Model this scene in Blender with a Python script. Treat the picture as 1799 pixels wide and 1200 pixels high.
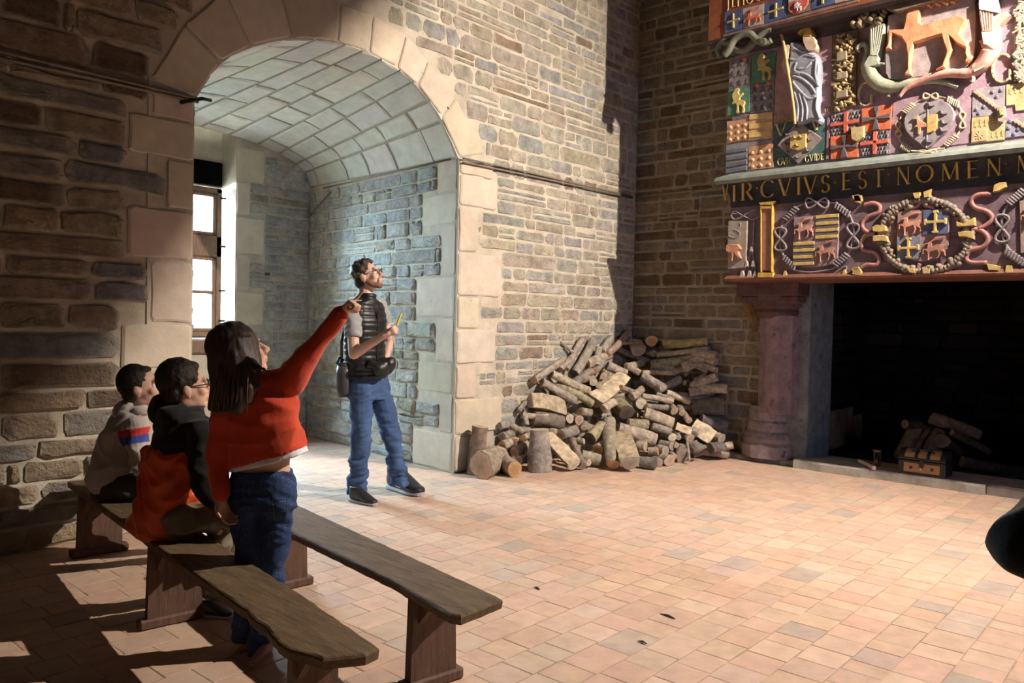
import bpy, bmesh, math, random
import numpy as np
from mathutils import Vector, Matrix, noise
for _o in list(bpy.data.objects): bpy.data.objects.remove(_o)
SC = bpy.context.scene
COL = SC.collection
PI = math.pi
V = Vector
# ---------------------------------------------------------------- camera
FPX, CX, CY, CAMH = 1394.0, 899.5, 600.0, 1.37
CM = np.array([[0.6668, 0.0059, -0.7454], [-0.7449, 0.0331, -0.6663], [0.0207, 0.9994, 0.0268]])
def _orth(m):
    a, b, c = m[:, 0], m[:, 1], m[:, 2]
    c = c/np.linalg.norm(c); a = a-c*a.dot(c); a = a/np.linalg.norm(a); b = np.cross(c, a)
    return np.stack([a, b, c], 1)
CM = _orth(CM)
CAMP = np.array([0, 0, CAMH])
cam = bpy.data.cameras.new('camera'); cam_o = bpy.data.objects.new('camera', cam); COL.objects.link(cam_o)
cam.sensor_width = 36; cam.lens = FPX/1799*36; cam.clip_start = .05
cam_o.matrix_world = Matrix([list(CM[0])+[0], list(CM[1])+[0], list(CM[2])+[CAMH], [0, 0, 0, 1]])
SC.camera = cam_o
# ---------------------------------------------------------------- world, lights, exposure
SC.view_settings.view_transform = 'Standard'; SC.view_settings.look = 'None'
SC.view_settings.gamma = 1; SC.view_settings.use_curve_mapping = False
SC.view_settings.exposure = 0.05
w = bpy.data.worlds.new('world'); SC.world = w; w.use_nodes = True
w.node_tree.nodes['Background'].inputs[0].default_value = (1.0, .70, .50, 1)
w.node_tree.nodes['Background'].inputs[1].default_value = .018
LAMP = V((6.05, -.3, 4.6))
def light(name, kind, loc, target, energy, color, **kw):
    l = bpy.data.lights.new(name, kind); o = bpy.data.objects.new(name, l); COL.objects.link(o)
    l.energy = energy; l.color = color
    for k, v in kw.items(): setattr(l, k, v)
    o.location = loc; o.rotation_euler = (V(target)-V(loc)).to_track_quat('-Z', 'Y').to_euler()
    return o
light('spot_lamp', 'SPOT', LAMP, (4.0, 4.3, .8), 2250, (1.0, .87, .74), spot_size=math.radians(132), spot_blend=1.0, shadow_soft_size=.035)
light('window_daylight', 'AREA', (3.65, 8.95, 3.1), (4.3, 5.6, .5), 2100, (.60, .84, 1.0), shape='RECTANGLE', size=1.6, size_y=1.8)
light('side_window_daylight', 'AREA', (2.6, -4.2, 2.2), (7.6, 4.0, .8), 17, (.50, .62, 1.0), shape='RECTANGLE', size=1.0, size_y=1.6, spread=math.radians(75))
# ---------------------------------------------------------------- helpers
def ray(px, py):
    return CM @ np.array([px-CX, -(py-CY), -FPX])
def onx(px, py, x):
    d = ray(px, py); return V(CAMP+d*(x/d[0]))
def ony(px, py, y):
    d = ray(px, py); return V(CAMP+d*(y/d[1]))
def onz(px, py, z=0.):
    d = ray(px, py); return V(CAMP+d*((z-CAMH)/d[2]))
def proj(p):
    c = CM.T @ (np.array(p)-CAMP)
    if -c[2] < .05: return (-9999, -9999)
    return CX+FPX*c[0]/-c[2], CY-FPX*c[1]/-c[2]
AW = V((.7454, .6663, 0)).normalized(); RT = V((AW.y, -AW.x, 0))   # away from the camera, to the right of it
MATS = {}
def mat(name, col='attr', rough=.8, var=.25, vscale=6., bump=.3, bscale=40., bdist=.01, metal=0., spec=.3, detail=6, stretch=None, dots=None, darkspots=0., emit=None, bscale2=None, sheen=0., tint=None, weave=0., trans=None):
    m = bpy.data.materials.new(name); m.use_nodes = True; nt = m.node_tree; N = nt.nodes; L = nt.links
    b = N['Principled BSDF']; b.inputs['Roughness'].default_value = rough; b.inputs['Metallic'].default_value = metal
    b.inputs['Specular IOR Level'].default_value = spec
    if sheen: b.inputs['Sheen Weight'].default_value = sheen
    tc = N.new('ShaderNodeTexCoord'); src = tc.outputs['Object']
    if stretch:
        mp = N.new('ShaderNodeMapping'); mp.inputs['Scale'].default_value = stretch; L.new(src, mp.inputs[0]); src = mp.outputs[0]
    if col == 'attr':
        a = N.new('ShaderNodeAttribute'); a.attribute_name = 'Col'; c = a.outputs['Color']
    else:
        a = N.new('ShaderNodeRGB'); a.outputs[0].default_value = (*col, 1); c = a.outputs[0]
    def nz(scale, det=detail):
        n = N.new('ShaderNodeTexNoise'); n.inputs['Scale'].default_value = scale; n.inputs['Detail'].default_value = det
        n.inputs['Roughness'].default_value = .62; L.new(src, n.inputs['Vector']); return n
    if var:
        n = nz(vscale); mr = N.new('ShaderNodeMapRange'); mr.inputs[1].default_value = .3; mr.inputs[2].default_value = .7
        mr.inputs[3].default_value = 1-var; mr.inputs[4].default_value = 1+var; L.new(n.outputs['Fac'], mr.inputs[0])
        mx = N.new('ShaderNodeVectorMath'); mx.operation = 'SCALE'; L.new(c, mx.inputs[0]); L.new(mr.outputs[0], mx.inputs['Scale']); c = mx.outputs[0]
    if tint:                                          # patches of a second colour
        n = nz(tint[1]); rp = N.new('ShaderNodeMapRange'); rp.inputs[1].default_value = tint[2]; rp.inputs[2].default_value = tint[2]+.08
        L.new(n.outputs['Fac'], rp.inputs[0]); q = N.new('ShaderNodeMix'); q.data_type = 'RGBA'
        L.new(rp.outputs[0], q.inputs[0]); L.new(c, q.inputs[6]); q.inputs[7].default_value = (*tint[0], 1); c = q.outputs[2]
    if dots:
        v = N.new('ShaderNodeTexVoronoi'); v.inputs['Scale'].default_value = dots[1]; v.inputs['Randomness'].default_value = .35; L.new(src, v.inputs['Vector'])
        lt = N.new('ShaderNodeMath'); lt.operation = 'LESS_THAN'; L.new(v.outputs['Distance'], lt.inputs[0]); lt.inputs[1].default_value = dots[2]
        q = N.new('ShaderNodeMix'); q.data_type = 'RGBA'; L.new(lt.outputs[0], q.inputs[0]); L.new(c, q.inputs[6]); q.inputs[7].default_value = (*dots[0], 1); c = q.outputs[2]
    L.new(c, b.inputs['Base Color'])
    if bump:
        n = nz(bscale, 8); h = n.outputs['Fac']
        if bscale2:
            n2 = nz(bscale2, 3); ad = N.new('ShaderNodeMath'); ad.operation = 'ADD'; L.new(h, ad.inputs[0]); L.new(n2.outputs['Fac'], ad.inputs[1]); h = ad.outputs[0]
        bp = N.new('ShaderNodeBump'); bp.inputs['Strength'].default_value = bump; bp.inputs['Distance'].default_value = bdist
        L.new(h, bp.inputs['Height']); L.new(bp.outputs[0], b.inputs['Normal'])
    if emit:
        b.inputs['Emission Color'].default_value = (*emit[0], 1); b.inputs['Emission Strength'].default_value = emit[1]
    if trans:
        b.inputs['Transmission Weight'].default_value = trans; b.inputs['IOR'].default_value = 1.45
    MATS[name] = m; return m
def meshdata(name, vs, fs, m=None, cols=None, smooth=False):
    me = bpy.data.meshes.new(name); me.from_pydata([tuple(v) for v in vs], [], [tuple(f) for f in fs])
    if m: me.materials.append(MATS[m] if isinstance(m, str) else m)
    if cols is not None:
        at = me.color_attributes.new('Col', 'FLOAT_COLOR', 'POINT')
        a = np.ones((len(vs), 4), dtype=np.float32)
        a[:, :3] = np.array(cols, dtype=np.float32).reshape(-1, 3) if np.ndim(cols) > 1 else np.array(cols, dtype=np.float32)[:3]
        at.data.foreach_set('color', a.ravel())
    if smooth: me.polygons.foreach_set('use_smooth', [True]*len(me.polygons))
    me.update(); return me
def obj(name, vs, fs, m, parent=None, col=None, smooth=False, label=None, kind=None):
    """one mesh object from world-space vertices, parented without rotation"""
    org = V((0, 0, 0))
    p = parent
    while p is not None: org += p.location; p = p.parent
    vs = [V(v)-org for v in vs] if org.length > 0 else vs
    o = bpy.data.objects.new(name, meshdata(name, vs, fs, m, col, smooth)); COL.objects.link(o)
    if parent is not None: o.parent = parent
    if label: o['label'] = label
    if kind: o['kind'] = kind
    return o
def thing(name, label, cat, loc=(0, 0, 0), group=None):
    o = bpy.data.objects.new(name, None); COL.objects.link(o); o.location = loc; o.empty_display_size = .1
    o['label'] = label; o['category'] = cat
    if group: o['group'] = group
    return o
def tag(o, label, cat, group=None):
    o['label'] = label; o['category'] = cat
    if group: o['group'] = group
    return o
def recentre(o):
    """put the origin of a top-level mesh at its base"""
    n = len(o.data.vertices); a = np.empty(n*3); o.data.vertices.foreach_get('co', a); a = a.reshape(-1, 3)
    c = np.array([a[:, 0].mean(), a[:, 1].mean(), a[:, 2].min()]); a -= c
    o.data.vertices.foreach_set('co', a.ravel()); o.location = V(c)+o.location; o.data.update(); return o
class MB:
    def __init__(s): s.v = []; s.f = []; s.c = []; s.p = []
    def add(s, vs, fs, col=None):
        s.p.append((list(vs), list(fs), col)); n = len(s.v); s.v += [V(v) for v in vs]; s.f += [tuple(i+n for i in f) for f in fs]
        s.c += list(col) if col and isinstance(col, list) else [col or (1, 1, 1)]*len(vs)
    def build(s, name, m, parent=None, col=False, **k):
        return obj(name, s.v, s.f, m, parent, s.c if col else None, **k)
def each(mb, name, m, parent, smooth=False):
    for vs, fs, c in mb.p: obj(name, vs, fs, m, parent, c or (1, 1, 1), smooth)
def box(c, h, R=None):
    """box of centre c and half sizes h, R optional list of three axes"""
    ax = R or (V((1, 0, 0)), V((0, 1, 0)), V((0, 0, 1))); c = V(c)
    vs = [c+ax[0]*(h[0]*i)+ax[1]*(h[1]*j)+ax[2]*(h[2]*k) for i in (-1, 1) for j in (-1, 1) for k in (-1, 1)]
    return vs, [(0, 1, 3, 2), (4, 6, 7, 5), (0, 4, 5, 1), (2, 3, 7, 6), (0, 2, 6, 4), (1, 5, 7, 3)]
def bbox2(a, b): a, b = V(a), V(b); return box((a+b)/2, [abs(x)/2 for x in (b-a)])
def bevbox(c, h, bv, R=None):
    """box with chamfered edges"""
    ax = R or (V((1, 0, 0)), V((0, 1, 0)), V((0, 0, 1))); c = V(c); bm = bmesh.new()
    vs, fs = box((0, 0, 0), h); bv_ = [bm.verts.new(v) for v in vs]
    for f in fs: bm.faces.new([bv_[i] for i in f])
    bmesh.ops.bevel(bm, geom=bm.edges[:], offset=bv, segments=1, affect='EDGES')
    bm.verts.ensure_lookup_table(); bm.verts.index_update()
    o = [c+ax[0]*v.co.x+ax[1]*v.co.y+ax[2]*v.co.z for v in bm.verts]; f = [[v.index for v in q.verts] for q in bm.faces]; bm.free(); return o, f
def frame_for(d):
    d = V(d).normalized(); a = V((0, 0, 1)) if abs(d.z) < .9 else V((1, 0, 0)); x = d.cross(a).normalized(); return x, d.cross(x).normalized(), d
def tube(pts, r, n=6, caps=True, flat=1., up=None):
    """tube through points; r a number or list; flat squashes the second axis"""
    pts = [V(p) for p in pts]; vs = []; fs = []; rs = r if isinstance(r, (list, tuple)) else [r]*len(pts)
    prev = None
    for i, p in enumerate(pts):
        d = (pts[min(i+1, len(pts)-1)]-pts[max(i-1, 0)]).normalized()
        if up is not None: y = (V(up)-d*d.dot(V(up))).normalized(); x = d.cross(y)
        elif prev is None: x, y, _ = frame_for(d)
        else:
            x = (prev-d*prev.dot(d)).normalized(); y = d.cross(x)
        prev = x
        for k in range(n):
            a = 2*PI*k/n; vs.append(p+x*math.cos(a)*rs[i]+y*math.sin(a)*rs[i]*flat)
    for i in range(len(pts)-1):
        for k in range(n):
            k2 = (k+1) % n; fs.append((i*n+k, i*n+k2, (i+1)*n+k2, (i+1)*n+k))
    if caps: fs.append(tuple(range(n))[::-1]); fs.append(tuple((len(pts)-1)*n+k for k in range(n)))
    return vs, fs
def lathe(prof, c, n=20, a0=0, a1=2*PI, sx=1., sy=1.):
    """profile [(r,z)] turned round the vertical through c"""
    c = V(c); vs = []; fs = []; full = abs(a1-a0-2*PI) < 1e-6; m = n if full else n+1
    for r, z in prof:
        for k in range(m):
            a = a0+(a1-a0)*k/n; vs.append(c+V((math.cos(a)*r*sx, math.sin(a)*r*sy, z)))
    for i in range(len(prof)-1):
        for k in range(n):
            k2 = (k+1) % m; fs.append((i*m+k, i*m+k2, (i+1)*m+k2, (i+1)*m+k))
    fs.append(tuple(range(m))[::-1]); fs.append(tuple((len(prof)-1)*m+k for k in range(m)))
    return vs, fs
def smooth_curve(pts, n=6, closed=False):
    """Catmull-Rom through 2D or 3D points"""
    P = [V(p) if len(p) == 3 else V((p[0], p[1], 0)) for p in pts]; out = []
    m = len(P); rng = range(m if closed else m-1)
    for i in rng:
        if closed: a, b, c, d = P[i-1], P[i], P[(i+1) % m], P[(i+2) % m]
        else: a, b, c, d = P[max(i-1, 0)], P[i], P[i+1], P[min(i+2, m-1)]
        for k in range(n):
            t = k/n; out.append(.5*((2*b)+(c-a)*t+(2*a-5*b+4*c-d)*t*t+(3*b-a-3*c+d)*t**3))
    if not closed: out.append(P[-1])
    return out
R0 = random.Random(7)
# ================================================================ materials
mat('stone', 'attr', .92, .30, 11, 1.0, 48, .028, bscale2=13, spec=.12)
mat('ashlar', 'attr', .9, .12, 7, .35, 60, .008, spec=.15, tint=((.40, .33, .24), 9, .68))
mat('mortar', (.54, .48, .385), .95, .22, 5, .6, 45, .012, spec=.1, bscale2=12)
mat('tile', 'attr', .62, .14, 10, .25, 55, .004, spec=.35, tint=((.53, .43, .33), 1.1, .60))
mat('grout', (.40, .29, .21), .95, .2, 8, .5, 50, .006)
mat('soot_stone', 'attr', .95, .35, 6, .6, 30, .02, spec=.1)
mat('soot', (.006, .005, .0045), .95, .4, 5, .5, 30, .01, spec=.05)
D = 5.04          # the back wall stands in the plane y = D
ZT = 5.4
STONES = [((.42, .375, .31), 6), ((.46, .415, .34), 6), ((.385, .375, .355), 4), ((.41, .39, .35), 5), ((.36, .29, .215), 1.4), ((.48, .425, .33), 4), ((.29, .215, .155), .8), ((.43, .37, .28), 2)]
def pick_col(rnd, pal=STONES, j=.10):
    t = rnd.random()*sum(w for _, w in pal)
    for c, w_ in pal:
        t -= w_
        if t <= 0: break
    k = 1+rnd.uniform(-j, j); return tuple(min(1, max(0, x*k*(1+rnd.uniform(-.03, .03)))) for x in c)
def stone_mesh(poly, F, p=.018, emb=.03, inset=.80, rnd=R0, rough=.006):
    """poly [(u,v)] on the frame F=(O,U,V,N): an uneven block standing p proud"""
    O, U, W, N = F; n = len(poly); cu = sum(a for a, _ in poly)/n; cv = sum(b for _, b in poly)/n
    vs = []
    for (k, q, z) in ((1, 0, -emb), (1, 0, p*.45), (inset, rough, p)):
        for a, b in poly:
            du = rnd.uniform(-q, q); dv = rnd.uniform(-q, q)
            vs.append(O+U*(cu+(a-cu)*k+du)+W*(cv+(b-cv)*k+dv)+N*(z+rnd.uniform(-q, q)*.7))
    vs.append(O+U*cu+W*cv+N*(p*1.1))
    fs = []
    for r in (0, 1):
        for k in range(n):
            k2 = (k+1) % n; fs.append((r*n+k, r*n+k2, (r+1)*n+k2, (r+1)*n+k))
    for k in range(n): fs.append((2*n+k, 2*n+(k+1) % n, 3*n))
    return vs, fs
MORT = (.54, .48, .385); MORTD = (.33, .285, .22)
def edged(vs, col, mort=MORT, k=.72):
    """mortar smeared over the arris of the stone"""
    n = (len(vs)-1)//3; e = tuple(c*(1-k)+m*k for c, m in zip(col, mort)); return [e]*(2*n)+[tuple(c*R0.uniform(.92, 1.06) for c in col) for _ in range(n)]+[col]
def rough_rect(a, b, c, d, rnd, j=.012, jt=.012, cut=.3):
    """outline of a rubble stone in the rectangle u a..b, v c..d"""
    g = j/2; a += g; b -= g; c += g; d -= g
    if b-a < .02 or d-c < .02: return None
    m = min(b-a, d-c); q = lambda: rnd.uniform(-jt, jt)*min(1, m/.08)
    def k(): return m*cut*rnd.uniform(.15, 1)
    pts = []
    e = [k() for _ in range(8)]
    pts += [(a+e[0], c), ((a+b)/2+q()*2, c+abs(q())*.6), (b-e[1], c), (b, c+e[2]), (b, d-e[3]), (b-e[4], d), ((a+b)/2+q()*2, d-abs(q())*.6), (a+e[5], d), (a, d-e[6]), (a, c+e[7])]
    return [(x+q()*.5, y+q()*.4) for x, y in pts]
def courses(spans, z0, z1, hr, wr, rnd, thin=.28):
    """rubble courses: spans(za, zb) gives the free intervals; yields rectangles"""
    z = z0
    while z < z1-.02:
        h = rnd.uniform(*hr); zb = min(z+h, z1)
        for (a, b) in spans(z, zb):
            u = a
            while u < b-.03:
                w_ = rnd.uniform(*wr)*(1+.8*(rnd.random() < .15)); ub = u+w_
                if b-ub < wr[0]*.6: ub = b
                ub = min(ub, b)
                t = rnd.random()
                if t < thin and zb-z > .09:
                    zm = z+(zb-z)*rnd.uniform(.35, .65); yield (u, ub, z, zm)
                    um = u+(ub-u)*rnd.uniform(.3, .7)
                    if rnd.random() < .5 and ub-u > .25: yield (u, um, zm, zb); yield (um, ub, zm, zb)
                    else: yield (u, ub, zm, zb)
                elif t > .93 and ub-u > .2:
                    um = u+.07; yield (u, um, z, zb); yield (um, ub, z, zb)
                else: yield (u, ub, z, zb)
                u = ub
        z = zb
def px_area(vs):
    P = [proj(v) for v in vs]; xs = [min(1799, max(0, p[0])) for p in P]; ys = [min(1200, max(0, p[1])) for p in P]
    if P[0][0] < -9000: return 0
    return (max(xs)-min(xs))*(max(ys)-min(ys))
def pieces(lst, parent, name, m, restname, keep=300, minpx=55):
    """lst of (verts, faces, colour): the largest in view become parts, the rest one part"""
    L = sorted(lst, key=lambda t: -px_area(t[0])); rest = MB(); n = 0
    for vs, fs, c in L:
        if n < keep and px_area(vs) > minpx:
            obj(name, vs, fs, m, parent, c); n += 1
        else: rest.add(vs, fs, c)
    if rest.v:
        r = rest.build(restname, m, parent, True); r['kind'] = 'stuff'
X1, Z1 = V((1, 0, 0)), V((0, 0, 1))
FB = (V((0, D, 0)), X1, Z1, V((0, -1, 0)))                       # back wall frame, u = x
# ---------------------------------------------------------------- arch outline (points measured on the wall)
def wb(px, py): p = ony(px, py, D); return (p.x, p.z)
ARCH_IN = [wb(*p) for p in ((338, 172), (387, 110), (440, 82), (513, 67), (593, 74), (648, 93), (697, 119), (733, 149), (774, 204), (807, 279))]
ARCH_OUT = [wb(*p) for p in ((262, 140), (322, 42), (392, -18), (482, -48), (596, 5), (655, 24), (713, 60), (751, 106), (800, 172), (853, 270))]
XL, XR = ARCH_IN[0][0], ARCH_IN[-1][0]; ZS = (ARCH_IN[0][1]+ARCH_IN[-1][1])/2
XL = (XL+ony(341, 600, D).x)/2
ARCH_IN[0] = (XL, ARCH_IN[0][1])
arch_s = [(p.x, p.y) for p in smooth_curve(ARCH_IN, 5)]
def prism(poly, y0, y1):
    """polygon in x,z drawn out along y"""
    n = len(poly); vs = [V((a, y0, b)) for a, b in poly]+[V((a, y1, b)) for a, b in poly]
    return vs, [tuple(range(n)), tuple(range(2*n-1, n-1, -1))]+[(i, i+n, (i+1) % n+n, (i+1) % n) for i in range(n)]
# mortar body of the back wall: left leg, right leg, and the part over the arch
wall = MB(); WTH = .04
wall.add(*prism([(-1.2, 0), (XL, 0), (XL, ARCH_IN[0][1]), (XL, ZT), (-1.2, ZT)], D, D+WTH))
wall.add(*prism([(XR, 0), (7.7, 0), (7.7, ZT), (XR, ZT)], D, D+WTH))
for (a, b), (c, d) in zip(arch_s[:-1], arch_s[1:]):
    wall.add(*prism([(a, b), (c, d), (c, ZT), (a, ZT)], D, D+WTH))
wall_back = wall.build('wall_back', 'mortar'); wall_back['kind'] = 'structure'
# quoins and voussoirs
LIME = [((.60, .52, .41), 4), ((.57, .49, .385), 3), ((.62, .545, .44), 3)]
rq = random.Random(11)
def ashlar_piece(poly, F, name, parent, p=.012, pal=LIME, m='ashlar', rnd=rq, g=.006):
    cu = sum(a for a, _ in poly)/len(poly); cv = sum(b for _, b in poly)/len(poly); out = []
    n = len(poly)
    for i in range(n):
        a, b = poly[i], poly[(i+1) % n]
        for t in (.06, .5, .94) if math.dist(a, b) > .15 else (.1, .9):
            x = a[0]+(b[0]-a[0])*t; y = a[1]+(b[1]-a[1])*t; L = math.hypot(x-cu, y-cv) or 1
            k = 1-(g+rnd.uniform(0, .008))/L; out.append((cu+(x-cu)*k, cv+(y-cv)*k))
    vs, fs = stone_mesh(out, F, p, .05, .93, rnd, .002)
    return obj(name, vs, fs, m, parent, pick_col(rnd, pal, .07))
for i in range(len(ARCH_IN)-1):
    ashlar_piece([ARCH_IN[i], ARCH_OUT[i], ARCH_OUT[i+1], ARCH_IN[i+1]], FB, 'voussoir', wall_back, .014)
ql = [170, 217, 285, 372, 460, 568, 647, 720, 800, 880, 935]; qlw = [262, 222, 290, 222, 262, 212, 268, 222, 275, 225]
LQ = []
for i in range(len(ql)-1):
    zt = ony(338, ql[i], D).z if i else ARCH_IN[0][1]; zb = ony(338, ql[i+1], D).z; xl = ony(qlw[i], 400, D).x
    if i == len(ql)-2: zb = 0
    LQ.append((xl, XL, zb, zt)); ashlar_piece([(xl, zb), (XL, zb), (XL, zt), (xl, zt)], FB, 'quoin', wall_back, .016)
qr = [279, 304, 360, 442, 520, 578, 640, 702, 765, 832]; qrw = [862, 870, 836, 880, 842, 872, 838, 884, 846]
RQ = []
for i in range(len(qr)-1):
    zt = ony(806, qr[i], D).z; zb = ony(804, qr[i+1], D).z if i < len(qr)-2 else 0; xr = ony(qrw[i], 500, D).x
    RQ.append((XR, xr, zb, zt)); ashlar_piece([(XR, zb), (xr, zb), (xr, zt), (XR, zt)], FB, 'quoin', wall_back, .016)
def outer_at(z, side):
    """x of the extrados at height z on the left (-1) or right (1) flank"""
    P = ARCH_OUT[:4] if side < 0 else ARCH_OUT[4:]
    xs = []
    for (a, b), (c, d) in zip(P[:-1], P[1:]):
        if min(b, d) <= z <= max(b, d): xs.append(a+(c-a)*(z-b)/((d-b) or 1))
    return xs
APEX = max(b for _, b in ARCH_OUT)
def spans_left(za, zb):
    e = XL
    for q in LQ:
        if q[2] < zb-.01 and q[3] > za+.01: e = min(e, q[0])
    for z in (za, (za+zb)/2, zb):
        for x in outer_at(z, -1): e = min(e, x)
        if z > ARCH_IN[0][1] and not outer_at(z, -1) and z < APEX: e = min(e, ARCH_OUT[0][0])
    if za > APEX: e = (XL+XR)/2
    return [(-1.2, e)]
def spans_right(za, zb):
    s = XR
    for q in RQ:
        if q[2] < zb-.01 and q[3] > za+.01: s = max(s, q[1])
    if zb > ARCH_OUT[-1][1]:
        s = (XL+XR)/2 if za > ARCH_OUT[-1][1] else ARCH_OUT[-1][0]
    elif zb > ZS: s = max(s, ARCH_OUT[-1][0])
    if zb > ZS:
        for z in (za, (za+zb)/2, zb):
            for x in outer_at(z, 1): s = max(s, x)
        if za > ARCH_OUT[4][1] and za < APEX: s = max(s, ARCH_OUT[4][0])
    return [(s, 7.7)]
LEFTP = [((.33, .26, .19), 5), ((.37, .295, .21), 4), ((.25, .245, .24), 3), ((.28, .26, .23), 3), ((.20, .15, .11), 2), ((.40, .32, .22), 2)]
rs = random.Random(3); wl = []
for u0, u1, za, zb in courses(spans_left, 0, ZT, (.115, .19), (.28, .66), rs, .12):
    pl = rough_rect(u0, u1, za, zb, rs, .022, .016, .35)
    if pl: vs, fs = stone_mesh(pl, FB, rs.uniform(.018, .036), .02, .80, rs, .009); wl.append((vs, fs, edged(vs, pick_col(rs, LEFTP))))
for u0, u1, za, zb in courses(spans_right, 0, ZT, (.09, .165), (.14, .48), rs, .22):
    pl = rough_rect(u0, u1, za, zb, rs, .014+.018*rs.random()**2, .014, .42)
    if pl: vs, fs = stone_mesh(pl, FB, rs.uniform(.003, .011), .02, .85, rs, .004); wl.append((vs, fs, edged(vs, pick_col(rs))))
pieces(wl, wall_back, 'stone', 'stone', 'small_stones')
# ---------------------------------------------------------------- right wall (x = 7.7), cut by the fireplace
XF = 7.7; FR = (V((XF, 0, 0)), V((0, -1, 0)), Z1, V((-1, 0, 0)))   # u = -y
FY0, FY1, FZ = .35, 3.02, 2.0
wr_ = MB()
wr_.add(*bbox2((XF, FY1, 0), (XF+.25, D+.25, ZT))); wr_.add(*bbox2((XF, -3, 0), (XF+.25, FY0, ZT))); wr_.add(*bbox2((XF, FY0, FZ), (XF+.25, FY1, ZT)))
mat('mortar_shaded', MORTD, .95, .22, 5, .6, 45, .012, spec=.1, bscale2=12)
wall_right = wr_.build('wall_right', 'mortar_shaded'); wall_right['kind'] = 'structure'
SHADED_STONES = [((.235, .185, .125), 5), ((.22, .18, .13), 4), ((.17, .12, .08), 3), ((.20, .185, .165), 2), ((.29, .23, .155), 3)]  # stones and mortar of this wall darkened to hold the corner's shade
wl = []
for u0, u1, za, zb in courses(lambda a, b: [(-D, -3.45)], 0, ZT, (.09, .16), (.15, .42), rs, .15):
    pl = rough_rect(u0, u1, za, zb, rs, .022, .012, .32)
    if pl: vs, fs = stone_mesh(pl, FR, rs.uniform(.008, .02), .02, .84, rs, .005); wl.append((vs, fs, edged(vs, pick_col(rs, SHADED_STONES), MORTD)))
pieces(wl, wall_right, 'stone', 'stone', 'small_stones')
# ---------------------------------------------------------------- window embrasure
YE = 7.80; XB = 5.22; XA = 2.30
def quadwall(a, b, z0, z1, th, outward):
    a, b = V(a), V(b); o = V(outward)*th
    vs = [V((*p.xy, z)) for z in (z0, z1) for p in (a, b, b+o, a+o)]
    return vs, [(0, 1, 2, 3), (7, 6, 5, 4), (0, 4, 5, 1), (1, 5, 6, 2), (2, 6, 7, 3), (3, 7, 4, 0)]
ZV = 2.80
def frame2(a, b, side):
    a, b = V((a[0], a[1], 0)), V((b[0], b[1], 0)); U = (b-a).normalized(); N = V((U.y, -U.x, 0))*side
    return (a, U, Z1, N), (b-a).length
# right reveal
re = MB(); re.add(*quadwall((XR, D+.02, 0), (XB, YE, 0), 0, ZV+.05, .3, (1, -.1, 0)))
wall_er = re.build('wall_embrasure_right', 'mortar'); wall_er['kind'] = 'structure'
FE, LE = frame2((XR, D+.02), (XB, YE), -1)
EMB = [((.45, .44, .41), 5), ((.49, .48, .44), 4), ((.41, .42, .41), 4), ((.41, .36, .29), 2), ((.52, .50, .45), 3)]
qe = [2.80, 2.50, 2.22, 1.75, 1.38, .98, .70, .34, 0]; qew = [.30, .52, .22, .60, .28, .55, .20, .62]
for i in range(8):
    ashlar_piece([(0, qe[i+1]), (qew[i], qe[i+1]), (qew[i], qe[i]), (0, qe[i])], FE, 'quoin', wall_er, .007)
def spans_e(za, zb):
    s = 0
    for i in range(8):
        if qe[i+1] < zb-.01 and qe[i] > za+.01: s = max(s, qew[i])
    return [(s, LE-.02)]
wl = []
for u0, u1, za, zb in courses(spans_e, 0, ZV-.03, (.09, .165), (.17, .50), rs, .18):
    pl = rough_rect(u0, u1, za, zb, rs, .018, .014, .34)
    if pl: vs, fs = stone_mesh(pl, FE, rs.uniform(.012, .034), .02, .80, rs, .010); wl.append((vs, fs, edged(vs, pick_col(rs, EMB), (.46, .44, .38))))
pieces(wl, wall_er, 'stone', 'stone', 'small_stones')
# left reveal (its face looks away from the photograph's camera)
re = MB(); re.add(*quadwall((XL, D+.02, 0), (XA, YE, 0), 0, ZV+.05, .3, (-1, -.1, 0)))
wall_el = re.build('wall_embrasure_left', 'mortar'); wall_el['kind'] = 'structure'
FL, LL = frame2((XL, D+.02), (XA, YE), 1); wl = []
for u0, u1, za, zb in courses(lambda a, b: [(0, LL)], 0, ZV-.03, (.09, .15), (.25, .5), rs):
    pl = rough_rect(u0, u1, za, zb, rs, .018, .014, .34)
    if pl: vs, fs = stone_mesh(pl, FL, .02, .02, .80, rs, .008); wl.append((vs, fs, edged(vs, pick_col(rs, EMB), (.46, .44, .38))))
m_ = MB(); [m_.add(*t) for t in wl]; o_ = m_.build('small_stones', 'stone', wall_el, True); o_['kind'] = 'stuff'
# far wall with the window opening
WX0, WX1, WZ0, WZ1 = 3.02, 4.31, .95, 3.3
fw = MB()
fw.add(*bbox2((WX1, YE, 0), (XB+.1, YE+.3, 3.6))); fw.add(*bbox2((XA-.1, YE, 0), (WX0, YE+.3, 3.6)))
fw.add(*bbox2((WX0, YE, 0), (WX1, YE+.3, WZ0)))
fw.add(*bbox2((WX0, YE+.30, 2.72), (WX1, YE+.5, 3.6)))
fw.add(*bbox2((WX1, YE+.3, 0), (WX1+.2, YE+.5, 3.6))); fw.add(*bbox2((WX0-.2, YE+.3, 0), (WX0, YE+.5, 3.6)))
wall_far = fw.build('wall_window', 'mortar'); wall_far['kind'] = 'structure'
FW = (V((0, YE, 0)), X1, Z1, V((0, -1, 0)))
zq = [0, .42, .80, 1.25, 1.62, 2.02, 2.42, 2.78, 3.15]
for i in range(8):
    wq = .34 if i % 2 else .16
    ashlar_piece([(WX1, zq[i]), (WX1+wq, zq[i]), (WX1+wq, zq[i+1]), (WX1, zq[i+1])], FW, 'quoin', wall_far, .012)
def spans_f(za, zb):
    s = WX1+.1
    for i in range(8):
        if zq[i] < zb-.01 and zq[i+1] > za+.01: s = max(s, WX1+(.34 if i % 2 else .16))
    return [(s, XB)]
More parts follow.
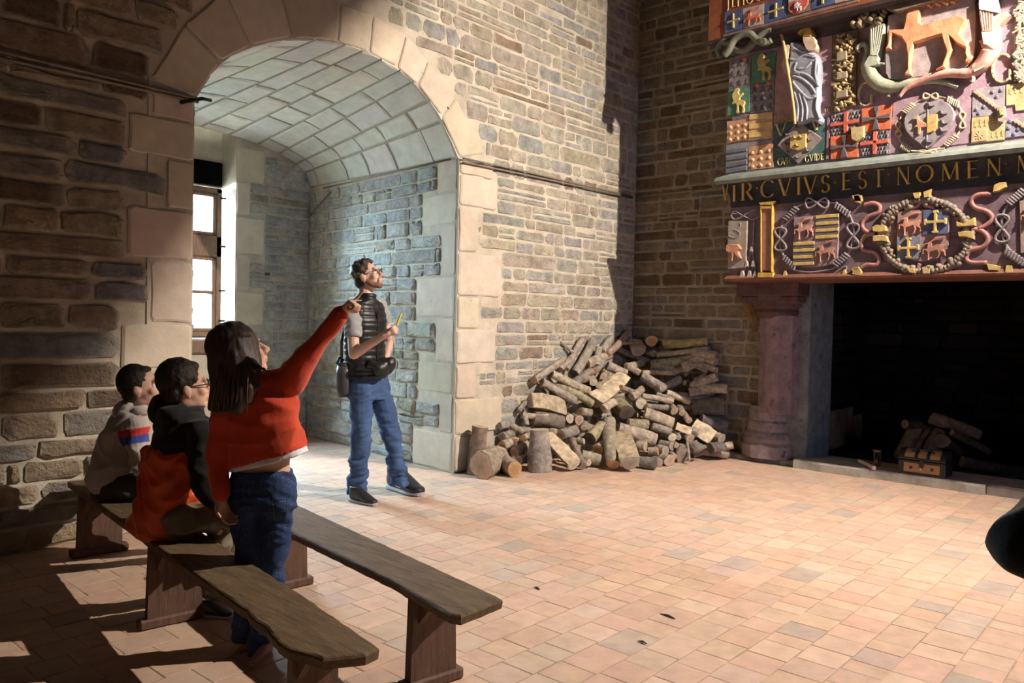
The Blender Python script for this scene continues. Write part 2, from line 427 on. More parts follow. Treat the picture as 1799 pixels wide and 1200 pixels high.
wl = []
for u0, u1, za, zb in courses(spans_f, 0, 3.1, (.08, .14), (.15, .34), rs):
    pl = rough_rect(u0, u1, za, zb, rs, .018, .014, .34)
    if pl: vs, fs = stone_mesh(pl, FW, rs.uniform(.01, .026), .02, .82, rs, .009); wl.append((vs, fs, edged(vs, pick_col(rs, EMB), (.46, .44, .38))))
pieces(wl, wall_far, 'stone', 'stone', 'small_stones')
m_ = MB(); m_.add(*bevbox(((WX0+WX1)/2, YE+.28, 2.86), ((WX1-WX0)/2-.02, .03, .13), .01))
m_.build('lintel', 'stone', wall_far, col=False); COLS = [(.10, .11, .11)]
wall_far.children[-1].data.color_attributes.new('Col', 'FLOAT_COLOR', 'POINT')
for d_ in wall_far.children[-1].data.color_attributes['Col'].data: d_.color = (.11, .12, .12, 1)
# vault: ruled between the front arch and a flatter arch at the far wall
NA = 48
def arch_pt(t):
    s = t*(len(arch_s)-1); i = min(int(s), len(arch_s)-2); f = s-i
    return V((arch_s[i][0]+(arch_s[i+1][0]-arch_s[i][0])*f, D, arch_s[i][1]+(arch_s[i+1][1]-arch_s[i][1])*f))
def far_pt(t):
    a = PI*(1-t); xc = (XA+XB)/2; return V((xc+math.cos(a)*(XB-XA)/2, YE, ZV+.03+math.sin(a)**.8*.44))
def vault(t, s): return arch_pt(t).lerp(far_pt(t), s)
def vnorm(t, s):
    e = .01; a = vault(min(1, t+e), s)-vault(max(0, t-e), s); b = vault(t, min(1, s+e))-vault(t, max(0, s-e))
    n = a.cross(b).normalized(); return n if n.dot(V((3.7, 6.5, 1))-vault(t, s)) > 0 else -n
vm = MB(); vs = []; fs = []
for i in range(NA+1):
    for j in range(9): vs.append(vault(i/NA, j/8)-vnorm(i/NA, j/8)*.0)
n0 = len(vs)
for i in range(NA+1):
    for j in range(9): vs.append(vault(i/NA, j/8)-vnorm(i/NA, j/8)*.12)
for i in range(NA):
    for j in range(8):
        a = i*9+j; fs.append((a, a+1, a+10, a+9)); fs.append((a+n0, a+9+n0, a+10+n0, a+1+n0))
vm.add(vs, fs); mat('vault_mortar', (.36, .32, .25), .95, .2, 6, .6, 40, .012, spec=.1); vault_o = vm.build('ceiling_embrasure_vault', 'vault_mortar'); vault_o['kind'] = 'structure'
PALE = [((.58, .56, .50), 4), ((.54, .53, .49), 3), ((.61, .58, .52), 3)]
# cut lines along the arch by arc length
rv = random.Random(5)
tl = [0]
while tl[-1] < 1: tl.append(tl[-1]+rv.uniform(.062, .082))
tl[-1] = 1
if tl[-1]-tl[-2] < .03: tl.pop(-2)
for i in range(len(tl)-1):
    s = -rv.uniform(0, .12)
    while s < 1:
        s2 = s+rv.uniform(.14, .30)
        if 1-s2 < .07: s2 = 1.0
        a, b = max(s, 0), min(s2, 1)
        if b-a < .03: s = s2; continue
        gs, gt = .0058, .0040; K = 4; vs = []
        ta, tb = tl[i]+gt, tl[i+1]-gt; sa, sb = a+gs*(1 if a > 0 else 0), b-gs
        j4 = [rv.uniform(-.006, .006) for _ in range(4)]
        for lift in (-.03, .008):
            for (u_, v_) in ((0, 0), (.5, 0), (1, 0), (1, 1), (.5, 1), (0, 1)):
                t_ = ta+(tb-ta)*u_; c_ = j4[0 if v_ == 0 and u_ < .5 else 1 if v_ == 0 else 2 if u_ > .5 else 3]
                q_ = sa+(sb-sa)*v_+c_*.8
                q_ = min(.999, max(0, q_)); vs.append(vault(t_, q_)+vnorm(t_, q_)*lift)
        for (u_, v_) in ((.08, .06), (.5, .04), (.92, .06), (.92, .94), (.5, .96), (.08, .94)):
            t_ = ta+(tb-ta)*u_; q_ = sa+(sb-sa)*v_; vs.append(vault(t_, q_)+vnorm(t_, q_)*(.016+rv.uniform(-.003, .003)))
        fs = []
        for r in (0, 1):
            for k in range(6): fs.append((r*6+k, r*6+(k+1) % 6, (r+1)*6+(k+1) % 6, (r+1)*6+k))
        fs.append((12, 13, 16, 17)); fs.append((13, 14, 15, 16))
        obj('vault_stone', vs, fs, 'ashlar', vault_o, pick_col(rv, PALE, .06)); s = s2
# ---------------------------------------------------------------- floor
rf = random.Random(21)
TER = [((.565, .375, .275), 6), ((.59, .40, .295), 6), ((.55, .385, .29), 4), ((.50, .375, .30), 1.2), ((.43, .34, .285), .5), ((.60, .42, .315), 3)]
fl = MB(); fl.add(*bbox2((-2.5, -3, -.12), (9.3, D+.3, -.0022))); fl.add(*bbox2((XL-.4, D+.3, -.12), (XB+.3, YE+.2, -.0022)))
floor = fl.build('floor', 'grout'); floor['kind'] = 'structure'
tiles = []
def tile_rows(x0, x1f, y0, y1):
    y = y0
    while y < y1-.02:
        h = rf.choice((.155, .16, .165, .175)); yb = min(y+h, y1); x = x0-rf.uniform(0, .15)
        x1 = x1f((y+yb)/2)
        while x < x1-.02:
            w_ = rf.choice((.15, .165, .165, .17, .22, .24, .12)); xb = min(x+w_, x1)
            if x1-xb < .05: xb = x1
            g = .0022; zt = rf.uniform(-.0007, .0007); e = .005; j = [rf.uniform(-.003, .003) for _ in range(8)]
            if xb-x > .03:
                o = [(x+g+j[0], y+g+j[1]), (xb-g+j[2], y+g+j[3]), (xb-g+j[4], yb-g+j[5]), (x+g+j[6], yb-g+j[7])]
                cx, cy = (x+xb)/2, (y+yb)/2
                i_ = [(a+(e if a < cx else -e), b+(e if b < cy else -e)) for a, b in o]
                k = rf.uniform(-.0012, .0012)
                vs = [V((a, b, -.02)) for a, b in o]+[V((a, b, zt-.0012)) for a, b in o]+[V((a, b, zt+k*(b-cy)*6)) for a, b in i_]
                fs = [(r*4+q, r*4+(q+1) % 4, r*4+4+(q+1) % 4, r*4+4+q) for r in (0, 1) for q in range(4)]+[(8, 9, 10, 11)]
                tiles.append((vs, fs, pick_col(rf, TER, .06)))
            x = xb
        y = yb
tile_rows(-1.2, lambda y: 7.58 if y > 0 else 7.7, -1.2, D-.03)
tile_rows(2.42, lambda y: XR+(XB-XR)*(y-D)/(YE-D), D-.03, YE)
pieces(tiles, floor, 'tile', 'tile', 'small_tiles', 300, 90)
# a few chips and splinters lie on the floor further down in the list of objects
# ---------------------------------------------------------------- window
mat('oak_frame', (.20, .125, .085), .6, .3, 12, .3, 30, .004, stretch=(6, 6, 1))
mat('iron', (.03, .028, .026), .6, .2, 20, .2, 60, .002, metal=.6)
gm = mat('glass_lit', (.8, .9, 1.0), .1, 0, 1, 0); gt = gm.node_tree; tr_ = gt.nodes.new('ShaderNodeBsdfTransparent'); tr_.inputs[0].default_value = (.93, .97, 1, 1)
mx_ = gt.nodes.new('ShaderNodeMixShader'); mx_.inputs[0].default_value = .06; gt.links.new(tr_.outputs[0], mx_.inputs[1]); gt.links.new(gt.nodes['Principled BSDF'].outputs[0], mx_.inputs[2]); gt.links.new(mx_.outputs[0], gt.nodes['Material Output'].inputs[0])
win = thing('window_1', 'x', 'x', (3.65, YE+.2, 0)); del win['label']; del win['category']; win['kind'] = 'structure'
fx0, fx1, fz0, fz1, fy = 3.05, 4.25, 1.12, 2.70, YE+.22
m_ = MB()
for a, b, c, d in ((fx0, fx0+.08, fz0, fz1), (fx1-.07, fx1, fz0, fz1), (fx0, fx1, fz0, fz0+.07), (fx0, fx1, fz1-.06, fz1), (fx0, fx1, 1.97, 2.20), (3.60, 3.70, fz0, fz1)):
    m_.add(*bevbox(((a+b)/2, fy, (c+d)/2), ((b-a)/2, .05, (d-c)/2), .012))
m_.build('window_frame', 'oak_frame', win)
for a, b in ((fx0+.08, 3.60), (3.70, fx1-.07)):
    for c, d in ((fz0+.07, 1.97), (2.20, fz1-.06)):
        m_ = MB()
        for e, f_, g_, h_ in ((a, a+.035, c, d), (b-.035, b, c, d), (a, b, c, c+.035), (a, b, d-.035, d)):
            m_.add(*bevbox(((e+f_)/2, fy-.02, (g_+h_)/2), ((f_-e)/2, .03, (h_-g_)/2), .008))
        if d < 2: m_.add(*bevbox(((a+b)/2, fy-.02, 1.60), ((b-a)/2, .02, .018), .006))
        ss = m_.build('sash', 'oak_frame', win)
        for (zz0, zz1) in (((c+.03, 1.59), (1.61, d-.03)) if d < 2 else ((c+.03, d-.03),)):
            m_ = MB(); m_.add(*bbox2((a+.03, fy-.004, zz0), (b-.03, fy+.004, zz1))); m_.build('pane', 'glass_lit', ss)
m_ = MB()
for z in (1.3, 1.62, 2.09, 2.60): m_.add(*tube([(fx1-.03, fy-.06, z), (fx1+.03, fy-.06, z)], .012, 6))
m_.build('hinge', 'iron', win)
sill = MB(); sill.add(*bevbox(((WX0+WX1)/2, YE+.12, 1.04), ((WX1-WX0)/2, .17, .08), .02)); o_ = sill.build('trim_window_sill', 'oak_frame'); o_['kind'] = 'structure'
# conduit pipes along the walls
def pipe_line(pts, name, label, r=.011, m='pipe'):
    m_ = MB(); m_.add(*tube(pts, r, 8)); o = m_.build(name, m, None, smooth=True); return tag(recentre(o), label, 'pipe')
mat('pipe', (.23, .19, .15), .5, .2, 20, .1, 60, .002)
for k_, (dz, lab) in enumerate(((0, 'upper thin metal conduit running along the rubble wall over the firewood'), (-.035, 'lower thin metal conduit running along the rubble wall over the firewood'))):
    pipe_line([(XR+.01, D-.035, ZV-.02+dz), (5.6, D-.035, ZV+dz*.9-.01), (6.5, D-.035, ZV-.01+dz*.6), (XF-.12, D-.04, ZV-.01+dz*.5)], 'conduit', lab, .009)
    pipe_line([(-.6, D-.05, ZV-.02+dz), (1.3, D-.05, ZV-.03+dz), (XL+.0, D-.05, ZV-.04+dz*.6)], 'conduit', ('upper' if k_ == 0 else 'lower')+' thin conduit crossing the dark wall left of the arch', .010)
pipe_line([(XF-.04, D-.06, ZV), (XF-.04, 4.2, ZV), (XF-.04, 3.55, ZV+.01)], 'conduit', 'thin conduit on the shaded wall between corner and chimney hood', .009)
pipe_line([(XL-.12, D-.06, ZV-.09), (XL+.03, D-.045, ZV-.03), (XL+.14, D+.06, ZV-.0)], 'cable', 'black cable end poking past the left spring of the arch', .012, 'iron')
p0 = V((XR+.03, D+.1, ZV-.03)); pe = lambda s, z: V((XR+(XB-XR)*s-.04, D+(YE-D)*s, z))
pipe_line([pe(.03, ZV-.02), pe(.4, ZV-.02), pe(.86, ZV-.02)], 'conduit', 'pale conduit at the foot of the embrasure vault', .009, 'pipe')
pipe_line([pe(.80, 2.72), pe(.985, 2.50)], 'rod', 'slanting pale rod on the embrasure wall under the vault', .010, 'pipe')
mat('overcast_sky', (.8, .9, 1), .9, 0, 1, 0, emit=((.84, 1.0, .95), 15.0))
vs, fs = bbox2((-1.5, 10.6, -1.5), (12, 10.65, 7)); o_ = obj('sky_backdrop', vs, fs, 'overcast_sky'); o_['kind'] = 'structure'
# ================================================================ the painted chimney hood
mat('paint', 'attr', .6, .26, 14, .5, 60, .006, spec=.3, tint=((.36, .31, .28), 26, .69), bscale2=20)
mat('gilt', 'attr', .42, .25, 22, .35, 60, .004, spec=.5)
XH, XC, XU = 7.0, 6.90, 6.80
PUR = (.34, .225, .27); PURD = (.15, .10, .115); GOLD = (.50, .35, .13); GOLDD = (.50, .31, .07); GRN = (.10, .21, .15); ORG = (.58, .15, .07); ORL = (.50, .27, .15)
STAG = (.66, .29, .15); GRY = (.35, .31, .31); BLU = (.085, .10, .19); BLG = (.30, .31, .38); DKG = (.13, .12, .13); CORN = (.19, .215, .19); PNK = (.62, .36, .30); FOL = (.29, .30, .22); RED = (.55, .12, .08); FLESH = (.58, .42, .31)
REG = dict(A=(1250, 0, 280/1768), B=(1500, 0, 299/1794), C=(1270, 150, 260/1799), D=(1530, 130, 269/1799), E=(1260, 320, 270/1705), F=(1500, 280, 299/1631), P=(0, 0, 1.0))
def K(reg, pts):
    a, b, s = REG[reg]; return [(a+x*s, b+y*s) for x, y in pts]
def onplane(px, py, P0, N):
    d = V(ray(px, py)); o = V(CAMP); return o+d*((V(P0)-o).dot(N)/d.dot(N))
class Pl:
    """a plane of the hood that reliefs are carved on"""
    def __init__(s, P0, N): s.P0 = V(P0); s.N = V(N).normalized()
    def at(s, p, lift=0.): return onplane(p[0], p[1], s.P0, s.N)+s.N*lift
PH = Pl((XH, 0, 2), (-1, 0, 0)); PU = Pl((XU, 0, 4), (-1, 0, 0))
hood = thing('chimney_hood', 'painted stone chimney hood carved with coats of arms over the black hearth', 'fireplace', (XF, 1.7, 0))
hy0, hy1 = -.35, onx(1283, 430, XH).y
def zon(px, py, x): return onx(px, py, x).z
z_bot = 1.785; z_trim = 1.835; z_fr = zon(1700, 330, XH); z_cb = 2.69; z_ct = zon(1500, 277, XC+.02); z_uc = zon(1460, 22, XU); z_cv = zon(1460, 62, XH); z_ut = ZT-.05
def slab(name, prof, m, col, y0=hy0, y1=hy1, parent=hood, lab=None):
    """profile [(x,z)] drawn along the hood; its side return follows the profile inward"""
    n = len(prof); vs = []; fs = []
    for y, s in ((y0, 0), (y1, 1)):
        for x, z in prof: vs.append(V((x, y+(XH-x if s else x-XH)*.9 if x < XH else y, z)))
    fs = [(i, (i+1) % n, (i+1) % n+n, i+n) for i in range(n)]+[tuple(range(n))[::-1], tuple(range(n, 2*n))]
    return obj(name, vs, fs, m, parent, col, label=lab)
slab('beam_moulding', [(XF, z_bot), (XH-.03, z_bot), (XH-.04, z_bot+.02), (XH-.02, z_trim), (XF, z_trim)], 'paint', (.18, .075, .05))
slab('lower_frieze', [(XF, z_trim), (XH, z_trim), (XH, z_fr), (XF, z_fr)], 'paint', PURD)
cove = []
for i in range(7):
    t = i/6; cove.append((XH+(XC-XH)*(1-math.cos(t*PI/2))**.9*1.0, z_fr+(z_cb-z_fr)*math.sin(t*PI/2)**.9))
slab('inscription_cove', [(XF, z_fr)]+cove+[(XF, z_cb)], 'paint', (.028, .029, .033))  # near-black colour stands in for shade under the cornice
slab('cornice', [(XF, z_cb), (XC-.01, z_cb), (XC-.035, z_cb+.03), (XC-.02, z_cb+.06), (XC+.02, z_ct-.03), (XH-.01, z_ct), (XF, z_ct)], 'paint', CORN)
slab('upper_panel', [(XF, z_ct), (XH, z_ct), (XH, z_cv), (XF, z_cv)], 'paint', PUR)
slab('upper_cove', [(XF, z_cv), (XH, z_cv), (XH-.03, z_cv+.07), (XU+.05, z_uc-.05), (XU-.01, z_uc-.03), (XU-.02, z_uc), (XF, z_uc)], 'paint', (.055, .038, .036))  # colour darkened to hold the shade under the upper frieze
slab('upper_frieze', [(XF, z_uc), (XU, z_uc), (XU, z_ut), (XF, z_ut)], 'paint', (.27, .085, .045))
def relief(name, pts, pl, th, col, parent, m='paint', inset=.25, lift=0., base=.004, sm=0, cap=.005):
    """outline in photograph pixels, carved th deep on the plane pl"""
    if sm: pts = [(p.x, p.y) for p in smooth_curve(pts, sm, True)]
    P = [pl.at(p, lift) for p in pts]
    ar = sum((P[i-1]-P[0]).cross(P[i]-P[0]).dot(pl.N) for i in range(len(P)))
    if ar < 0: P = P[::-1]
    bm = bmesh.new(); f = bm.faces.new([bm.verts.new(p+pl.N*th*.55) for p in P])
    back = [bm.verts.new(p-pl.N*base) for p in P]; fv = list(f.verts); n = len(P)
    for i in range(n): bm.faces.new((fv[i], back[i], back[(i+1) % n], fv[(i+1) % n]))
    f.normal_update()
    bmesh.ops.inset_region(bm, faces=[f], thickness=min(th*inset*1.6, cap), depth=th*.45, use_even_offset=False)
    bm.verts.index_update(); vs = [v.co.copy() for v in bm.verts]; fs = [[v.index for v in q.verts] for q in bm.faces]; bm.free()
    if isinstance(parent, MB): parent.add(vs, fs, col); return None
    return obj(name, vs, fs, m, parent, col)
def ptube(name, pts, pl, r, col, parent, n=6, m='paint', lift=None, k=4, closed=False, add=None):
    """rope or stem through photograph pixels lying on the plane"""
    c = smooth_curve(pts, k, closed) if k else [V((*p, 0)) for p in pts]
    if closed: c.append(c[0])
    rr = r if isinstance(r, list) else [r]*len(c)
    if isinstance(r, list) and len(r) != len(c):
        rr = [r[min(int(i/(len(c)-1)*(len(r)-1)), len(r)-2)]*(1-(i/(len(c)-1)*(len(r)-1)) % 1)+r[min(int(i/(len(c)-1)*(len(r)-1))+1, len(r)-1)]*((i/(len(c)-1)*(len(r)-1)) % 1) for i in range(len(c))]
    P = [pl.at((p.x, p.y), (lift if lift is not None else max(rr)*.55)) for p in c]
    vs, fs = tube(P, rr, n)
    if isinstance(parent, MB): parent.add(vs, fs, col); return None
    return obj(name, vs, fs, m, parent, col, smooth=True)
def disc(pts_c, r, n=10, sq=1.0, slope=0.): return [(pts_c[0]+math.cos(2*PI*k/n)*r, pts_c[1]+math.sin(2*PI*k/n)*r*sq+math.cos(2*PI*k/n)*r*slope) for k in range(n)]
def dome(c, r, pl, th, col, mb, n=8):
    ctr = pl.at(c); u = (pl.at((c[0]+r, c[1]))-ctr); v = (pl.at((c[0], c[1]+r))-ctr); vs = []
    for q, h in ((1, 0), (.85, .55), (.5, .9)):
        for k in range(n): a = 2*PI*k/n; vs.append(ctr+(u*math.cos(a)+v*math.sin(a))*q+pl.N*th*h)
    vs.append(ctr+pl.N*th); fs = [(r_*n+k, r_*n+(k+1) % n, r_*n+n+(k+1) % n, r_*n+n+k) for r_ in (0, 1) for k in range(n)]+[(2*n+k, 2*n+(k+1) % n, 3*n) for k in range(n)]
    mb.add(vs, fs, col)
def lerp2(q, u, v):
    """bilinear point in the pixel quad q = TL,TR,BR,BL"""
    a = (q[0][0]+(q[1][0]-q[0][0])*u, q[0][1]+(q[1][1]-q[0][1])*u); b = (q[3][0]+(q[2][0]-q[3][0])*u, q[3][1]+(q[2][1]-q[3][1])*u)
    return (a[0]+(b[0]-a[0])*v, a[1]+(b[1]-a[1])*v)
STG_B = [(600, 150), (585, 165), (500, 168), (470, 152), (560, 110), (640, 60), (700, 72), (735, 140), (725, 270), (760, 295), (950, 240), (1100, 200), (1180, 210), (1222, 250), (1205, 285), (1170, 330), (1150, 400), (1200, 450), (1240, 520), (1230, 600), (1270, 660), (1235, 692), (1200, 690), (1215, 640), (1200, 540), (1110, 490), (1040, 410), (1050, 440), (1070, 560), (1030, 640), (990, 740), (900, 778), (895, 760), (960, 720), (1000, 610), (1010, 570), (975, 480), (960, 400), (800, 450), (670, 490), (640, 600), (630, 720), (640, 820), (570, 815), (600, 760), (600, 620), (585, 500), (550, 450), (540, 430), (450, 390), (440, 430), (425, 510), (432, 548), (370, 562), (395, 500), (400, 380), (410, 345), (560, 340), (575, 280), (590, 200)]
STG = [((x-370)/900, (y-60)/770) for x, y in STG_B]
def stag(q, pl, th, col, parent, lift=0.):
    o = relief('stag', [lerp2(q, u, .22+v*.78) for u, v in STG], pl, th, col, parent, lift=lift, cap=.0012)
    mb = MB()
    for w_ in (0, .07):
        ptube('', [lerp2(q, .36, .24), lerp2(q, .48+w_, .17-w_), lerp2(q, .72, .10-w_*.5), lerp2(q, .92, .02+w_)], pl, .006, col, mb, 5, lift=lift+.012)
    for t in (.5, .64, .78): ptube('', [lerp2(q, t, .13), lerp2(q, t+.05, .02)], pl, .004, col, mb, 5, lift=lift+.012, k=1)
    mb.build('antlers', 'paint', parent, True)
LION = [(.30, .02), (.48, .0), (.58, .08), (.52, .18), (.60, .26), (.78, .20), (.84, .26), (.66, .36), (.62, .46), (.86, .50), (.98, .60), (.90, .72), (.96, .86), (.90, .98), (.72, .98), (.78, .88), (.76, .74), (.58, .68), (.56, .84), (.60, .98), (.38, .98), (.42, .80), (.40, .66), (.26, .60), (.16, .64), (.10, .58), (.20, .50), (.10, .36), (.12, .22), (.22, .12)]
def lion(q, pl, col, parent):
    relief('lion', [lerp2(q, u, v) for u, v in LION], pl, .028, col, parent, 'gilt', sm=2)
    ptube('lion_tail', [lerp2(q, .72, .62), lerp2(q, 1.0, .48), lerp2(q, .86, .28), lerp2(q, .92, .10), lerp2(q, 1.08, .06), lerp2(q, 1.04, .2)], pl, .007, col, parent, m='gilt')
def ermines(q, pl, nx, ny, col, parent, s=.5):
    mb = MB()
    for j in range(ny):
        for i in range(nx):
            u, v = (i+.5)/nx, (j+.5)/ny; a = .5/nx*s; b = .5/ny*.8
            P = [(u, v-b), (u+a*.35, v-b*.3), (u+a*.9, v-b*.45), (u+a*.4, v), (u+a, v+b), (u, v+b*.7), (u-a, v+b), (u-a*.4, v), (u-a*.9, v-b*.45), (u-a*.35, v-b*.3)]
            relief('', [lerp2(q, *p) for p in P], pl, .014, col, mb)
    each(mb, 'ermine_spot', 'paint', parent)
def quad(name, q, pl, th, col, parent=None, m='paint', lift=0.): return relief(name, q, pl, th, col, parent or hood, m, .2, lift)
def sub(q, u0, v0, u1, v1): return [lerp2(q, u0, v0), lerp2(q, u1, v0), lerp2(q, u1, v1), lerp2(q, u0, v1)]
# ---- lettering: strokes (x0,y0,x1,y1,width) with the letter 1 high, plus arcs
GL = {
 'I': (.30, [(.15, 0, .15, 1, .12)]), 'V': (.80, [(.08, 1, .40, 0, .12), (.72, 1, .40, 0, .05)]), 'N': (.80, [(.12, 0, .12, 1, .05), (.12, 1, .68, 0, .12), (.68, 0, .68, 1, .05)]),
 'E': (.58, [(.12, 0, .12, 1, .12), (.12, .97, .50, .97, .05), (.12, .52, .42, .52, .05), (.12, .03, .52, .03, .05)]), 'L': (.56, [(.12, 0, .12, 1, .12), (.12, .03, .52, .03, .06)]),
 'T': (.66, [(.33, 0, .33, 1, .12), (.04, .97, .62, .97, .05)]), 'M': (.98, [(.10, 0, .14, 1, .05), (.14, 1, .48, .08, .12), (.48, .08, .82, 1, .05), (.82, 1, .86, 0, .12)]), 'A': (.80, [(.06, 0, .40, 1, .05), (.40, 1, .74, 0, .12), (.20, .35, .60, .35, .05)]),
 'R': (.70, [(.12, 0, .12, 1, .12), (.34, .48, .66, 0, .11)]), 'P': (.6, [(.12, 0, .12, 1, .12)]), 'D': (.76, [(.12, 0, .12, 1, .12)]), 'J': (.3, [(.17, .1, .17, 1, .12)]), '.': (.2, [(.07, .5, .13, .5, .07)]), 'S': (.5, []), 'C': (.76, []), 'O': (.90, []), 'G': (.84, [(.72, 0.05, .72, .45, .11)]), 'U': (.7, [(.10, .3, .10, 1, .1), (.6, 0, .6, 1, .06)])}
ARC = {'R': [(.30, .74, .26, .26, -90, 90)], 'P': [(.30, .74, .26, .26, -90, 90)], 'D': [(.22, .5, .46, .48, -90, 90)], 'C': [(.45, .5, .38, .49, 40, 320)], 'O': [(.45, .5, .39, .49, 0, 360)], 'G': [(.45, .5, .38, .49, 40, 310)], 'S': [(.25, .74, .18, .24, 20, 250), (.25, .26, .20, .25, -160, 90)], 'J': [(.02, .1, .15, .25, -90, 0)], 'U': [(.35, .3, .25, .29, 180, 360)]}
def letter(ch, base, h, pl, col, parent, slope=0., wide=1., th=.012, m='gilt', lean=0., lift=0.):
    """base = pixel of the lower left corner, h = height in pixels"""
    w_, st = GL[ch]; mb = MB()
    def mp(x, y): return (base[0]+x*h*wide+y*lean*h, base[1]-y*h+x*h*wide*slope)
    def bar(x0, y0, x1, y1, t0, t1=None):
        t1 = t1 or t0; d = math.hypot(x1-x0, y1-y0) or 1; nx, ny = -(y1-y0)/d, (x1-x0)/d
        relief('', [mp(x0+nx*t0/2, y0+ny*t0/2), mp(x1+nx*t1/2, y1+ny*t1/2), mp(x1-nx*t1/2, y1-ny*t1/2), mp(x0-nx*t0/2, y0-ny*t0/2)], pl, th, col, mb, lift=lift)
    for x0, y0, x1, y1, t in st:
        bar(x0, y0, x1, y1, t)
        if abs(y1-y0) > .5:
            for x, y in ((x0, y0), (x1, y1)):
                if y < .02 or y > .98: bar(x-t*.5-.05, min(max(y, .02), .98), x+t*.5+.05, min(max(y, .02), .98), .035)
    for cx, cy, rx, ry, a0, a1 in ARC.get(ch, []):
        n = 12
        for k in range(n):
            a, b = math.radians(a0+(a1-a0)*k/n), math.radians(a0+(a1-a0)*(k+1)/n)
            t = .045+.075*abs(math.cos((a+b)/2))
            bar(cx+math.cos(a)*rx, cy+math.sin(a)*ry, cx+math.cos(b)*rx, cy+math.sin(b)*ry, t)
    mb.build('letter', m, parent, True)
# inscription on the cove, whose middle is nearly this slanted plane
PI_ = Pl(((XH+XC)/2+.012, 0, (z_fr+z_cb)/2), (-(z_cb-z_fr), 0, -(XH-XC)*.75))
ins = [('V', 1269, 352, .5), ('I', 1286, 354.5, 1), ('R', 1302, 352.5, 1), ('.', 1327, 346, 1), ('C', 1336, 348, 1), ('V', 1367, 345, 1), ('I', 1399, 342, 1), ('V', 1412, 341.5, 1), ('S', 1443, 338.5, 1), ('.', 1464, 336, 1), ('E', 1479, 334, 1), ('S', 1508, 331.5, 1), ('T', 1534, 329, 1), ('.', 1558, 322, 1), ('N', 1575, 325, 1), ('O', 1609, 321.5, 1.15), ('M', 1653, 318, 1.1), ('E', 1698, 313.5, 1.3), ('N', 1733, 310, 1.1), ('.', 1764, 303, 1), ('M', 1786, 304, 1.1)]
for ch, x, y, wd in ins:
    letter(ch, (x, y), 31 if x > 1290 else 29, PI_, GOLDD, hood, -.10, wd, lift=.004)
# ---- lower frieze
def rope_wreath(pts, col, parent, name='rope', r=.011, pl=PH, coils=(), eights=()):
    mb = MB(); ptube('', pts, pl, r, col, mb, 6, closed=True, lift=r*.6)
    for (x0, y0, x1, y1, n, w_) in coils:
        d = math.hypot(x1-x0, y1-y0); nx, ny = -(y1-y0)/d, (x1-x0)/d; tx, ty = (x1-x0)/d, (y1-y0)/d
        for k in range(n):
            t = (k+.5)/n; cx, cy = x0+(x1-x0)*t, y0+(y1-y0)*t
            ptube('', [(cx-nx*w_-tx*1.5, cy-ny*w_-ty*1.5), (cx, cy), (cx+nx*w_+tx*1.5, cy+ny*w_+ty*1.5)], pl, r*1.05, col, mb, 6, k=2, lift=r*1.9)
    for (cx, cy, w_, h_, vert) in eights:
        P = []
        for k in range(20):
            a = 2*PI*k/20; u, v = math.sin(a), math.sin(2*a)*.5
            P.append((cx+v*2*w_, cy+u*h_) if vert else (cx+u*w_, cy+v*2*h_))
        ptube('', P, pl, r, col, mb, 6, closed=True, k=2, lift=r*1.6)
    return mb.build(name, 'paint', parent, True, smooth=True)
ROPE = (.21, .175, .18)
# pilaster
q = K('E', [(505, 290), (632, 290), (620, 985), (505, 985)])
pil = quad('pilaster', q, PH, .03, (.30, .15, .09)); mb = MB()
for pts in (K('E', [(498, 262), (512, 262), (512, 1000), (498, 1000)]), K('E', [(620, 262), (636, 262), (628, 1000), (612, 1000)]), K('E', [(498, 270), (636, 270), (632, 302), (500, 302)]), K('E', [(478, 232), (660, 214), (625, 262), (500, 262)]), K('E', [(470, 1005), (640, 1005), (644, 1062), (466, 1062)])):
    relief('', pts, PH, .045, GOLDD, mb)
each(mb, 'gilt_moulding', 'gilt', pil)
# left shield cut by the corner, rope and tassels
sh = quad('shield', K('E', [(136, 432), (348, 432), (332, 950), (132, 970)]), PH, .03, (.30, .25, .21))
relief('stag_hindquarters', K('E', [(130, 700), (180, 692), (260, 695), (288, 730), (290, 750), (262, 765), (270, 800), (298, 850), (280, 855), (235, 815), (215, 780), (210, 830), (200, 880), (190, 880), (190, 785), (150, 785), (130, 770)]), PH, .045, (.55, .26, .16), sh, lift=.02)
mb = MB()
ptube('', K('E', [(140, 600), (220, 620), (270, 570), (200, 530), (140, 560)]), PH, .006, (.30, .25, .21), mb, lift=.03)
ptube('', K('E', [(270, 460), (275, 490), (240, 520)]), PH, .006, (.30, .25, .21), mb, lift=.03)
mb.build('antlers', 'paint', sh, True)
mb = MB()
ptube('', K('E', [(150, 380), (200, 325), (280, 370), (400, 415), (470, 370), (440, 305), (350, 335), (270, 390), (190, 415), (160, 360), (220, 350)]), PH, .009, ROPE, mb)
ptube('', K('E', [(410, 410), (405, 560), (395, 720), (345, 900)]), PH, .008, ROPE, mb); ptube('', K('E', [(395, 760), (410, 900)]), PH, .008, ROPE, mb, k=1)
for x, y, s in ((390, 745, 22), (335, 905, 26), (410, 905, 26), (290, 1020, 30), (370, 1020, 30), (430, 1020, 26)):
    relief('', K('E', [(x-s*.4, y-s*1.2), (x+s*.4, y-s*1.2), (x+s, y+s*1.3), (x-s, y+s*1.3)]), PH, .03, (.42, .36, .32), mb)
for a, b in (((335, 900), (290, 1000)), ((335, 920), (370, 1000)), ((410, 910), (430, 1000)), ((410, 910), (380, 1000))): ptube('', K('E', [a, b]), PH, .007, ROPE, mb, k=1)
mb.build('tassel_rope', 'paint', hood, True, smooth=False)
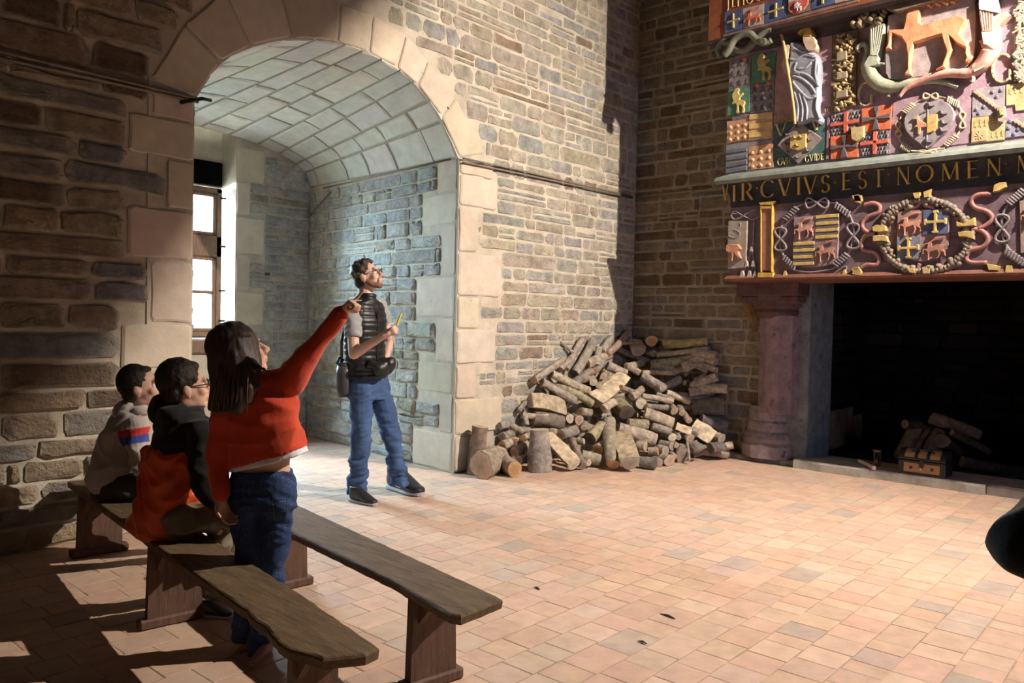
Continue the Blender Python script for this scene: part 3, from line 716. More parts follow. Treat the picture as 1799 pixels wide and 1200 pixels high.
# first quartered shield in its rope
q = K('E', [(860, 392), (1362, 352), (1340, 880), (852, 900)])
s1 = relief('shield', [q[0], q[1]]+K('E', [(1345, 850), (1300, 905), (1200, 935), (1090, 950), (960, 945), (880, 900), (850, 860)]), PH, .022, (.24, .17, .17), hood)
bars = MB()
for k in range(4):
    v = k*.145; relief('', sub(q, .49, v, 1, v+.072) if k else sub(q, .49, 0, 1, .075), PH, .012, GOLD, bars, lift=.020)
    v = .55+k*.145; relief('', sub(q, 0, v-.0, .48, v+.072), PH, .012, GOLD, bars, lift=.020)
each(bars, 'gold_bar', 'gilt', s1); bars = MB()
for k in range(3):
    v = .085+k*.145; relief('', sub(q, .49, v, 1, v+.05), PH, .006, DKG, bars, lift=.020)
    v = .632+k*.145; relief('', sub(q, 0, v, .48, v+.05), PH, .006, DKG, bars, lift=.020)
each(bars, 'black_bar', 'paint', s1)
stag(sub(q, .02, .02, .46, .50), PH, .02, (.48, .25, .19), s1, .022); stag(sub(q, .50, .54, .96, 1.0), PH, .02, (.42, .21, .16), s1, .022)
rope_wreath(K('E', [(980, 235), (870, 290), (750, 410), (710, 520), (700, 640), (720, 770), (780, 890), (900, 980), (1080, 1000), (1300, 950), (1440, 830), (1510, 640), (1520, 520), (1470, 370), (1370, 260), (1240, 225), (1110, 215)]), ROPE, hood, 'knotted_rope',
            coils=[(*K('E', [(750, 420)])[0], *K('E', [(900, 285)])[0], 6, 5), (*K('E', [(1310, 250)])[0], *K('E', [(1480, 370)])[0], 6, 6), (*K('E', [(740, 830)])[0], *K('E', [(880, 960)])[0], 6, 5), (*K('E', [(1310, 930)])[0], *K('E', [(1460, 800)])[0], 6, 6)],
            eights=[(*K('E', [(710, 635)])[0], 10, 20, True), (*K('E', [(1515, 600)])[0], 11, 22, True), (*K('E', [(1115, 235)])[0], 20, 9, False)])
mb = MB(); ptube('', K('E', [(770, 1000), (790, 950), (900, 990), (1060, 1060), (1250, 1040), (1420, 935), (1430, 990)]), PH, .008, ROPE, mb)
mb.build('rope_tail', 'paint', hood, True); mb = MB()
for x, y in ((765, 1025), (1420, 1010)): relief('', K('E', [(x-10, y-40), (x+10, y-40), (x+34, y+38), (x-34, y+38)]), PH, .03, GOLD, mb)
for x, y, r in ((1560, 190, 55), (1560, 1000, 60)): relief('', K('E', [(x-r, y-r*.6), (x+r*.4, y-r), (x+r, y), (x+r*.9, y+r*.6), (x-r*.3, y+r*.6)]), PH, .04, GOLD, mb)
for P in ([(10, 350), (90, 345), (95, 400), (70, 430), (20, 410)], [(1350, 250), (1400, 225), (1470, 220), (1475, 270), (1400, 310), (1340, 320)], [(1280, 1000), (1330, 1010), (1415, 1025), (1400, 1070), (1300, 1065)], [(1465, 1020), (1520, 1020), (1535, 1090), (1455, 1090)], [(0, 1040), (60, 1030), (85, 1070), (40, 1100), (0, 1110)]):
    relief('', K('F', P), PH, .04, GOLD, mb)
each(mb, 'gold_tassel', 'gilt', hood)
# fruit wreath with the second quartered shield and ribbons
q = K('F', [(425, 495), (925, 468), (905, 960), (420, 985)])
s2 = relief('shield', [q[0], q[1]]+K('F', [(912, 860), (860, 900), (780, 950), (650, 985), (540, 960), (440, 900), (415, 850)]), PH, .022, (.27, .17, .15), hood)
quad('blue_quarter', sub(q, .50, .02, .99, .50), PH, .008, BLU, s2, lift=.02); quad('blue_quarter', sub(q, .0, .52, .47, .96), PH, .008, (.16, .17, .22), s2, lift=.02)
CR = [(.40, .04), (.60, .04), (.62, .14), (.56, .14), (.56, .44), (.84, .44), (.84, .36), (.95, .38), (.95, .62), (.84, .62), (.84, .56), (.56, .56), (.56, .86), (.64, .88), (.60, .96), (.40, .96), (.36, .88), (.44, .86), (.44, .56), (.16, .56), (.16, .62), (.05, .62), (.05, .38), (.16, .36), (.16, .44), (.44, .44), (.44, .14), (.38, .14)]
for u0, v0, u1, v1 in ((.50, .02, .99, .50), (.0, .52, .47, .96)):
    qq = sub(q, u0, v0, u1, v1); relief('cross', [lerp2(qq, *p) for p in CR], PH, .028, GOLD, s2, 'gilt', lift=.024)
stag(sub(q, .03, .03, .48, .50), PH, .02, (.52, .25, .18), s2, .022); stag(sub(q, .50, .54, .97, 1.0), PH, .02, (.40, .20, .15), s2, .022)
rr_ = random.Random(4); mb = MB(); c0 = K('F', [(685, 735)])[0]
for k in range(150):
    a = rr_.uniform(0, 2*PI); rad = rr_.uniform(.80, 1.0); x = c0[0]+math.cos(a)*470*.1833*rad*.99; y = c0[1]+math.sin(a)*400*.1833*rad*.92
    cc = rr_.choice([(.20, .155, .12), (.24, .18, .135), (.17, .14, .12), (.21, .18, .11), (.26, .16, .12)])
    dome((x, y), rr_.uniform(3.4, 7), PH, rr_.uniform(.025, .05), cc, mb, 7)
for k in range(64):
    a = 2*PI*k/64; x = c0[0]+math.cos(a)*430*.1833*.98; y = c0[1]+math.sin(a)*365*.1833*.94; dome((x, y), rr_.uniform(5, 8), PH, .05, rr_.choice([(.22, .17, .13), (.18, .145, .12)]), mb, 8)
each(mb, 'fruit', 'paint', hood, True)
mb = MB()
for P in ([(195, 650), (230, 630), (320, 640), (330, 690), (260, 705), (200, 695)], [(200, 735), (260, 725), (330, 740), (350, 800), (300, 790), (200, 790)], [(995, 600), (1060, 620), (1170, 560), (1175, 640), (1080, 650), (1000, 650)], [(1010, 700), (1080, 690), (1160, 705), (1165, 770), (1090, 750), (1020, 745)], [(580, 330), (650, 320), (650, 380), (600, 385)], [(680, 320), (760, 290), (740, 370), (690, 380)], [(520, 1040), (600, 1050), (610, 1095), (550, 1090)], [(670, 1040), (750, 1050), (740, 1100), (680, 1100)]):
    relief('', K('F', P), PH, .06, GOLD, mb)
each(mb, 'gold_leaf', 'gilt', hood)
for nm, P in (('ribbon', [(100, 440), (190, 420), (250, 450), (240, 510), (150, 545), (90, 600), (90, 660), (160, 710), (210, 705)]), ('ribbon', [(200, 712), (120, 730), (75, 800), (100, 870), (200, 890), (245, 950), (220, 1010), (130, 1010), (70, 1040)]),
              ('ribbon', [(1330, 335), (1200, 340), (1130, 390), (1160, 460), (1280, 500), (1330, 560), (1290, 620), (1200, 670)]), ('ribbon', [(1100, 675), (1220, 680), (1290, 760), (1240, 840), (1120, 870), (1080, 950), (1130, 990), (1280, 990)]),
              ('ribbon', [(560, 470), (620, 440), (660, 400), (700, 440), (780, 465)]), ('ribbon', [(640, 1000), (620, 1050), (640, 1100)])):
    ptube(nm, K('F', P), PH, .019, (.32, .15, .13), hood, 6)
# third wreath entering at the right edge of the frieze, its shield beyond
rope_wreath(K('F', [(1420, 640), (1440, 500), (1540, 370), (1680, 300), (1850, 330), (1960, 480), (1980, 640), (1960, 800), (1850, 960), (1680, 1010), (1540, 920), (1450, 800)]), ROPE, hood, 'knotted_rope', coils=[(*K('F', [(1480, 430)])[0], *K('F', [(1640, 300)])[0], 7, 7), (*K('F', [(1450, 870)])[0], *K('F', [(1640, 1000)])[0], 7, 7)], eights=[(*K('F', [(1425, 665)])[0], 12, 24, True)])
s3 = quad('shield', K('F', [(1590, 400), (1900, 380), (1900, 900), (1600, 900)]), PH, .02, (.27, .20, .17))
stag(K('F', [(1604, 420), (1790, 410), (1790, 640), (1604, 650)]), PH, .02, (.50, .25, .18), s3, .02)
# ---- upper panel: heraldic squares on the left
def erm_panel(q, dots):
    p = quad('ermine_panel', q, PH, .010, (.21, .18, .18)); ermines(q, PH, 3, 3, (.09, .085, .09), p, .8)
    mb = MB()
    for u, v in dots: relief('', disc(lerp2(q, u, v), 4.2, 9), PH, .016, ORG, mb, lift=.006)
    each(mb, 'red_ball', 'paint', p)
erm_panel(K('A', [(205, 690), (440, 610), (435, 960), (195, 990)]), [(.72, .07)])
g1 = quad('lion_panel', K('A', [(448, 612), (728, 575), (704, 905), (444, 940)]), PH, .012, GRN); lion(K('A', [(490, 600), (690, 590), (680, 890), (500, 905)]), PH, GOLD, g1)
g2 = quad('lion_panel', K('A', [(195, 990), (435, 962), (425, 1245), (180, 1290)]), PH, .012, GRN); lion(K('A', [(225, 985), (395, 975), (385, 1260), (220, 1270)]), PH, (.58, .44, .16), g2)
erm_panel(K('A', [(440, 945), (702, 912), (697, 1225), (432, 1262)]), [(.30, .06), (.76, .03)])
def ball_panel(q, nx, ny, col=ORL):
    p = quad('ball_panel', q, PH, .012, col); mb = MB()
    for i in range(nx):
        for j in range(ny): dome(lerp2(q, (i+.5)/nx, .16+.84*(j+.5)/ny), 4.3, PH, .022, (.60, .40, .24), mb, 9)
    each(mb, 'ball', 'paint', p, True)
    return p
ball_panel(K('C', [(55, 440), (322, 395), (312, 660), (48, 710)]), 3, 3)
quad('dark_band', K('C', [(120, 385), (322, 352), (322, 400), (120, 440)]), PH, .014, (.16, .15, .17))
p = quad('striped_panel', K('C', [(325, 355), (617, 316), (610, 640), (315, 672)]), PH, .012, (.55, .33, .20)); mb = MB(); q = K('C', [(325, 355), (617, 316), (610, 640), (315, 672)])
for v in (.02, .38, .72): relief('', sub(q, .02, v, .98, v+.20), PH, .010, (.58, .42, .17), mb, lift=.01)
each(mb, 'gold_stripe', 'gilt', p)
p = quad('grey_striped_panel', K('C', [(45, 725), (612, 655), (612, 700), (312, 745), (305, 1040), (40, 1085)]), PH, .010, (.22, .21, .22)); mb = MB(); q = K('C', [(50, 790), (308, 755), (305, 1030), (42, 1078)])
for v in (.0, .30, .58, .84): relief('', sub(q, .0, v, .98, v+.16), PH, .012, (.13, .14, .17), mb, lift=.008)
each(mb, 'dark_stripe', 'paint', p)
ball_panel(K('C', [(315, 745), (617, 703), (620, 1000), (315, 1035)]), 3, 3)
# goddess with a spear
quad('statue_panel', K('P', [(1364, 86), (1463, 62), (1461, 202), (1360, 216)]), PH, .006, (.36, .215, .235))
st = relief('robed_statue', K('A', [(900, 500), (960, 480), (1040, 500), (1120, 560), (1210, 640), (1245, 760), (1235, 900), (1230, 1100), (1215, 1260), (1260, 1330), (1230, 1390), (1150, 1350), (1080, 1370), (980, 1390), (960, 1200), (930, 1000), (905, 850), (880, 800), (900, 650)]), PH, .085, (.28, .29, .345), hood, sm=2, inset=.5, cap=.02)
mb = MB()
for P in ([(930, 560), (1050, 600), (1200, 660)], [(910, 680), (980, 690), (1070, 640), (1180, 660)], [(940, 870), (1040, 900), (1140, 980), (1190, 1060)], [(950, 830), (1080, 850), (1180, 920), (1225, 980)], [(940, 930), (1010, 1020), (1120, 1120), (1200, 1090)], [(960, 1050), (1000, 1200), (990, 1370)], [(1010, 1060), (1050, 1220), (1040, 1370)], [(1060, 1090), (1100, 1230), (1090, 1350)], [(1200, 700), (1190, 850), (1220, 980)], [(985, 720), (960, 800), (1020, 850)], [(1210, 1100), (1200, 1220), (1240, 1340)], [(1150, 720), (1080, 780), (1000, 790)]):
    ptube('', K('A', P), PH, .013, (.31, .32, .37), mb, 6, lift=.082)
each(mb, 'robe_fold', 'paint', st, True)
relief('bare_arm', K('A', [(880, 520), (915, 540), (900, 640), (900, 740), (920, 830), (890, 870), (850, 840), (822, 740), (840, 640), (850, 560)]), PH, .09, FLESH, st, sm=2)
relief('statue_head', K('A', [(1060, 455), (1110, 430), (1180, 440), (1205, 500), (1218, 550), (1190, 590), (1120, 600), (1080, 540)]), PH, .11, FLESH, st, sm=2)
relief('helmet', K('A', [(990, 240), (1040, 230), (1080, 280), (1150, 260), (1165, 215), (1180, 260), (1140, 330), (1170, 400), (1150, 450), (1060, 455), (1090, 380), (1000, 410), (1060, 340), (1010, 300)]), PH, .11, GOLDD, st, 'gilt')
ptube('spear', K('A', [(760, 310), (820, 400), (860, 560), (895, 800), (930, 1000), (965, 1250), (975, 1400)]), PH, .012, (.50, .38, .18), hood, 6, lift=.10)
for ch, x, y, h_ in (('M', 633, 462, 88), ('I', 705, 450, 88), ('N', 728, 446, 88), ('E', 790, 437, 86), ('R', 838, 425, 86)):
    p_ = K('C', [(x, y)])[0]; letter(ch, p_, h_*.1445, PH, (.60, .48, .25), hood, -.14, .8, .010, lift=.006)
for ch, x, y in (('V', 1232, 322), ('A', 1272, 318)): letter(ch, K('C', [(x, y)])[0], 8, PH, (.60, .48, .25), hood, -.14, .8, .010, lift=.006)
# green panel with the lozenge
gp = quad('green_panel', K('C', [(628, 478), (1268, 378), (1252, 905), (625, 995)]), PH, .008, (.07, .13, .12))
lz = relief('lozenge', K('C', [(925, 432), (1216, 650), (925, 952), (680, 735)]), PH, .030, (.27, .215, .205), gp, lift=.006)
relief('gold_shield', K('C', [(848, 628), (1040, 598), (1042, 765), (990, 795), (938, 808), (890, 792), (846, 780)]), PH, .028, GOLD, gp, 'gilt', lift=.034)
mb = MB()
for x, y in ((925, 515), (1080, 570), (1070, 670), (800, 610), (795, 720), (815, 815), (925, 885), (1050, 800), (910, 650), (985, 645), (940, 745)):
    relief('', K('C', [(x-28, y-18), (x-12, y-24), (x+2, y), (x+32, y+4), (x+8, y+18), (x-14, y+14)]), PH, .014, (.16, .13, .13) if not 840 < x < 1000 or y > 800 or y < 600 else (.40, .28, .10), mb, lift=.034 if not 840 < x < 1000 or y > 800 or y < 600 else .058)
each(mb, 'little_bird', 'paint', gp)
for ch, x, y, h_, wd in (('V', 640, 628, 150, 1.2), ('V', 1068, 560, 160, 1.15), ('O', 672, 978, 85, .8), ('V', 728, 970, 85, .8), ('R', 780, 965, 85, .9), ('G', 1003, 938, 78, .8), ('V', 1058, 925, 78, .8), ('I', 1118, 915, 78, .8), ('D', 1140, 918, 78, .8), ('E', 1195, 912, 78, .9)):
    letter(ch, K('C', [(x, y)])[0], h_*.1445, PH, (.62, .52, .26), gp, -.14, wd, .012, lift=.008)
quad('purple_strip', K('C', [(1270, 375), (1308, 368), (1305, 900), (1256, 905)]), PH, .014, (.26, .17, .20))
# trophies column
tp = quad('trophy_panel', K('P', [(1464, 66), (1508, 54), (1505, 186), (1462, 202)]), PH, .02, (.20, .14, .07)); mb = MB()
for k in range(95):
    y = 68+k*1.36; x = rr_.uniform(1467, 1501); y = y-(x-1464)*.25; a = rr_.uniform(0, PI); L_ = rr_.uniform(4, 10)
    if rr_.random() < .6: ptube('', [(x-math.cos(a)*L_, y-math.sin(a)*L_*.5), (x, y+rr_.uniform(-2, 2)), (x+math.cos(a)*L_, y+math.sin(a)*L_*.5)], PH, .011, rr_.choice([(.40, .30, .15), (.34, .25, .13)]), mb, 5, k=2, lift=.03)
    else: dome((x, y), rr_.uniform(3.5, 6), PH, .05, rr_.choice([(.42, .31, .16), (.36, .26, .14)]), mb, 7)
for x, y, w_, h_ in ((1474, 95, 17, 16), (1474, 131, 18, 12), (1473, 163, 19, 13)): relief('', [(x, y), (x+w_, y-4), (x+w_, y+h_-4), (x, y+h_)], PH, .06, (.30, .235, .16), mb)
mb.build('trophies', 'paint', tp, True); tp.children[-1]['kind'] = 'stuff'
tp2 = quad('trophy_panel', K('B', [(1700, 50), (1860, 0), (1860, 830), (1690, 860)]), PH, .02, (.40, .33, .24)); mb = MB()
for k in range(80):
    x = rr_.uniform(1786, 1806); y = rr_.uniform(8, 142); a = rr_.uniform(0, PI); L_ = rr_.uniform(4, 9)
    ptube('', [(x-math.cos(a)*L_, y-math.sin(a)*L_), (x, y+rr_.uniform(-3, 3)), (x+math.cos(a)*L_, y+math.sin(a)*L_)], PH, .011, (.52, .44, .32), mb, 5, k=2, lift=.03)
mb.build('trophies', 'paint', tp2, True); tp2.children[-1]['kind'] = 'stuff'
# scaled cross panel
Q = K('P', [(1460, 201), (1568, 183), (1564, 271), (1460, 281)])
cp = quad('cross_panel', Q, PH, .010, (.23, .19, .20)); mb = MB()
for u0, v0, u1, v1 in ((.0, .02, .50, .48), (.50, .5, .98, .98)):
    qq = sub(Q, u0, v0, u1, v1)
    for i in range(9):
        for j in range(6):
            u, v = (i+.5+.5*(j % 2))/9.6, (j+.5)/6; relief('', [lerp2(qq, u-.05, v-.06), lerp2(qq, u+.05, v-.06), lerp2(qq, u, v+.09)], PH, .012, (.33, .28, .29) if (i+j) % 2 else (.14, .12, .14), mb, lift=.008)
mb.build('scale_pattern', 'paint', cp, True)['kind'] = 'stuff'; mb = MB()
for u0, v0, u1, v1 in ((.0, .02, .50, .48), (.50, .5, .98, .98)):
    qq = sub(Q, u0, v0, u1, v1); relief('', sub(qq, .44, 0, .58, 1), PH, .02, RED, mb, lift=.01); relief('', sub(qq, 0, .42, 1, .58), PH, .02, RED, mb, lift=.01)
mb.build('red_crosses', 'paint', cp, True)['kind'] = 'stuff'
for u0, v0, u1, v1 in ((.51, .0, 1, .50), (.0, .5, .47, 1.0)):
    qq = sub(Q, u0, v0, u1, v1); pp = quad('orange_quarter', qq, PH, .010, ORG, cp, lift=.01)
    relief('splayed_cross', [lerp2(qq, *p) for p in ((.5, .42), (.40, 0.02), (.60, 0.02), (.54, .44), (.98, .38), (.98, .60), (.54, .54), (.64, .98), (.38, .98), (.47, .55), (.02, .62), (.02, .38), (.46, .46))], PH, .018, (.12, .10, .11), cp, lift=.02)
relief('gold_shield', K('P', [(1498, 226), (1521, 223), (1521, 243), (1509, 251), (1499, 246)]), PH, .03, (.48, .38, .18), cp, 'gilt', lift=.024)
# heart shield in knotted cord
hp = quad('heart_panel', K('D', [(265, 320), (1190, 110), (1165, 812), (225, 935)]), PH, .006, PUR)
hs = relief('heart_shield', K('D', [(690, 350), (800, 320), (930, 360), (995, 460), (985, 560), (900, 690), (780, 800), (680, 890), (590, 830), (480, 740), (420, 650), (415, 530), (480, 430), (580, 370), (640, 345)]), PH, .055, (.27, .235, .245), hood, sm=2)
relief('gold_quarter', K('D', [(685, 505), (808, 490), (805, 640), (770, 690), (682, 718)]), PH, .014, GOLD, hs, 'gilt', lift=.055)
relief('stag_forepart', K('D', [(508, 548), (580, 500), (600, 560), (680, 600), (680, 640), (620, 650), (600, 730), (575, 725), (575, 650), (530, 640), (565, 610), (560, 555)]), PH, .018, (.48, .25, .15), hs, lift=.053)
mb = MB(); ptube('', K('D', [(580, 505), (640, 470), (670, 460)]), PH, .005, DKG, mb, k=2, lift=.058); ptube('', K('D', [(690, 350), (690, 600), (672, 880)]), PH, .004, (.45, .38, .36), mb, k=2, lift=.056)
for x, y in ((870, 480), (880, 590), (865, 680), (725, 385), (700, 808)): relief('', K('D', [(x-40, y-35), (x-15, y-35), (x, y), (x+50, y+5), (x+10, y+25), (x-25, y+15)]), PH, .016, DKG, mb, lift=.053)
each(mb, 'little_bird', 'paint', hs)
rope_wreath(K('D', [(700, 270), (860, 275), (1000, 340), (1060, 430), (1080, 560), (1040, 680), (980, 760), (880, 850), (680, 900), (480, 905), (380, 830), (330, 730), (330, 600), (370, 480), (450, 400), (560, 320)]), (.50, .40, .26), hood, 'knotted_cord', r=.009,
            coils=[(*K('D', [(900, 300)])[0], *K('D', [(1040, 370)])[0], 6, 5.5), (*K('D', [(360, 830)])[0], *K('D', [(470, 900)])[0], 6, 5.5), (*K('D', [(390, 460)])[0], *K('D', [(510, 360)])[0], 6, 4.5), (*K('D', [(880, 850)])[0], *K('D', [(1010, 730)])[0], 6, 4.5)],
            eights=[(*K('D', [(705, 265)])[0], 13, 5, False), (*K('D', [(1080, 550)])[0], 5, 14, True), (*K('D', [(330, 650)])[0], 5, 12, True)])
PCN = Pl((XC+.005, 0, 2.75), (-1, 0, .25)); mb = MB()
for P in ([(530, 975), (600, 950), (680, 920), (760, 905), (770, 930), (690, 930), (590, 925), (600, 905), (680, 920), (760, 950), (850, 940)], [(480, 912), (580, 915), (680, 915), (870, 880)]): ptube('', K('D', P), PCN, .007, (.48, .41, .29), mb, lift=.012)
mb.build('bow', 'paint', hood, True)
# right-hand squares
rp = quad('indented_panel', K('D', [(1195, 185), (1582, 135), (1572, 395), (1575, 480), (1190, 510)]), PH, .010, (.30, .26, .28)); mb = MB()
for k in range(7):
    x, y = 1230+k*38, 225+k*28; relief('', K('D', [(x-20, y-8), (x+24, y-30), (x+62, y+10), (x+10, y+30)]), PH, .016, (.58, .32, .22), mb, lift=.006)
each(mb, 'orange_lozenge', 'paint', rp); mb = MB()
for x, y in ((1430, 215), (1530, 195), (1480, 270), (1240, 420), (1330, 390), (1270, 465)): dome(K('D', [(x, y)])[0], 5, PH, .018, (.16, .16, .22), mb, 6)
each(mb, 'flower', 'paint', rp)
q = K('D', [(1188, 515), (1580, 480), (1575, 775), (1175, 818)]); gq = quad('gold_panel', q, PH, .012, (.50, .38, .20), m='gilt')
relief('quarter', sub(q, .02, .52, .49, .97), PH, .008, (.55, .33, .19), gq, lift=.01)
ermines(sub(q, .02, .04, .48, .48), PH, 3, 1, (.36, .25, .12), gq, .7); ermines(sub(q, .54, .52, .98, .95), PH, 3, 1, (.36, .25, .12), gq, .7); mb = MB()
for u, v in ((.74, .22), (.25, .74)):
    for a in range(0, 180, 45): ptube('', [lerp2(q, u-.12*math.cos(math.radians(a)), v-.16*math.sin(math.radians(a))), lerp2(q, u+.12*math.cos(math.radians(a)), v+.16*math.sin(math.radians(a)))], PH, .006, (.46, .32, .16), mb, k=1, lift=.016)
mb.build('spread_eagle', 'gilt', gq, True)
relief('small_shield', K('D', [(1490, 400), (1585, 385), (1600, 510), (1560, 580), (1500, 570)]), PH, .045, (.36, .30, .26), hood); relief('small_gold_quarter', K('D', [(1520, 430), (1570, 425), (1575, 500), (1530, 505)]), PH, .012, GOLD, hood, 'gilt', lift=.045)
q = K('D', [(1590, 130), (1900, 90), (1900, 420), (1700, 440), (1690, 365), (1590, 380)]); gq = relief('gold_panel', q, PH, .012, (.54, .42, .22), hood, 'gilt'); ermines(K('D', [(1600, 160), (1790, 135), (1790, 250), (1600, 270)]), PH, 3, 1, (.36, .26, .12), gq, .8)
rp = quad('indented_panel', K('D', [(1583, 590), (1900, 440), (1900, 720), (1580, 755)]), PH, .010, (.27, .25, .30)); mb = MB()
for k in range(5):
    x, y = 1690+k*40, 560+k*26; relief('', K('D', [(x-20, y-8), (x+24, y-30), (x+62, y+10), (x+10, y+30)]), PH, .016, (.58, .32, .22), mb, lift=.006)
each(mb, 'orange_lozenge', 'paint', rp); mb = MB()
for x, y in ((1620, 640), (1730, 655), (1680, 710), (1640, 560)): dome(K('D', [(x, y)])[0], 5, PH, .018, (.14, .14, .22), mb, 6)
each(mb, 'flower', 'paint', rp)
# great shield with the orange stag between two cornucopias
gs = relief('great_shield', K('B', [(378, 190), (430, 165), (1290, -40), (1310, 200), (1300, 500), (1275, 670), (1200, 730), (1060, 760), (900, 775), (805, 835), (740, 820), (600, 850), (480, 865), (390, 850), (355, 780), (350, 600), (365, 380)]), PH, .055, (.36, .31, .31), hood)
relief('stag', K('B', STG_B), PH, .060, STAG, gs, inset=.35, lift=.05, cap=.010)
mb = MB()
for P in ([(700, 95), (760, 75), (900, 55), (1060, 40), (1190, 0), (1300, -50)], [(690, 95), (740, 40), (800, 0), (860, -40)], [(820, 75), (860, 110)], [(900, 65), (950, 95)], [(980, 55), (1030, 80)], [(1060, 45), (1100, 60)], [(860, 60), (820, 20)], [(1000, 45), (970, 0)]):
    ptube('', K('B', P), PH, [.020, .012], (.68, .36, .20), mb, 6, lift=.09)
mb.build('antlers', 'paint', gs, True, smooth=True)
cg = ptube('cornucopia', K('B', [(50, 530), (80, 490), (140, 480), (175, 540), (165, 640), (160, 720), (210, 830), (300, 905), (420, 925), (560, 900), (700, 870), (860, 860), (980, 880), (1060, 910), (1110, 930)]), PH, [.022, .022, .030, .040, .055, .060, .055, .045, .032, .024, .020, .016], FOL, hood, 10, lift=.035)
relief('fluted_horn', K('B', [(200, 330), (240, 270), (360, 270), (350, 420), (300, 600), (285, 660), (300, 700), (160, 740), (150, 680), (205, 590), (190, 450)]), PH, .085, (.42, .43, .33), cg)
mb = MB()
for k in range(6): ptube('', K('B', [(215+k*26, 300), (215+k*20, 450), (215+k*12, 610)]), PH, .009, (.50, .49, .36), mb, 5, lift=.082)
each(mb, 'flute', 'paint', cg)
mb = MB(); dome(K('B', [(55, 530)])[0], 5, PH, .06, (.40, .30, .28), mb); ptube('', K('B', [(390, 930), (385, 990), (375, 1030)]), PH, .022, FOL, mb, lift=.03); ptube('', K('B', [(345, 690), (280, 680), (290, 640)]), PH, .010, FOL, mb, lift=.05)
each(mb, 'tendril', 'paint', cg, True)
cpk = ptube('cornucopia', K('B', [(500, 1040), (560, 960), (680, 890), (860, 820), (1060, 790), (1220, 790), (1310, 740), (1400, 660), (1450, 560)]), PH, [.014, .020, .026, .032, .036, .040, .050, .060, .060], (.56, .30, .25), hood, 10, lift=.055)
relief('fluted_horn', K('B', [(1345, 30), (1540, 20), (1560, 180), (1640, 150), (1680, 190), (1560, 300), (1560, 500), (1520, 600), (1440, 700), (1370, 690), (1390, 600), (1370, 480), (1400, 380), (1345, 150)]), PH, .085, (.60, .42, .34), cpk)
mb = MB()
relief('', K('B', [(1345, 30), (1540, 20), (1560, 180), (1450, 165), (1345, 140)]), PH, .10, (.60, .62, .56), mb); relief('', K('B', [(1370, 370), (1560, 370), (1560, 500), (1500, 560), (1440, 520), (1390, 500)]), PH, .10, (.56, .54, .44), mb); relief('', K('B', [(1270, 730), (1370, 640), (1410, 740), (1300, 800)]), PH, .10, (.46, .45, .36), mb)
for k in range(5): ptube('', K('B', [(1360+k*30, 150), (1375+k*26, 260), (1390+k*22, 360)]), PH, .009, (.66, .44, .34), mb, 5, lift=.086)
ptube('', K('B', [(1150, 800), (1240, 800), (1275, 850), (1260, 885)]), PH, .018, (.56, .30, .25), mb, lift=.06); ptube('', K('B', [(1350, 480), (1380, 470), (1400, 520)]), PH, .022, (.60, .38, .32), mb, lift=.06)
mb.build('horn_band', 'paint', cpk, True)
for (x, y, h_, wd) in ((40, 1130, 250, .82), (1445, 890, 300, .95)): letter('G', K('B', [(x, y)])[0], h_*.1667, PH, (.60, .50, .28), hood, -.12, wd, .020, lift=.004)
# fruit cluster and knotted serpent under the upper frieze
PV = Pl((XH-.08, 0, 3.8), (-1, 0, 0)); mb = MB()
for k in range(46):
    x, y = rr_.uniform(1500, 1562), rr_.uniform(-4, 40); y += (1562-x)*.1
    dome((x, y), rr_.uniform(3.5, 7.5), PV, rr_.uniform(.05, .09), rr_.choice([(.22, .18, .12), (.20, .16, .10), (.28, .24, .12), (.34, .20, .15), (.15, .12, .09)]), mb, 8)
each(mb, 'carved_fruit', 'paint', hood, True)
relief('carved_leaf', K('P', [(1562, 20), (1590, -10), (1640, -20), (1660, 0), (1620, 14), (1580, 26)]), PV, .07, (.17, .12, .09), hood)
PS = Pl((XU+.03, 0, 3.9), (-1, 0, 0)); SER = (.15, .155, .115)
sp = ptube('serpent', K('A', [(120, 640), (90, 560), (140, 480), (230, 500), (300, 560), (400, 560), (480, 480), (560, 400), (650, 350), (680, 350)]), PS, [.026, .034, .036, .036, .034, .032, .026, .022], SER, hood, 8, lift=.03)
ptube('serpent_coil', K('A', [(180, 640), (230, 580), (290, 470), (380, 410), (470, 400), (520, 450), (560, 480), (640, 500), (700, 470)]), PS, [.030, .036, .034, .030, .028, .030, .026], SER, sp, 8, lift=.07)
relief('serpent_head', K('A', [(580, 460), (640, 450), (670, 500), (640, 530), (590, 520)]), PS, .06, SER, sp, lift=.05)
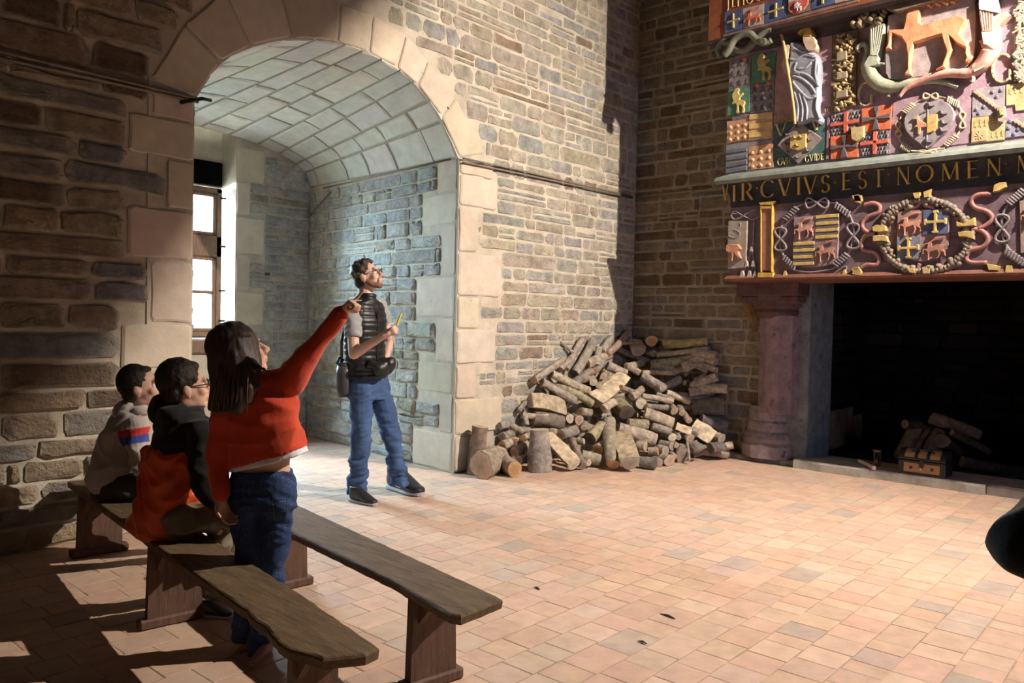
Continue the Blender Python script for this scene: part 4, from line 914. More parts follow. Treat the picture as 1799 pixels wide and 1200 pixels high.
# upper frieze: blue and white squares
UQ = [K('A', [(150, 140), (345, 100), (345, 325), (150, 378)]), K('A', [(352, 98), (592, 40), (585, 270), (350, 322)]), K('A', [(596, 38), (842, -25), (838, 195), (592, 265)]), K('A', [(850, -30), (1105, -95), (1100, 120), (845, 190)]), K('A', [(1112, -95), (1365, -160), (1365, 45), (1108, 115)]), K('A', [(1372, -160), (1640, -220), (1640, -15), (1370, 45)])]
for i, q in enumerate(UQ):
    colq = [(.085, .11, .23), (.40, .34, .33), (.085, .11, .23), (.15, .16, .13), (.085, .11, .23), (.40, .29, .27)][i]
    p = quad('heraldic_square', q, PU, .010, colq)
    if i in (0, 2, 4):
        relief('cross', [lerp2(q, *t) for t in ((.46, .15), (.56, .15), (.56, .44), (.85, .42), (.85, .53), (.56, .54), (.57, .86), (.46, .86), (.46, .55), (.16, .57), (.16, .47), (.46, .45))], PU, .012, (.50, .38, .13), p, 'gilt', lift=.01)
    elif i == 1: stag(sub(q, .08, .12, .88, .95), PU, .012, (.58, .17, .08), p, .010)
    elif i == 3:
        relief('red_shield', [lerp2(q, *t) for t in ((.06, 0), (.92, 0), (.92, .62), (.75, .88), (.50, .98), (.2, .92), (.06, .70))], PU, .010, (.55, .13, .10), p, lift=.01)
        quad('white_band', sub(q, .06, .0, .92, .34), PU, .006, (.55, .48, .46), p, lift=.018)
        relief('lion', [lerp2(sub(q, .28, .40, .66, .92), *t) for t in LION], PU, .010, (.55, .48, .46), p, lift=.02)
quad('frieze_edge', K('A', [(130, 385), (1640, -10), (1640, 20), (130, 415)]), PU, .006, (.22, .16, .14))
for ch, x, y in (('J', 175, 100), ('L', 225, 88), ('I', 285, 78), ('T', 330, 66), ('O', 385, 52), ('S', 500, 20), ('E', 570, 5), ('V', 640, -12)):
    letter(ch, K('A', [(x, y)])[0], 19, PU, (.55, .42, .20), hood, -.24, .75, .010, lift=.002)
# ---------------------------------------------------------------- fireplace jambs, hearth, inside
mat('jamb', 'attr', .85, .35, 8, .7, 24, .02, spec=.2, tint=((.10, .085, .09), 9, .60), bscale2=7)
def bevbox2(a, b, bv=.012): a, b = V(a), V(b); return bevbox((a+b)/2, [abs(q)/2 for q in (b-a)], bv)
for cy, sg, lab in ((3.36, 1, 'worn purple stone column with ringed base carrying the left end of the hood'), (-.02, -1, 'worn stone column carrying the far end of the hood near the room side')):
    t = thing('fireplace_column', lab, 'column', (7.74, cy, 0)); c = (7.74, cy+.03*sg, 0)
    prof = [(.0, .05), (.315, .05), (.32, .17), (.29, .20), (.31, .24), (.285, .29), (.255, .31), (.275, .35), (.26, .40), (.235, .42), (.24, .50), (.225, .56)]
    vs, fs = lathe(prof, c, 20, sx=.8, sy=.86); obj('base', vs, fs, 'jamb', t, (.27, .215, .21))
    n = 10; P = []; cs_ = (c[0]-.02, cy-.075*sg)
    for z, r, off in ((.50, .215, 0), (1.10, .21, 0), (1.47, .215, -.02)):
        P.append([V((cs_[0]+off+math.cos(a)*r, cs_[1]+math.sin(a)*r*.98, z)) for a in [2*PI*(k+.5)/n for k in range(n)]])
    vs = sum(P, []); fs = [(i*n+k, i*n+(k+1) % n, i*n+n+(k+1) % n, i*n+n+k) for i in (0, 1) for k in range(n)]
    obj('shaft', vs, fs, 'jamb', t, (.235, .165, .175))
    m_ = MB(); vs, fs = lathe([(.195, 1.44), (.235, 1.50), (.22, 1.53), (.26, 1.56), (.27, 1.62), (.28, 1.66)], (cs_[0]-.03, cs_[1]+.03*sg, 0), 16, sx=1, sy=.95); m_.add(vs, fs)
    ya, yb = sorted((cy+.27*sg, cy-.36*sg)); m_.add(*bevbox2((XH+.40, ya, 1.66), (8.0, yb, z_bot+.01))); m_.add(*bevbox2((XH+.45, ya+.03, 1.59), (8.0, yb-.03, 1.66)))
    obj('capital', m_.v, m_.f, 'jamb', t, (.11, .06, .055))
    sy = cy+.20*sg
    vs, fs = tube([(7.84, sy, .40), (7.83, sy, 1.0), (7.74, sy, 1.40), (7.66, sy+.02*sg, 1.64)], [.062, .060, .075, .11], 8); obj('side_shaft', vs, fs, 'jamb', t, (.19, .12, .06))
    ya, yb = sorted((cy-.08*sg, cy-.375*sg)); vs, fs = bevbox2((7.68, ya, .04), (8.30, yb, FZ)); obj('jamb_slab', vs, fs, 'jamb', t, (.17, .185, .19))
mat('hearthstone', (.40, .37, .31), .85, .25, 8, .5, 40, .01, tint=((.22, .20, .17), 14, .66))
rh = random.Random(9)
def hearth_slab(x0, x1, y0, y1, h, lab):
    n = 12; top = []
    for k in range(n+1): t = k/n; top.append((x0+rh.uniform(-.018, .018), y1+(y0-y1)*t))
    poly = top+[(x1, y0), (x1, y1)]; N_ = len(poly)
    vs = [V((a, b, -.01)) for a, b in poly]+[V((a+(0.0), b, h*.8)) for a, b in poly]+[V((a+(.018 if i <= n else 0), b, h)) for i, (a, b) in enumerate(poly)]
    fs = [(r*N_+k, r*N_+(k+1) % N_, (r+1)*N_+(k+1) % N_, (r+1)*N_+k) for r in (0, 1) for k in range(N_)]+[tuple(range(2*N_, 3*N_))]
    o = obj('hearth_slab', vs, fs, 'hearthstone'); tag(recentre(o), lab, 'hearth'); return o
hearth_slab(7.60, 7.98, 3.05, 3.96, .05, 'low stone slab under the left fireplace column beside the firewood')
hearth_slab(7.52, 8.02, 1.42, 3.045, .085, 'long worn hearth stone whose edge carries the little chest')
hearth_slab(7.54, 8.02, -.4, 1.415, .085, 'hearth stone beyond the chest at the right edge')
# firebox
fb = MB()
fb.add(*bbox2((9.3, FY0-.4, 0), (9.5, FY1+.2, 2.4))); fb.add(*bbox2((XF+.25, FY1, 0), (9.5, FY1+.2, 2.4))); fb.add(*bbox2((XF+.25, FY0-.4, 0), (9.5, FY0-.2, 2.4)))
firebox = fb.build('wall_firebox', 'soot'); firebox['kind'] = 'structure'
fbc = MB(); fbc.add(*bbox2((XF, FY0-.4, 2.35), (9.5, FY1+.2, 2.45))); o_ = fbc.build('ceiling_firebox', 'soot'); o_['kind'] = 'structure'
fbf = MB(); fbf.add(*bbox2((8.0, FY0-.2, -.01), (9.3, FY1, .045))); o_ = fbf.build('floor_firebox', 'soot'); o_['kind'] = 'structure'
SOOT = [((.010, .008, .0065), 5), ((.016, .012, .009), 2), ((.007, .006, .005), 4)]
wl = []
FS = (V((0, FY1, 0)), X1, Z1, V((0, -1, 0))); FK = (V((9.3, 0, 0)), V((0, -1, 0)), Z1, V((-1, 0, 0)))
for F_, sp_, z0_ in ((FS, [(8.36, 9.3)], .55), (FK, [(-FY1, -FY0+.2)], .05)):
    for u0, u1, za, zb in courses(lambda a, b, s=sp_: s, z0_, 2.3, (.11, .17), (.2, .45), rs, .1):
        pl = rough_rect(u0, u1, za, zb, rs, .024, .012, .3)
        if pl: vs, fs = stone_mesh(pl, F_, .02, .02, .85, rs, .006); wl.append((vs, fs, pick_col(rs, SOOT)))
for u0, u1, za, zb in ((8.36, 9.05, .08, .50), (9.07, 9.3, .1, .40)):
    pl = rough_rect(u0, u1, za, zb, rs, .01, .006, .08); vs, fs = stone_mesh(pl, FS, .03, .02, .85, rs, .01); wl.append((vs, fs, (.13, .09, .055)))  # low stones coloured paler, as if lamplight reached them
pieces(wl, firebox, 'stone', 'soot_stone', 'small_stones')
# ================================================================ lamp, plus a board added to shade the left wall (outside the frame)
mat('black_metal', (.02, .02, .02), .5, .1, 10, .1, 40, .002)
mat('lamp_glass', (.9, .85, .75), .3, 0, 1, 0, emit=((1, .85, .7), 4))
sl = thing('spotlight', 'black theatre spotlight on a stand beside the hood with an added wide shading board', 'lamp', LAMP)
ld = (V((4.5, 3.6, .8))-LAMP).normalized(); lx, ly, _ = frame_for(ld)
vs, fs = tube([LAMP-ld*.30, LAMP-ld*.08], [.09, .13], 14); obj('housing', vs, fs, 'black_metal', sl)
vs, fs = tube([LAMP-ld*.075, LAMP-ld*.07], .11, 14); obj('lens', vs, fs, 'lamp_glass', sl)
fb_ = .13; WP = [V((x_, D, z_)) for x_, z_ in ((4.75, 4.9), (4.36, 4.05), (3.70, 3.45), (2.9, 2.35), (2.35, 1.55), (1.9, 1.0), (1.28, .50), (-.3, -.42), (-1.6, -1.2))]
inn = [LAMP+(p-LAMP)*fb_ for p in WP]; outp = LAMP+(V((-1.6, D, 6.8))-LAMP)*fb_; vs = inn+[outp, LAMP+(V((4.2, D, 6.8))-LAMP)*fb_]
nrm = ((WP[3]-LAMP).normalized())*.012; n_ = len(vs)
obj('shade_board', vs+[v-nrm for v in vs], [tuple(range(n_)), tuple(range(2*n_-1, n_-1, -1))]+[(i, i+n_, (i+1) % n_+n_, (i+1) % n_) for i in range(n_)], 'black_metal', sl)  # unseen board, its outline cut to darken the wall and the boys
vs, fs = tube([LAMP-ld*.15+V((0, 0, -.1)), V((LAMP.x, LAMP.y-.15, 0))], .022, 8); obj('pole', vs, fs, 'black_metal', sl)
vs, fs = tube([LAMP-ld*.15, outp], .010, 6); obj('bracket', vs, fs, 'black_metal', sl)
for k in range(3):
    a = 2*PI*k/3; b0 = V((LAMP.x, LAMP.y-.15, .5)); vs, fs = tube([b0, b0+V((math.cos(a)*.5, math.sin(a)*.5, -.49))], .015, 6); obj('leg', vs, fs, 'black_metal', sl)
# ================================================================ benches
mat('bench_wood', (.135, .09, .052), .66, .38, 5, .5, 30, .006, stretch=(9, 1.2, 9), spec=.25, tint=((.185, .13, .08), 7, .60), bscale2=11)
mat('leg_wood', (.135, .078, .055), .60, .32, 6, .45, 30, .006, stretch=(9, 9, 1.4), spec=.3)
def bench(name, label, outline, zt, th, legs, seed, worn=()):
    rb = random.Random(seed); t = thing(name, label, 'bench', (outline[0][0], outline[0][1], 0), 'old plank benches')
    P = []
    for i in range(len(outline)):
        a, b = outline[i], outline[(i+1) % len(outline)]; d = math.dist(a, b); n = max(1, int(d/.035))
        for k in range(n):
            q = k/n; j = .0011 if not worn or not (worn[0] <= i <= worn[1]) else .006
            P.append((a[0]+(b[0]-a[0])*q+rb.uniform(-j, j), a[1]+(b[1]-a[1])*q+rb.uniform(-j, j)))
    n = len(P); cx = sum(p[0] for p in P)/n; vs = []; cl = []
    def inward(p, i, s):
        a, b = V((*P[i-1], 0)), V((*P[(i+1) % n], 0)); tn = (b-a).normalized(); nn = V((-tn.y, tn.x, 0)); return V((p[0], p[1], 0))+nn*s
    ar = sum(P[i-1][0]*P[i][1]-P[i][0]*P[i-1][1] for i in range(n)); sg = 1 if ar > 0 else -1
    for z, s in ((-th, .004), (-th*.25, .0), (-.003, .004), (0, .010)):
        for i, p in enumerate(P):
            q = inward(p, i, s*sg); vs.append(V((q.x, q.y, zt+z+(rb.uniform(-.0015, .0015) if z else 0))))
    fs = [(r*n+k, r*n+(k+1) % n, (r+1)*n+(k+1) % n, (r+1)*n+k) for r in range(3) for k in range(n)]+[tuple(range(n))[::-1], tuple(range(3*n, 4*n))]
    obj('seat', vs, fs, 'bench_wood', t)
    for (x0, x1, y0, dirx) in legs:
        U = V((x1-x0, -.03, 0)).normalized(); W = V((-U.y, U.x, 0)); L_ = x1-x0; c = V(((x0+x1)/2, y0, 0))
        h = zt-th; vs = []
        for z, s in ((.03, 1.02), (h+.002, .93)):
            for u, w_ in ((-1, -1), (1, -1), (1, 1), (-1, 1)): vs.append(c+U*u*L_/2*s+W*w_*.020+V((0, 0, z)))
        obj('leg', vs, [(0, 1, 2, 3), (7, 6, 5, 4), (0, 4, 5, 1), (1, 5, 6, 2), (2, 6, 7, 3), (3, 7, 4, 0)], 'leg_wood', t)
        vs, fs = bevbox(c+V((0, 0, .022)), (L_/2+.035, .030, .022), .008, (U, W, V((0, 0, 1)))); obj('foot', vs, fs, 'leg_wood', t)
        for s in (-1, 1):
            a = c+U*s*L_*.30; vs = []
            for z, y in ((h, .02), (h, .11), (h-.10, .02)):
                for w_ in (-.012, .012): vs.append(a+U*w_+W*(-y)*(1)+V((0, 0, z)))
            obj('brace', vs, [(0, 2, 4), (1, 5, 3), (0, 1, 3, 2), (2, 3, 5, 4), (4, 5, 1, 0)], 'leg_wood', t)
    return t
xlB = lambda y: 1.31+.127*(y-1.87); xrB = lambda y: 1.505+.150*(y-1.87)
bench('plank_bench', 'long low plank bench with a crumbling near end where two boys sit', [(1.335, 1.90), (1.44, 1.835), (1.497, 1.845), (1.515, 1.93), (xrB(2.4)+.01, 2.4), (xrB(3.4), 3.4), (xrB(4.93), 4.93), (xlB(4.95), 4.95), (xlB(3.5), 3.5), (xlB(2.4), 2.4), (1.30, 2.02)], .385, .036,
      [(1.36, 1.52, 2.10, 0), (1.50, 1.73, 3.42, 0), (1.67, 1.90, 4.70, 0)], 4, (9, 11))
xlA = lambda y: 1.825+.155*(y-1.85)
bench('plank_bench', 'low plank bench with worn scratched seat standing empty on the open floor', [(1.845, 1.85), (2.06, 1.86), (2.075, 1.90), (2.26, 3.07), (2.36, 3.72), (2.13, 3.75), (2.02, 3.14), (1.915, 2.30), (1.83, 1.89)], .385, .034,
      [(1.90, 2.10, 2.16, 0), (2.09, 2.31, 3.46, 0)], 5)
# ================================================================ firewood heap
mat('bark', 'attr', .9, .42, 22, .9, 38, .012, spec=.15, bscale2=12, tint=((.27, .23, .19), 16, .64))
mat('splitwood', 'attr', .85, .45, 18, .7, 34, .008, spec=.15)
mat('cutwood', 'attr', .8, .18, 30, .3, 60, .003, spec=.2)
PA, PB, PT = V((5.05, 4.80, 0)), V((6.95, 3.72, 0)), V((7.45, 4.97, 1.32))
PN = (PB-PA).cross(PT-PA).normalized()
if PN.dot(V(CAMP)-PA) < 0: PN = -PN
def heap(px, py, r, deep=0.):
    """where the sight line meets the heap's sloping front, a wall or the floor"""
    d = V(ray(px, py)).normalized(); o = V(CAMP); ts = []
    for P0, N in ((PA-PN*(r*.8+deep), PN), (V((0, D-r-.02, 0)), V((0, -1, 0))), (V((XF-r-.02, 0, 0)), V((-1, 0, 0))), (V((0, 0, r+.002)), V((0, 0, 1)))):
        q = d.dot(N)
        if q < -1e-4: ts.append((P0-o).dot(N)/q)
    p = o+d*min(t for t in ts if t > 0); return p
BARK = [(.36, .295, .23), (.33, .28, .235), (.40, .33, .26), (.28, .235, .195), (.34, .30, .25), (.42, .345, .26)]
CUT = {'p': (.50, .40, .27), 'o': (.52, .32, .15), 'g': (.36, .30, .25), 'w': (.62, .53, .40), 'd': (.13, .10, .085), 'r': (.46, .33, .24)}
rl = random.Random(77)
def log_at(a, b, r, label, cut='p', split=False, moss=None, group='firewood logs in the corner heap', bend=None, branch=None, name='log', taper=None, bark=None, zfix=True):
    a, b = V(a), V(b); d = b-a; L_ = d.length
    if L_ < .05: d = AW*.25; b = a+d; L_ = .25
    x, y, dn = frame_for(d); tp = taper or rl.uniform(.82, 1.0)
    bd = (x*rl.uniform(-1, 1)+y*rl.uniform(-1, 1))*L_*(bend if bend is not None else .035)
    col = bark or rl.choice(BARK); kq = rl.uniform(.88, 1.12); col = tuple(c*kq for c in col)
    if moss: col = moss
    n = 12 if not split else 11; R = 6; vs = []; cs = []; ph = rl.uniform(0, 6)
    sec = []
    if split:
        # a split billet: flat pale face up, rounded bark below
        up = (V((0, 0, 1))*.5-AW*.8+RT*rl.uniform(-.3, .3)); up = (up-dn*up.dot(dn)).normalized(); side = dn.cross(up)
        for k in range(n):
            if k < 3: sec.append((1-k, .42+.05*(k == 1)))
            else: t = PI*(k-2)/(n-2); sec.append((-math.cos(t)*1.0, .42-math.sin(t)*1.25))
        x, y = side, up
    else:
        for k in range(n): t = 2*PI*k/n; q = 1+.10*math.sin(2*t+ph)+.05*math.sin(3*t+ph*2); sec.append((math.cos(t)*q, math.sin(t)*q))
    mid = (a+b)/2
    ob = []
    for i in range(R+1):
        t = i/R; rr = r*(1+(tp-1)*t)*(1+rl.uniform(-.05, .05)); c = a+d*t+bd*(4*t*(1-t))
        for k, (u, v) in enumerate(sec):
            w_ = 1+rl.uniform(-.05, .05); vs.append(c+(x*u+y*v)*rr*w_)
            q_ = rl.uniform(.8, 1.2); cs.append(tuple(cc*(1.15 if k < 3 and split else 1)*q_ for cc in (((.50, .40, .28) if cut != 'g' else (.36, .29, .20)) if split and k < 3 else col)))
    fs = [(i*n+k, i*n+(k+1) % n, (i+1)*n+(k+1) % n, (i+1)*n+k) for i in range(R) for k in range(n)]
    t = thing(name, label, 'log', (mid.x, mid.y, min(v.z for v in vs)), group)
    obj('bark', vs, fs, 'splitwood' if split else 'bark', t, cs, smooth=not split)
    cc = CUT[cut]
    for e, i0 in ((-1, 0), (1, R)):
        ring = [v.copy() for v in vs[i0*n:(i0+1)*n]]; ctr = sum(ring, V((0, 0, 0)))/n; of = dn*e*.003
        pv = [v+of*.2 for v in ring]+[ctr+(v-ctr)*.90+of for v in ring]+[ctr+(v-ctr)*.45+of*1.4 for v in ring]+[ctr+of*1.2]
        k2 = (1, 1, 1) if e < 0 else (.95, .95, .95)
        pc = [tuple(q*.45 for q in cc)]*n+[tuple(q*1.08 for q in cc)]*n+[tuple(q*.88 for q in cc)]*n+[tuple(q*.7 for q in cc)]
        pf = [(r_*n+k, r_*n+(k+1) % n, r_*n+n+(k+1) % n, r_*n+n+k) for r_ in (0, 1) for k in range(n)]+[(2*n+k, 2*n+(k+1) % n, 3*n) for k in range(n)]
        obj('cut_face', pv, pf, 'cutwood', t, pc)
    if branch:
        bt, bdx, br = branch; s0 = a+d*bt; vs, fs = tube([s0, s0+V(bdx)*.5, s0+V(bdx)], [br*1.2, br, br*.85], 8); obj('branch', vs, fs, 'bark', t, col, smooth=True)
    return t
S_ = .28905
# x1,y1 -> x2,y2 in the heap's own picture, radius, depth of the second end, cut colour, extras, label
LOGS = [
 (225, 895, 285, 845, 70, .16, 'r', {}, 'fat round log end, knobbly, on the floor beside the standing stump'),
 (430, 915, 345, 845, 44, .10, 'o', {}, 'log with a bright two-tone cut end lying in front, left of the grey block'),
 (790, 885, 620, 715, 44, 0, 'w', {'split': 1}, 'whitish peeled log with long cracks leaning against the grey block'),
 (335, 650, 395, 640, 22, 0, 'g', {}, 'thin grey log on top of the low left tail of the heap'),
 (350, 718, 420, 680, 30, .1, 'g', {}, 'short greenish log slanting over the low left tail'),
 (425, 740, 470, 715, 25, .15, 'o', {'split': 1}, 'small orange-ended split piece in the low left tail'),
 (480, 725, 530, 705, 21, .15, 'o', {}, 'small log with an orange cut end just left of the grey block top'),
 (350, 775, 430, 745, 32, .12, 'o', {}, 'dark brown log with a rusty end under the low left tail'),
 (430, 810, 500, 765, 30, .1, 'r', {}, 'stubby log tucked behind the grey block on its left'),
 (455, 860, 500, 850, 26, .1, 'g', {}, 'low greenish stub at the left foot of the grey block'),
 (395, 645, 480, 690, 24, 0, 'g', {}, 'grey stick end pointing left over the low tail'),
 (425, 675, 520, 670, 19, .05, 'g', {}, 'thin pale stick lying along the low left tail'),
 (490, 545, 505, 645, 16, 0, 'g', {'bark': (.38, .33, .27)}, 'thin pale branch standing against the wall left of the split block'),
 (450, 560, 480, 495, 18, .05, 'g', {}, 'thin grey branch leaning on the wall left of the split block'),
 (725, 545, 520, 500, 58, 0, 'g', {'split': 1, 'bark': (.36, .27, .17)}, 'big squared split block with deep grain at the left shoulder'),
 (725, 640, 530, 590, 48, .04, 'r', {'bark': (.20, .165, .13)}, 'thick dark mossy log right under the big split block'),
 (542, 372, 720, 250, 27, 0, 'r', {}, 'smooth log slanting up the wall at the left shoulder'),
 (795, 500, 590, 385, 33, 0, 'r', {}, 'long smooth pale log just above the big split block'),
 (880, 440, 650, 335, 28, 0, 'p', {}, 'greyish log lying across, above the long smooth pale one'),
 (905, 520, 660, 385, 28, .06, 'p', {'bark': (.33, .30, .19)}, 'yellowish-green log pressed between two slanting logs'),
 (700, 305, 750, 235, 22, .05, 'p', {}, 'short log end peeping behind the forked branch'),
 (742, 305, 835, 125, 22, 0, 'p', {'branch': (.5, (-.17, .05, .12), .016)}, 'forked pale branch standing upright at the left of the top'),
 (792, 330, 905, 130, 30, 0, 'd', {}, 'long upright log with a dark lower end near the forked branch'),
 (862, 275, 935, 205, 36, .28, 'o', {}, 'log with a large round orange cut end near the top left'),
 (930, 285, 938, 175, 24, 0, 'p', {'bark': (.36, .32, .25)}, 'pale barkless log standing between orange-ended log and knotty stump'),
 (915, 318, 955, 250, 26, .15, 'r', {}, 'small log whose brown end faces out below the orange-ended log'),
 (955, 200, 985, 105, 32, .1, 'p', {}, 'short brown log against the wall at the top of the heap'),
 (970, 348, 985, 300, 25, .25, 'p', {}, 'round pale log end in the gap above the big pale split log'),
 (845, 365, 925, 340, 32, .2, 'p', {}, 'thick log end looking left in the gap under the orange-ended log'),
 (905, 388, 935, 370, 24, .2, 'w', {}, 'small pale log end below the thick one in the upper gap'),
 (938, 408, 960, 385, 18, .2, 'p', {}, 'thin log end squeezed beside the big pale split log'),
 (985, 215, 1125, 75, 30, 0, 'o', {'branch': (.45, (.24, -.16, .02), .020), 'bark': (.36, .26, .20)}, 'reddish forked branch rising highest over the heap'),
 (1180, 195, 1160, 130, 54, .1, 'p', {'split': 1}, 'half-round log with pale split face near the top'),
 (1265, 135, 1345, 110, 42, .22, 'o', {}, 'stubby log with a big brown cut end at the top right of centre'),
 (1345, 150, 1595, 135, 32, 0, 'p', {'bark': (.34, .28, .14)}, 'yellow-lichened log lying level along the top right'),
 (1275, 212, 1300, 190, 24, .3, 'g', {'bark': (.22, .21, .20)}, 'round grey log end under the stubby brown-ended log'),
 (1612, 185, 1300, 222, 26, 0, 'g', {}, 'long grey log lying second from the top on the right'),
 (1548, 232, 1262, 275, 32, 0, 'w', {'bark': (.27, .25, .17)}, 'long greenish log with a whitish oval end on the upper right'),
 (1455, 320, 1262, 288, 26, 0, 'o', {'bark': (.34, .28, .20)}, 'scaly log under the long greenish one'),
 (1475, 330, 1450, 310, 28, .1, 'o', {}, 'short log with a torn yellow end on the upper right'),
 (1405, 332, 1205, 328, 17, 0, 'p', {'bark': (.40, .33, .23)}, 'straight thin pale log lying level under the scaly one'),
 (1655, 262, 1575, 245, 30, 0, 'g', {}, 'thick short log by the side wall near the top right'),
 (1662, 312, 1600, 300, 18, 0, 'w', {}, 'thin log with a small white end by the side wall'),
 (1560, 300, 1470, 290, 20, 0, 'g', {'bark': (.16, .14, .12)}, 'ragged dark stick left of the small white end'),
 (1538, 385, 1640, 350, 36, .12, 'o', {'bark': (.23, .22, .22)}, 'grey-barked log with an orange cut end, the upper of two at the side wall'),
 (1572, 455, 1690, 405, 38, .10, 'o', {'bark': (.25, .24, .22)}, 'grey-barked log with a reddish cut end, the lower of two at the side wall'),
 (1462, 390, 1510, 370, 17, .05, 'p', {}, 'small squarish stick left of the grey-barked pair'),
 (1330, 425, 1205, 345, 36, 0, 'r', {}, 'thick cracked log forming the left arm of the wide fork'),
 (1430, 370, 1300, 430, 26, 0, 'g', {}, 'bent log forming the right arm of the wide fork'),
 (990, 285, 1110, 325, 30, .05, 'd', {'bark': (.40, .32, .26)}, 'knotty stump with a rotten hollow end above the big pale split log'),
 (915, 500, 1095, 350, 58, 0, 'r', {'split': 1, 'bark': (.48, .36, .26)}, 'big pale split log slanting through the middle of the heap'),
 (1075, 420, 1165, 440, 22, .08, 'o', {'bark': (.34, .27, .21)}, 'small log with a glowing orange knot, right of the big pale split log'),
 (1110, 290, 1215, 255, 25, .05, 'p', {'bark': (.36, .30, .19)}, 'short smooth log under the half-round one'),
 (1120, 285, 1190, 330, 22, 0, 'o', {}, 'stub with a torn brown end right above the fork'),
 (1140, 475, 1205, 425, 26, 0, 'g', {}, 'grey scaly stub below the fork, left of the white end'),
 (1200, 520, 1180, 480, 38, .3, 'w', {}, 'log with a split white and brown end in the middle'),
 (1360, 540, 1232, 530, 18, .0, 'w', {}, 'short stick with white end right of the white and brown log end'),
 (1390, 505, 1205, 470, 19, 0, 'g', {}, 'greenish bent stick above the short white-ended one'),
 (1395, 495, 1300, 450, 18, .05, 'r', {}, 'reddish stick lying across just under the fork'),
 (1495, 505, 1355, 450, 26, 0, 'g', {}, 'log with grey oval end below the grey-barked pair'),
 (1400, 560, 1385, 520, 26, .1, 'r', {'bark': (.33, .26, .21)}, 'gnarled stump piece, the left one in the middle right'),
 (1448, 575, 1440, 530, 20, .1, 'r', {'bark': (.33, .26, .21)}, 'gnarled stick end right of the left gnarled stump'),
 (1488, 620, 1470, 570, 22, .1, 'r', {'bark': (.36, .27, .21)}, 'reddish bare branch curving down beside the pale block'),
 (1700, 530, 1515, 540, 55, 0, 'g', {'bark': (.17, .145, .125)}, 'thick dark log by the side wall under the grey-barked pair'),
 (1715, 650, 1560, 620, 48, 0, 'd', {'bark': (.14, .13, .125)}, 'nearly black log by the side wall above the round pale end'),
 (1630, 730, 1510, 650, 52, 0, 'r', {'split': 1, 'bark': (.46, .31, .20)}, 'pale orange square-split block on the lower right'),
 (1688, 728, 1640, 700, 32, .1, 'g', {}, 'round pale log end on the lower right beside the square block'),
 (1620, 790, 1700, 780, 36, .0, 'd', {'bark': (.14, .12, .115)}, 'dark log lying on the floor under the square block'),
 (1500, 690, 1410, 655, 30, 0, 'o', {'split': 1, 'bark': (.44, .26, .14)}, 'orange torn split piece left of the square block'),
 (1390, 640, 1220, 575, 38, 0, 'o', {}, 'log with a pale orange sawn end right of centre'),
 (1238, 645, 1120, 635, 32, 0, 'r', {'bark': (.30, .25, .17)}, 'short log with an oval pinkish end left of the orange sawn end'),
 (1375, 690, 1265, 655, 30, 0, 'p', {}, 'log lying directly under the orange sawn end'),
 (1388, 722, 1370, 700, 26, .25, 'w', {}, 'round chalk-white log end low on the right'),
 (1425, 722, 1410, 700, 19, .25, 'g', {'bark': (.22, .24, .27)}, 'bluish grey stick end right of the chalk-white one'),
 (1497, 728, 1470, 705, 27, .2, 'r', {}, 'pinkish log end below the orange torn piece'),
 (1285, 742, 1060, 670, 44, 0, 'r', {}, 'long thick log pointing right, low in the middle'),
 (1030, 885, 1005, 620, 37, 0, 'o', {'bark': (.33, .285, .22)}, 'long log propped almost upright at the front'),
 (1130, 870, 1075, 700, 62, 0, 'g', {'split': 1, 'bark': (.33, .29, .22)}, 'broad grey split log propped beside the almost upright one'),
 (1110, 570, 1070, 510, 54, .05, 'd', {'bark': (.25, .22, .13)}, 'hollow mossy log with a black mouth at the centre'),
 (970, 548, 1040, 505, 26, .0, 'p', {}, 'short torn log at the left of the hollow mossy one'),
 (828, 565, 890, 565, 29, .05, 'r', {}, 'round log end just right of the dark mossy log'),
 (822, 618, 800, 600, 30, .2, 'r', {}, 'pinkish round log end under its twin right of the dark mossy log'),
 (765, 607, 750, 590, 28, .2, 'w', {}, 'tall oval pale log end touching the dark mossy log'),
 (852, 662, 860, 630, 20, .1, 'r', {}, 'thin pinkish stick end below the round pair'),
 (710, 706, 810, 670, 36, .08, 'p', {}, 'log with a clean pale round end at the left centre'),
 (890, 728, 965, 650, 40, .0, 'd', {'bark': (.36, .30, .20)}, 'knobbly burl log with a dark round end at the front centre'),
 (655, 690, 690, 680, 24, .1, 'p', {}, 'little broken log end left of the clean pale round end'),
 (845, 895, 778, 735, 26, 0, 'g', {'bark': (.26, .20, .165)}, 'reddish-brown log slanting down to the floor at the front'),
 (850, 745, 800, 740, 22, .05, 'p', {}, 'short pale stick behind the slanting reddish-brown log'),
 (935, 795, 985, 760, 38, .05, 'o', {}, 'stub with a rusty lower end left of the upright log'),
 (945, 860, 835, 830, 40, 0, 'p', {'bark': (.40, .34, .26)}, 'pale hollowed log lying on the floor at the front centre'),
 (880, 875, 850, 865, 22, .05, 'p', {}, 'small pale knot end on the floor before the hollowed log'),
 (1225, 775, 1180, 765, 34, .05, 'p', {}, 'short log right of the broad grey split one'),
 (1285, 880, 1195, 870, 36, 0, 'd', {'bark': (.20, .185, .165)}, 'dark short log lying on the floor at the front right'),
 (1308, 872, 1290, 850, 26, .1, 'g', {}, 'small log hugging the dark short one on the floor'),
 (1300, 805, 1250, 800, 26, .05, 'o', {}, 'small split piece with a pale tip above the dark short log'),
 (1345, 805, 1310, 790, 30, .1, 'g', {}, 'pale grey stub above the floor at the front right'),
 (1385, 775, 1330, 760, 28, .1, 'g', {}, 'ridged stub left of the little round end at the front right'),
 (1412, 770, 1400, 755, 16, .2, 'r', {}, 'tiny round log end above the mossy lump'),
 (1370, 862, 1330, 840, 34, .05, 'r', {}, 'log with a reddish oval end on the floor at the front right'),
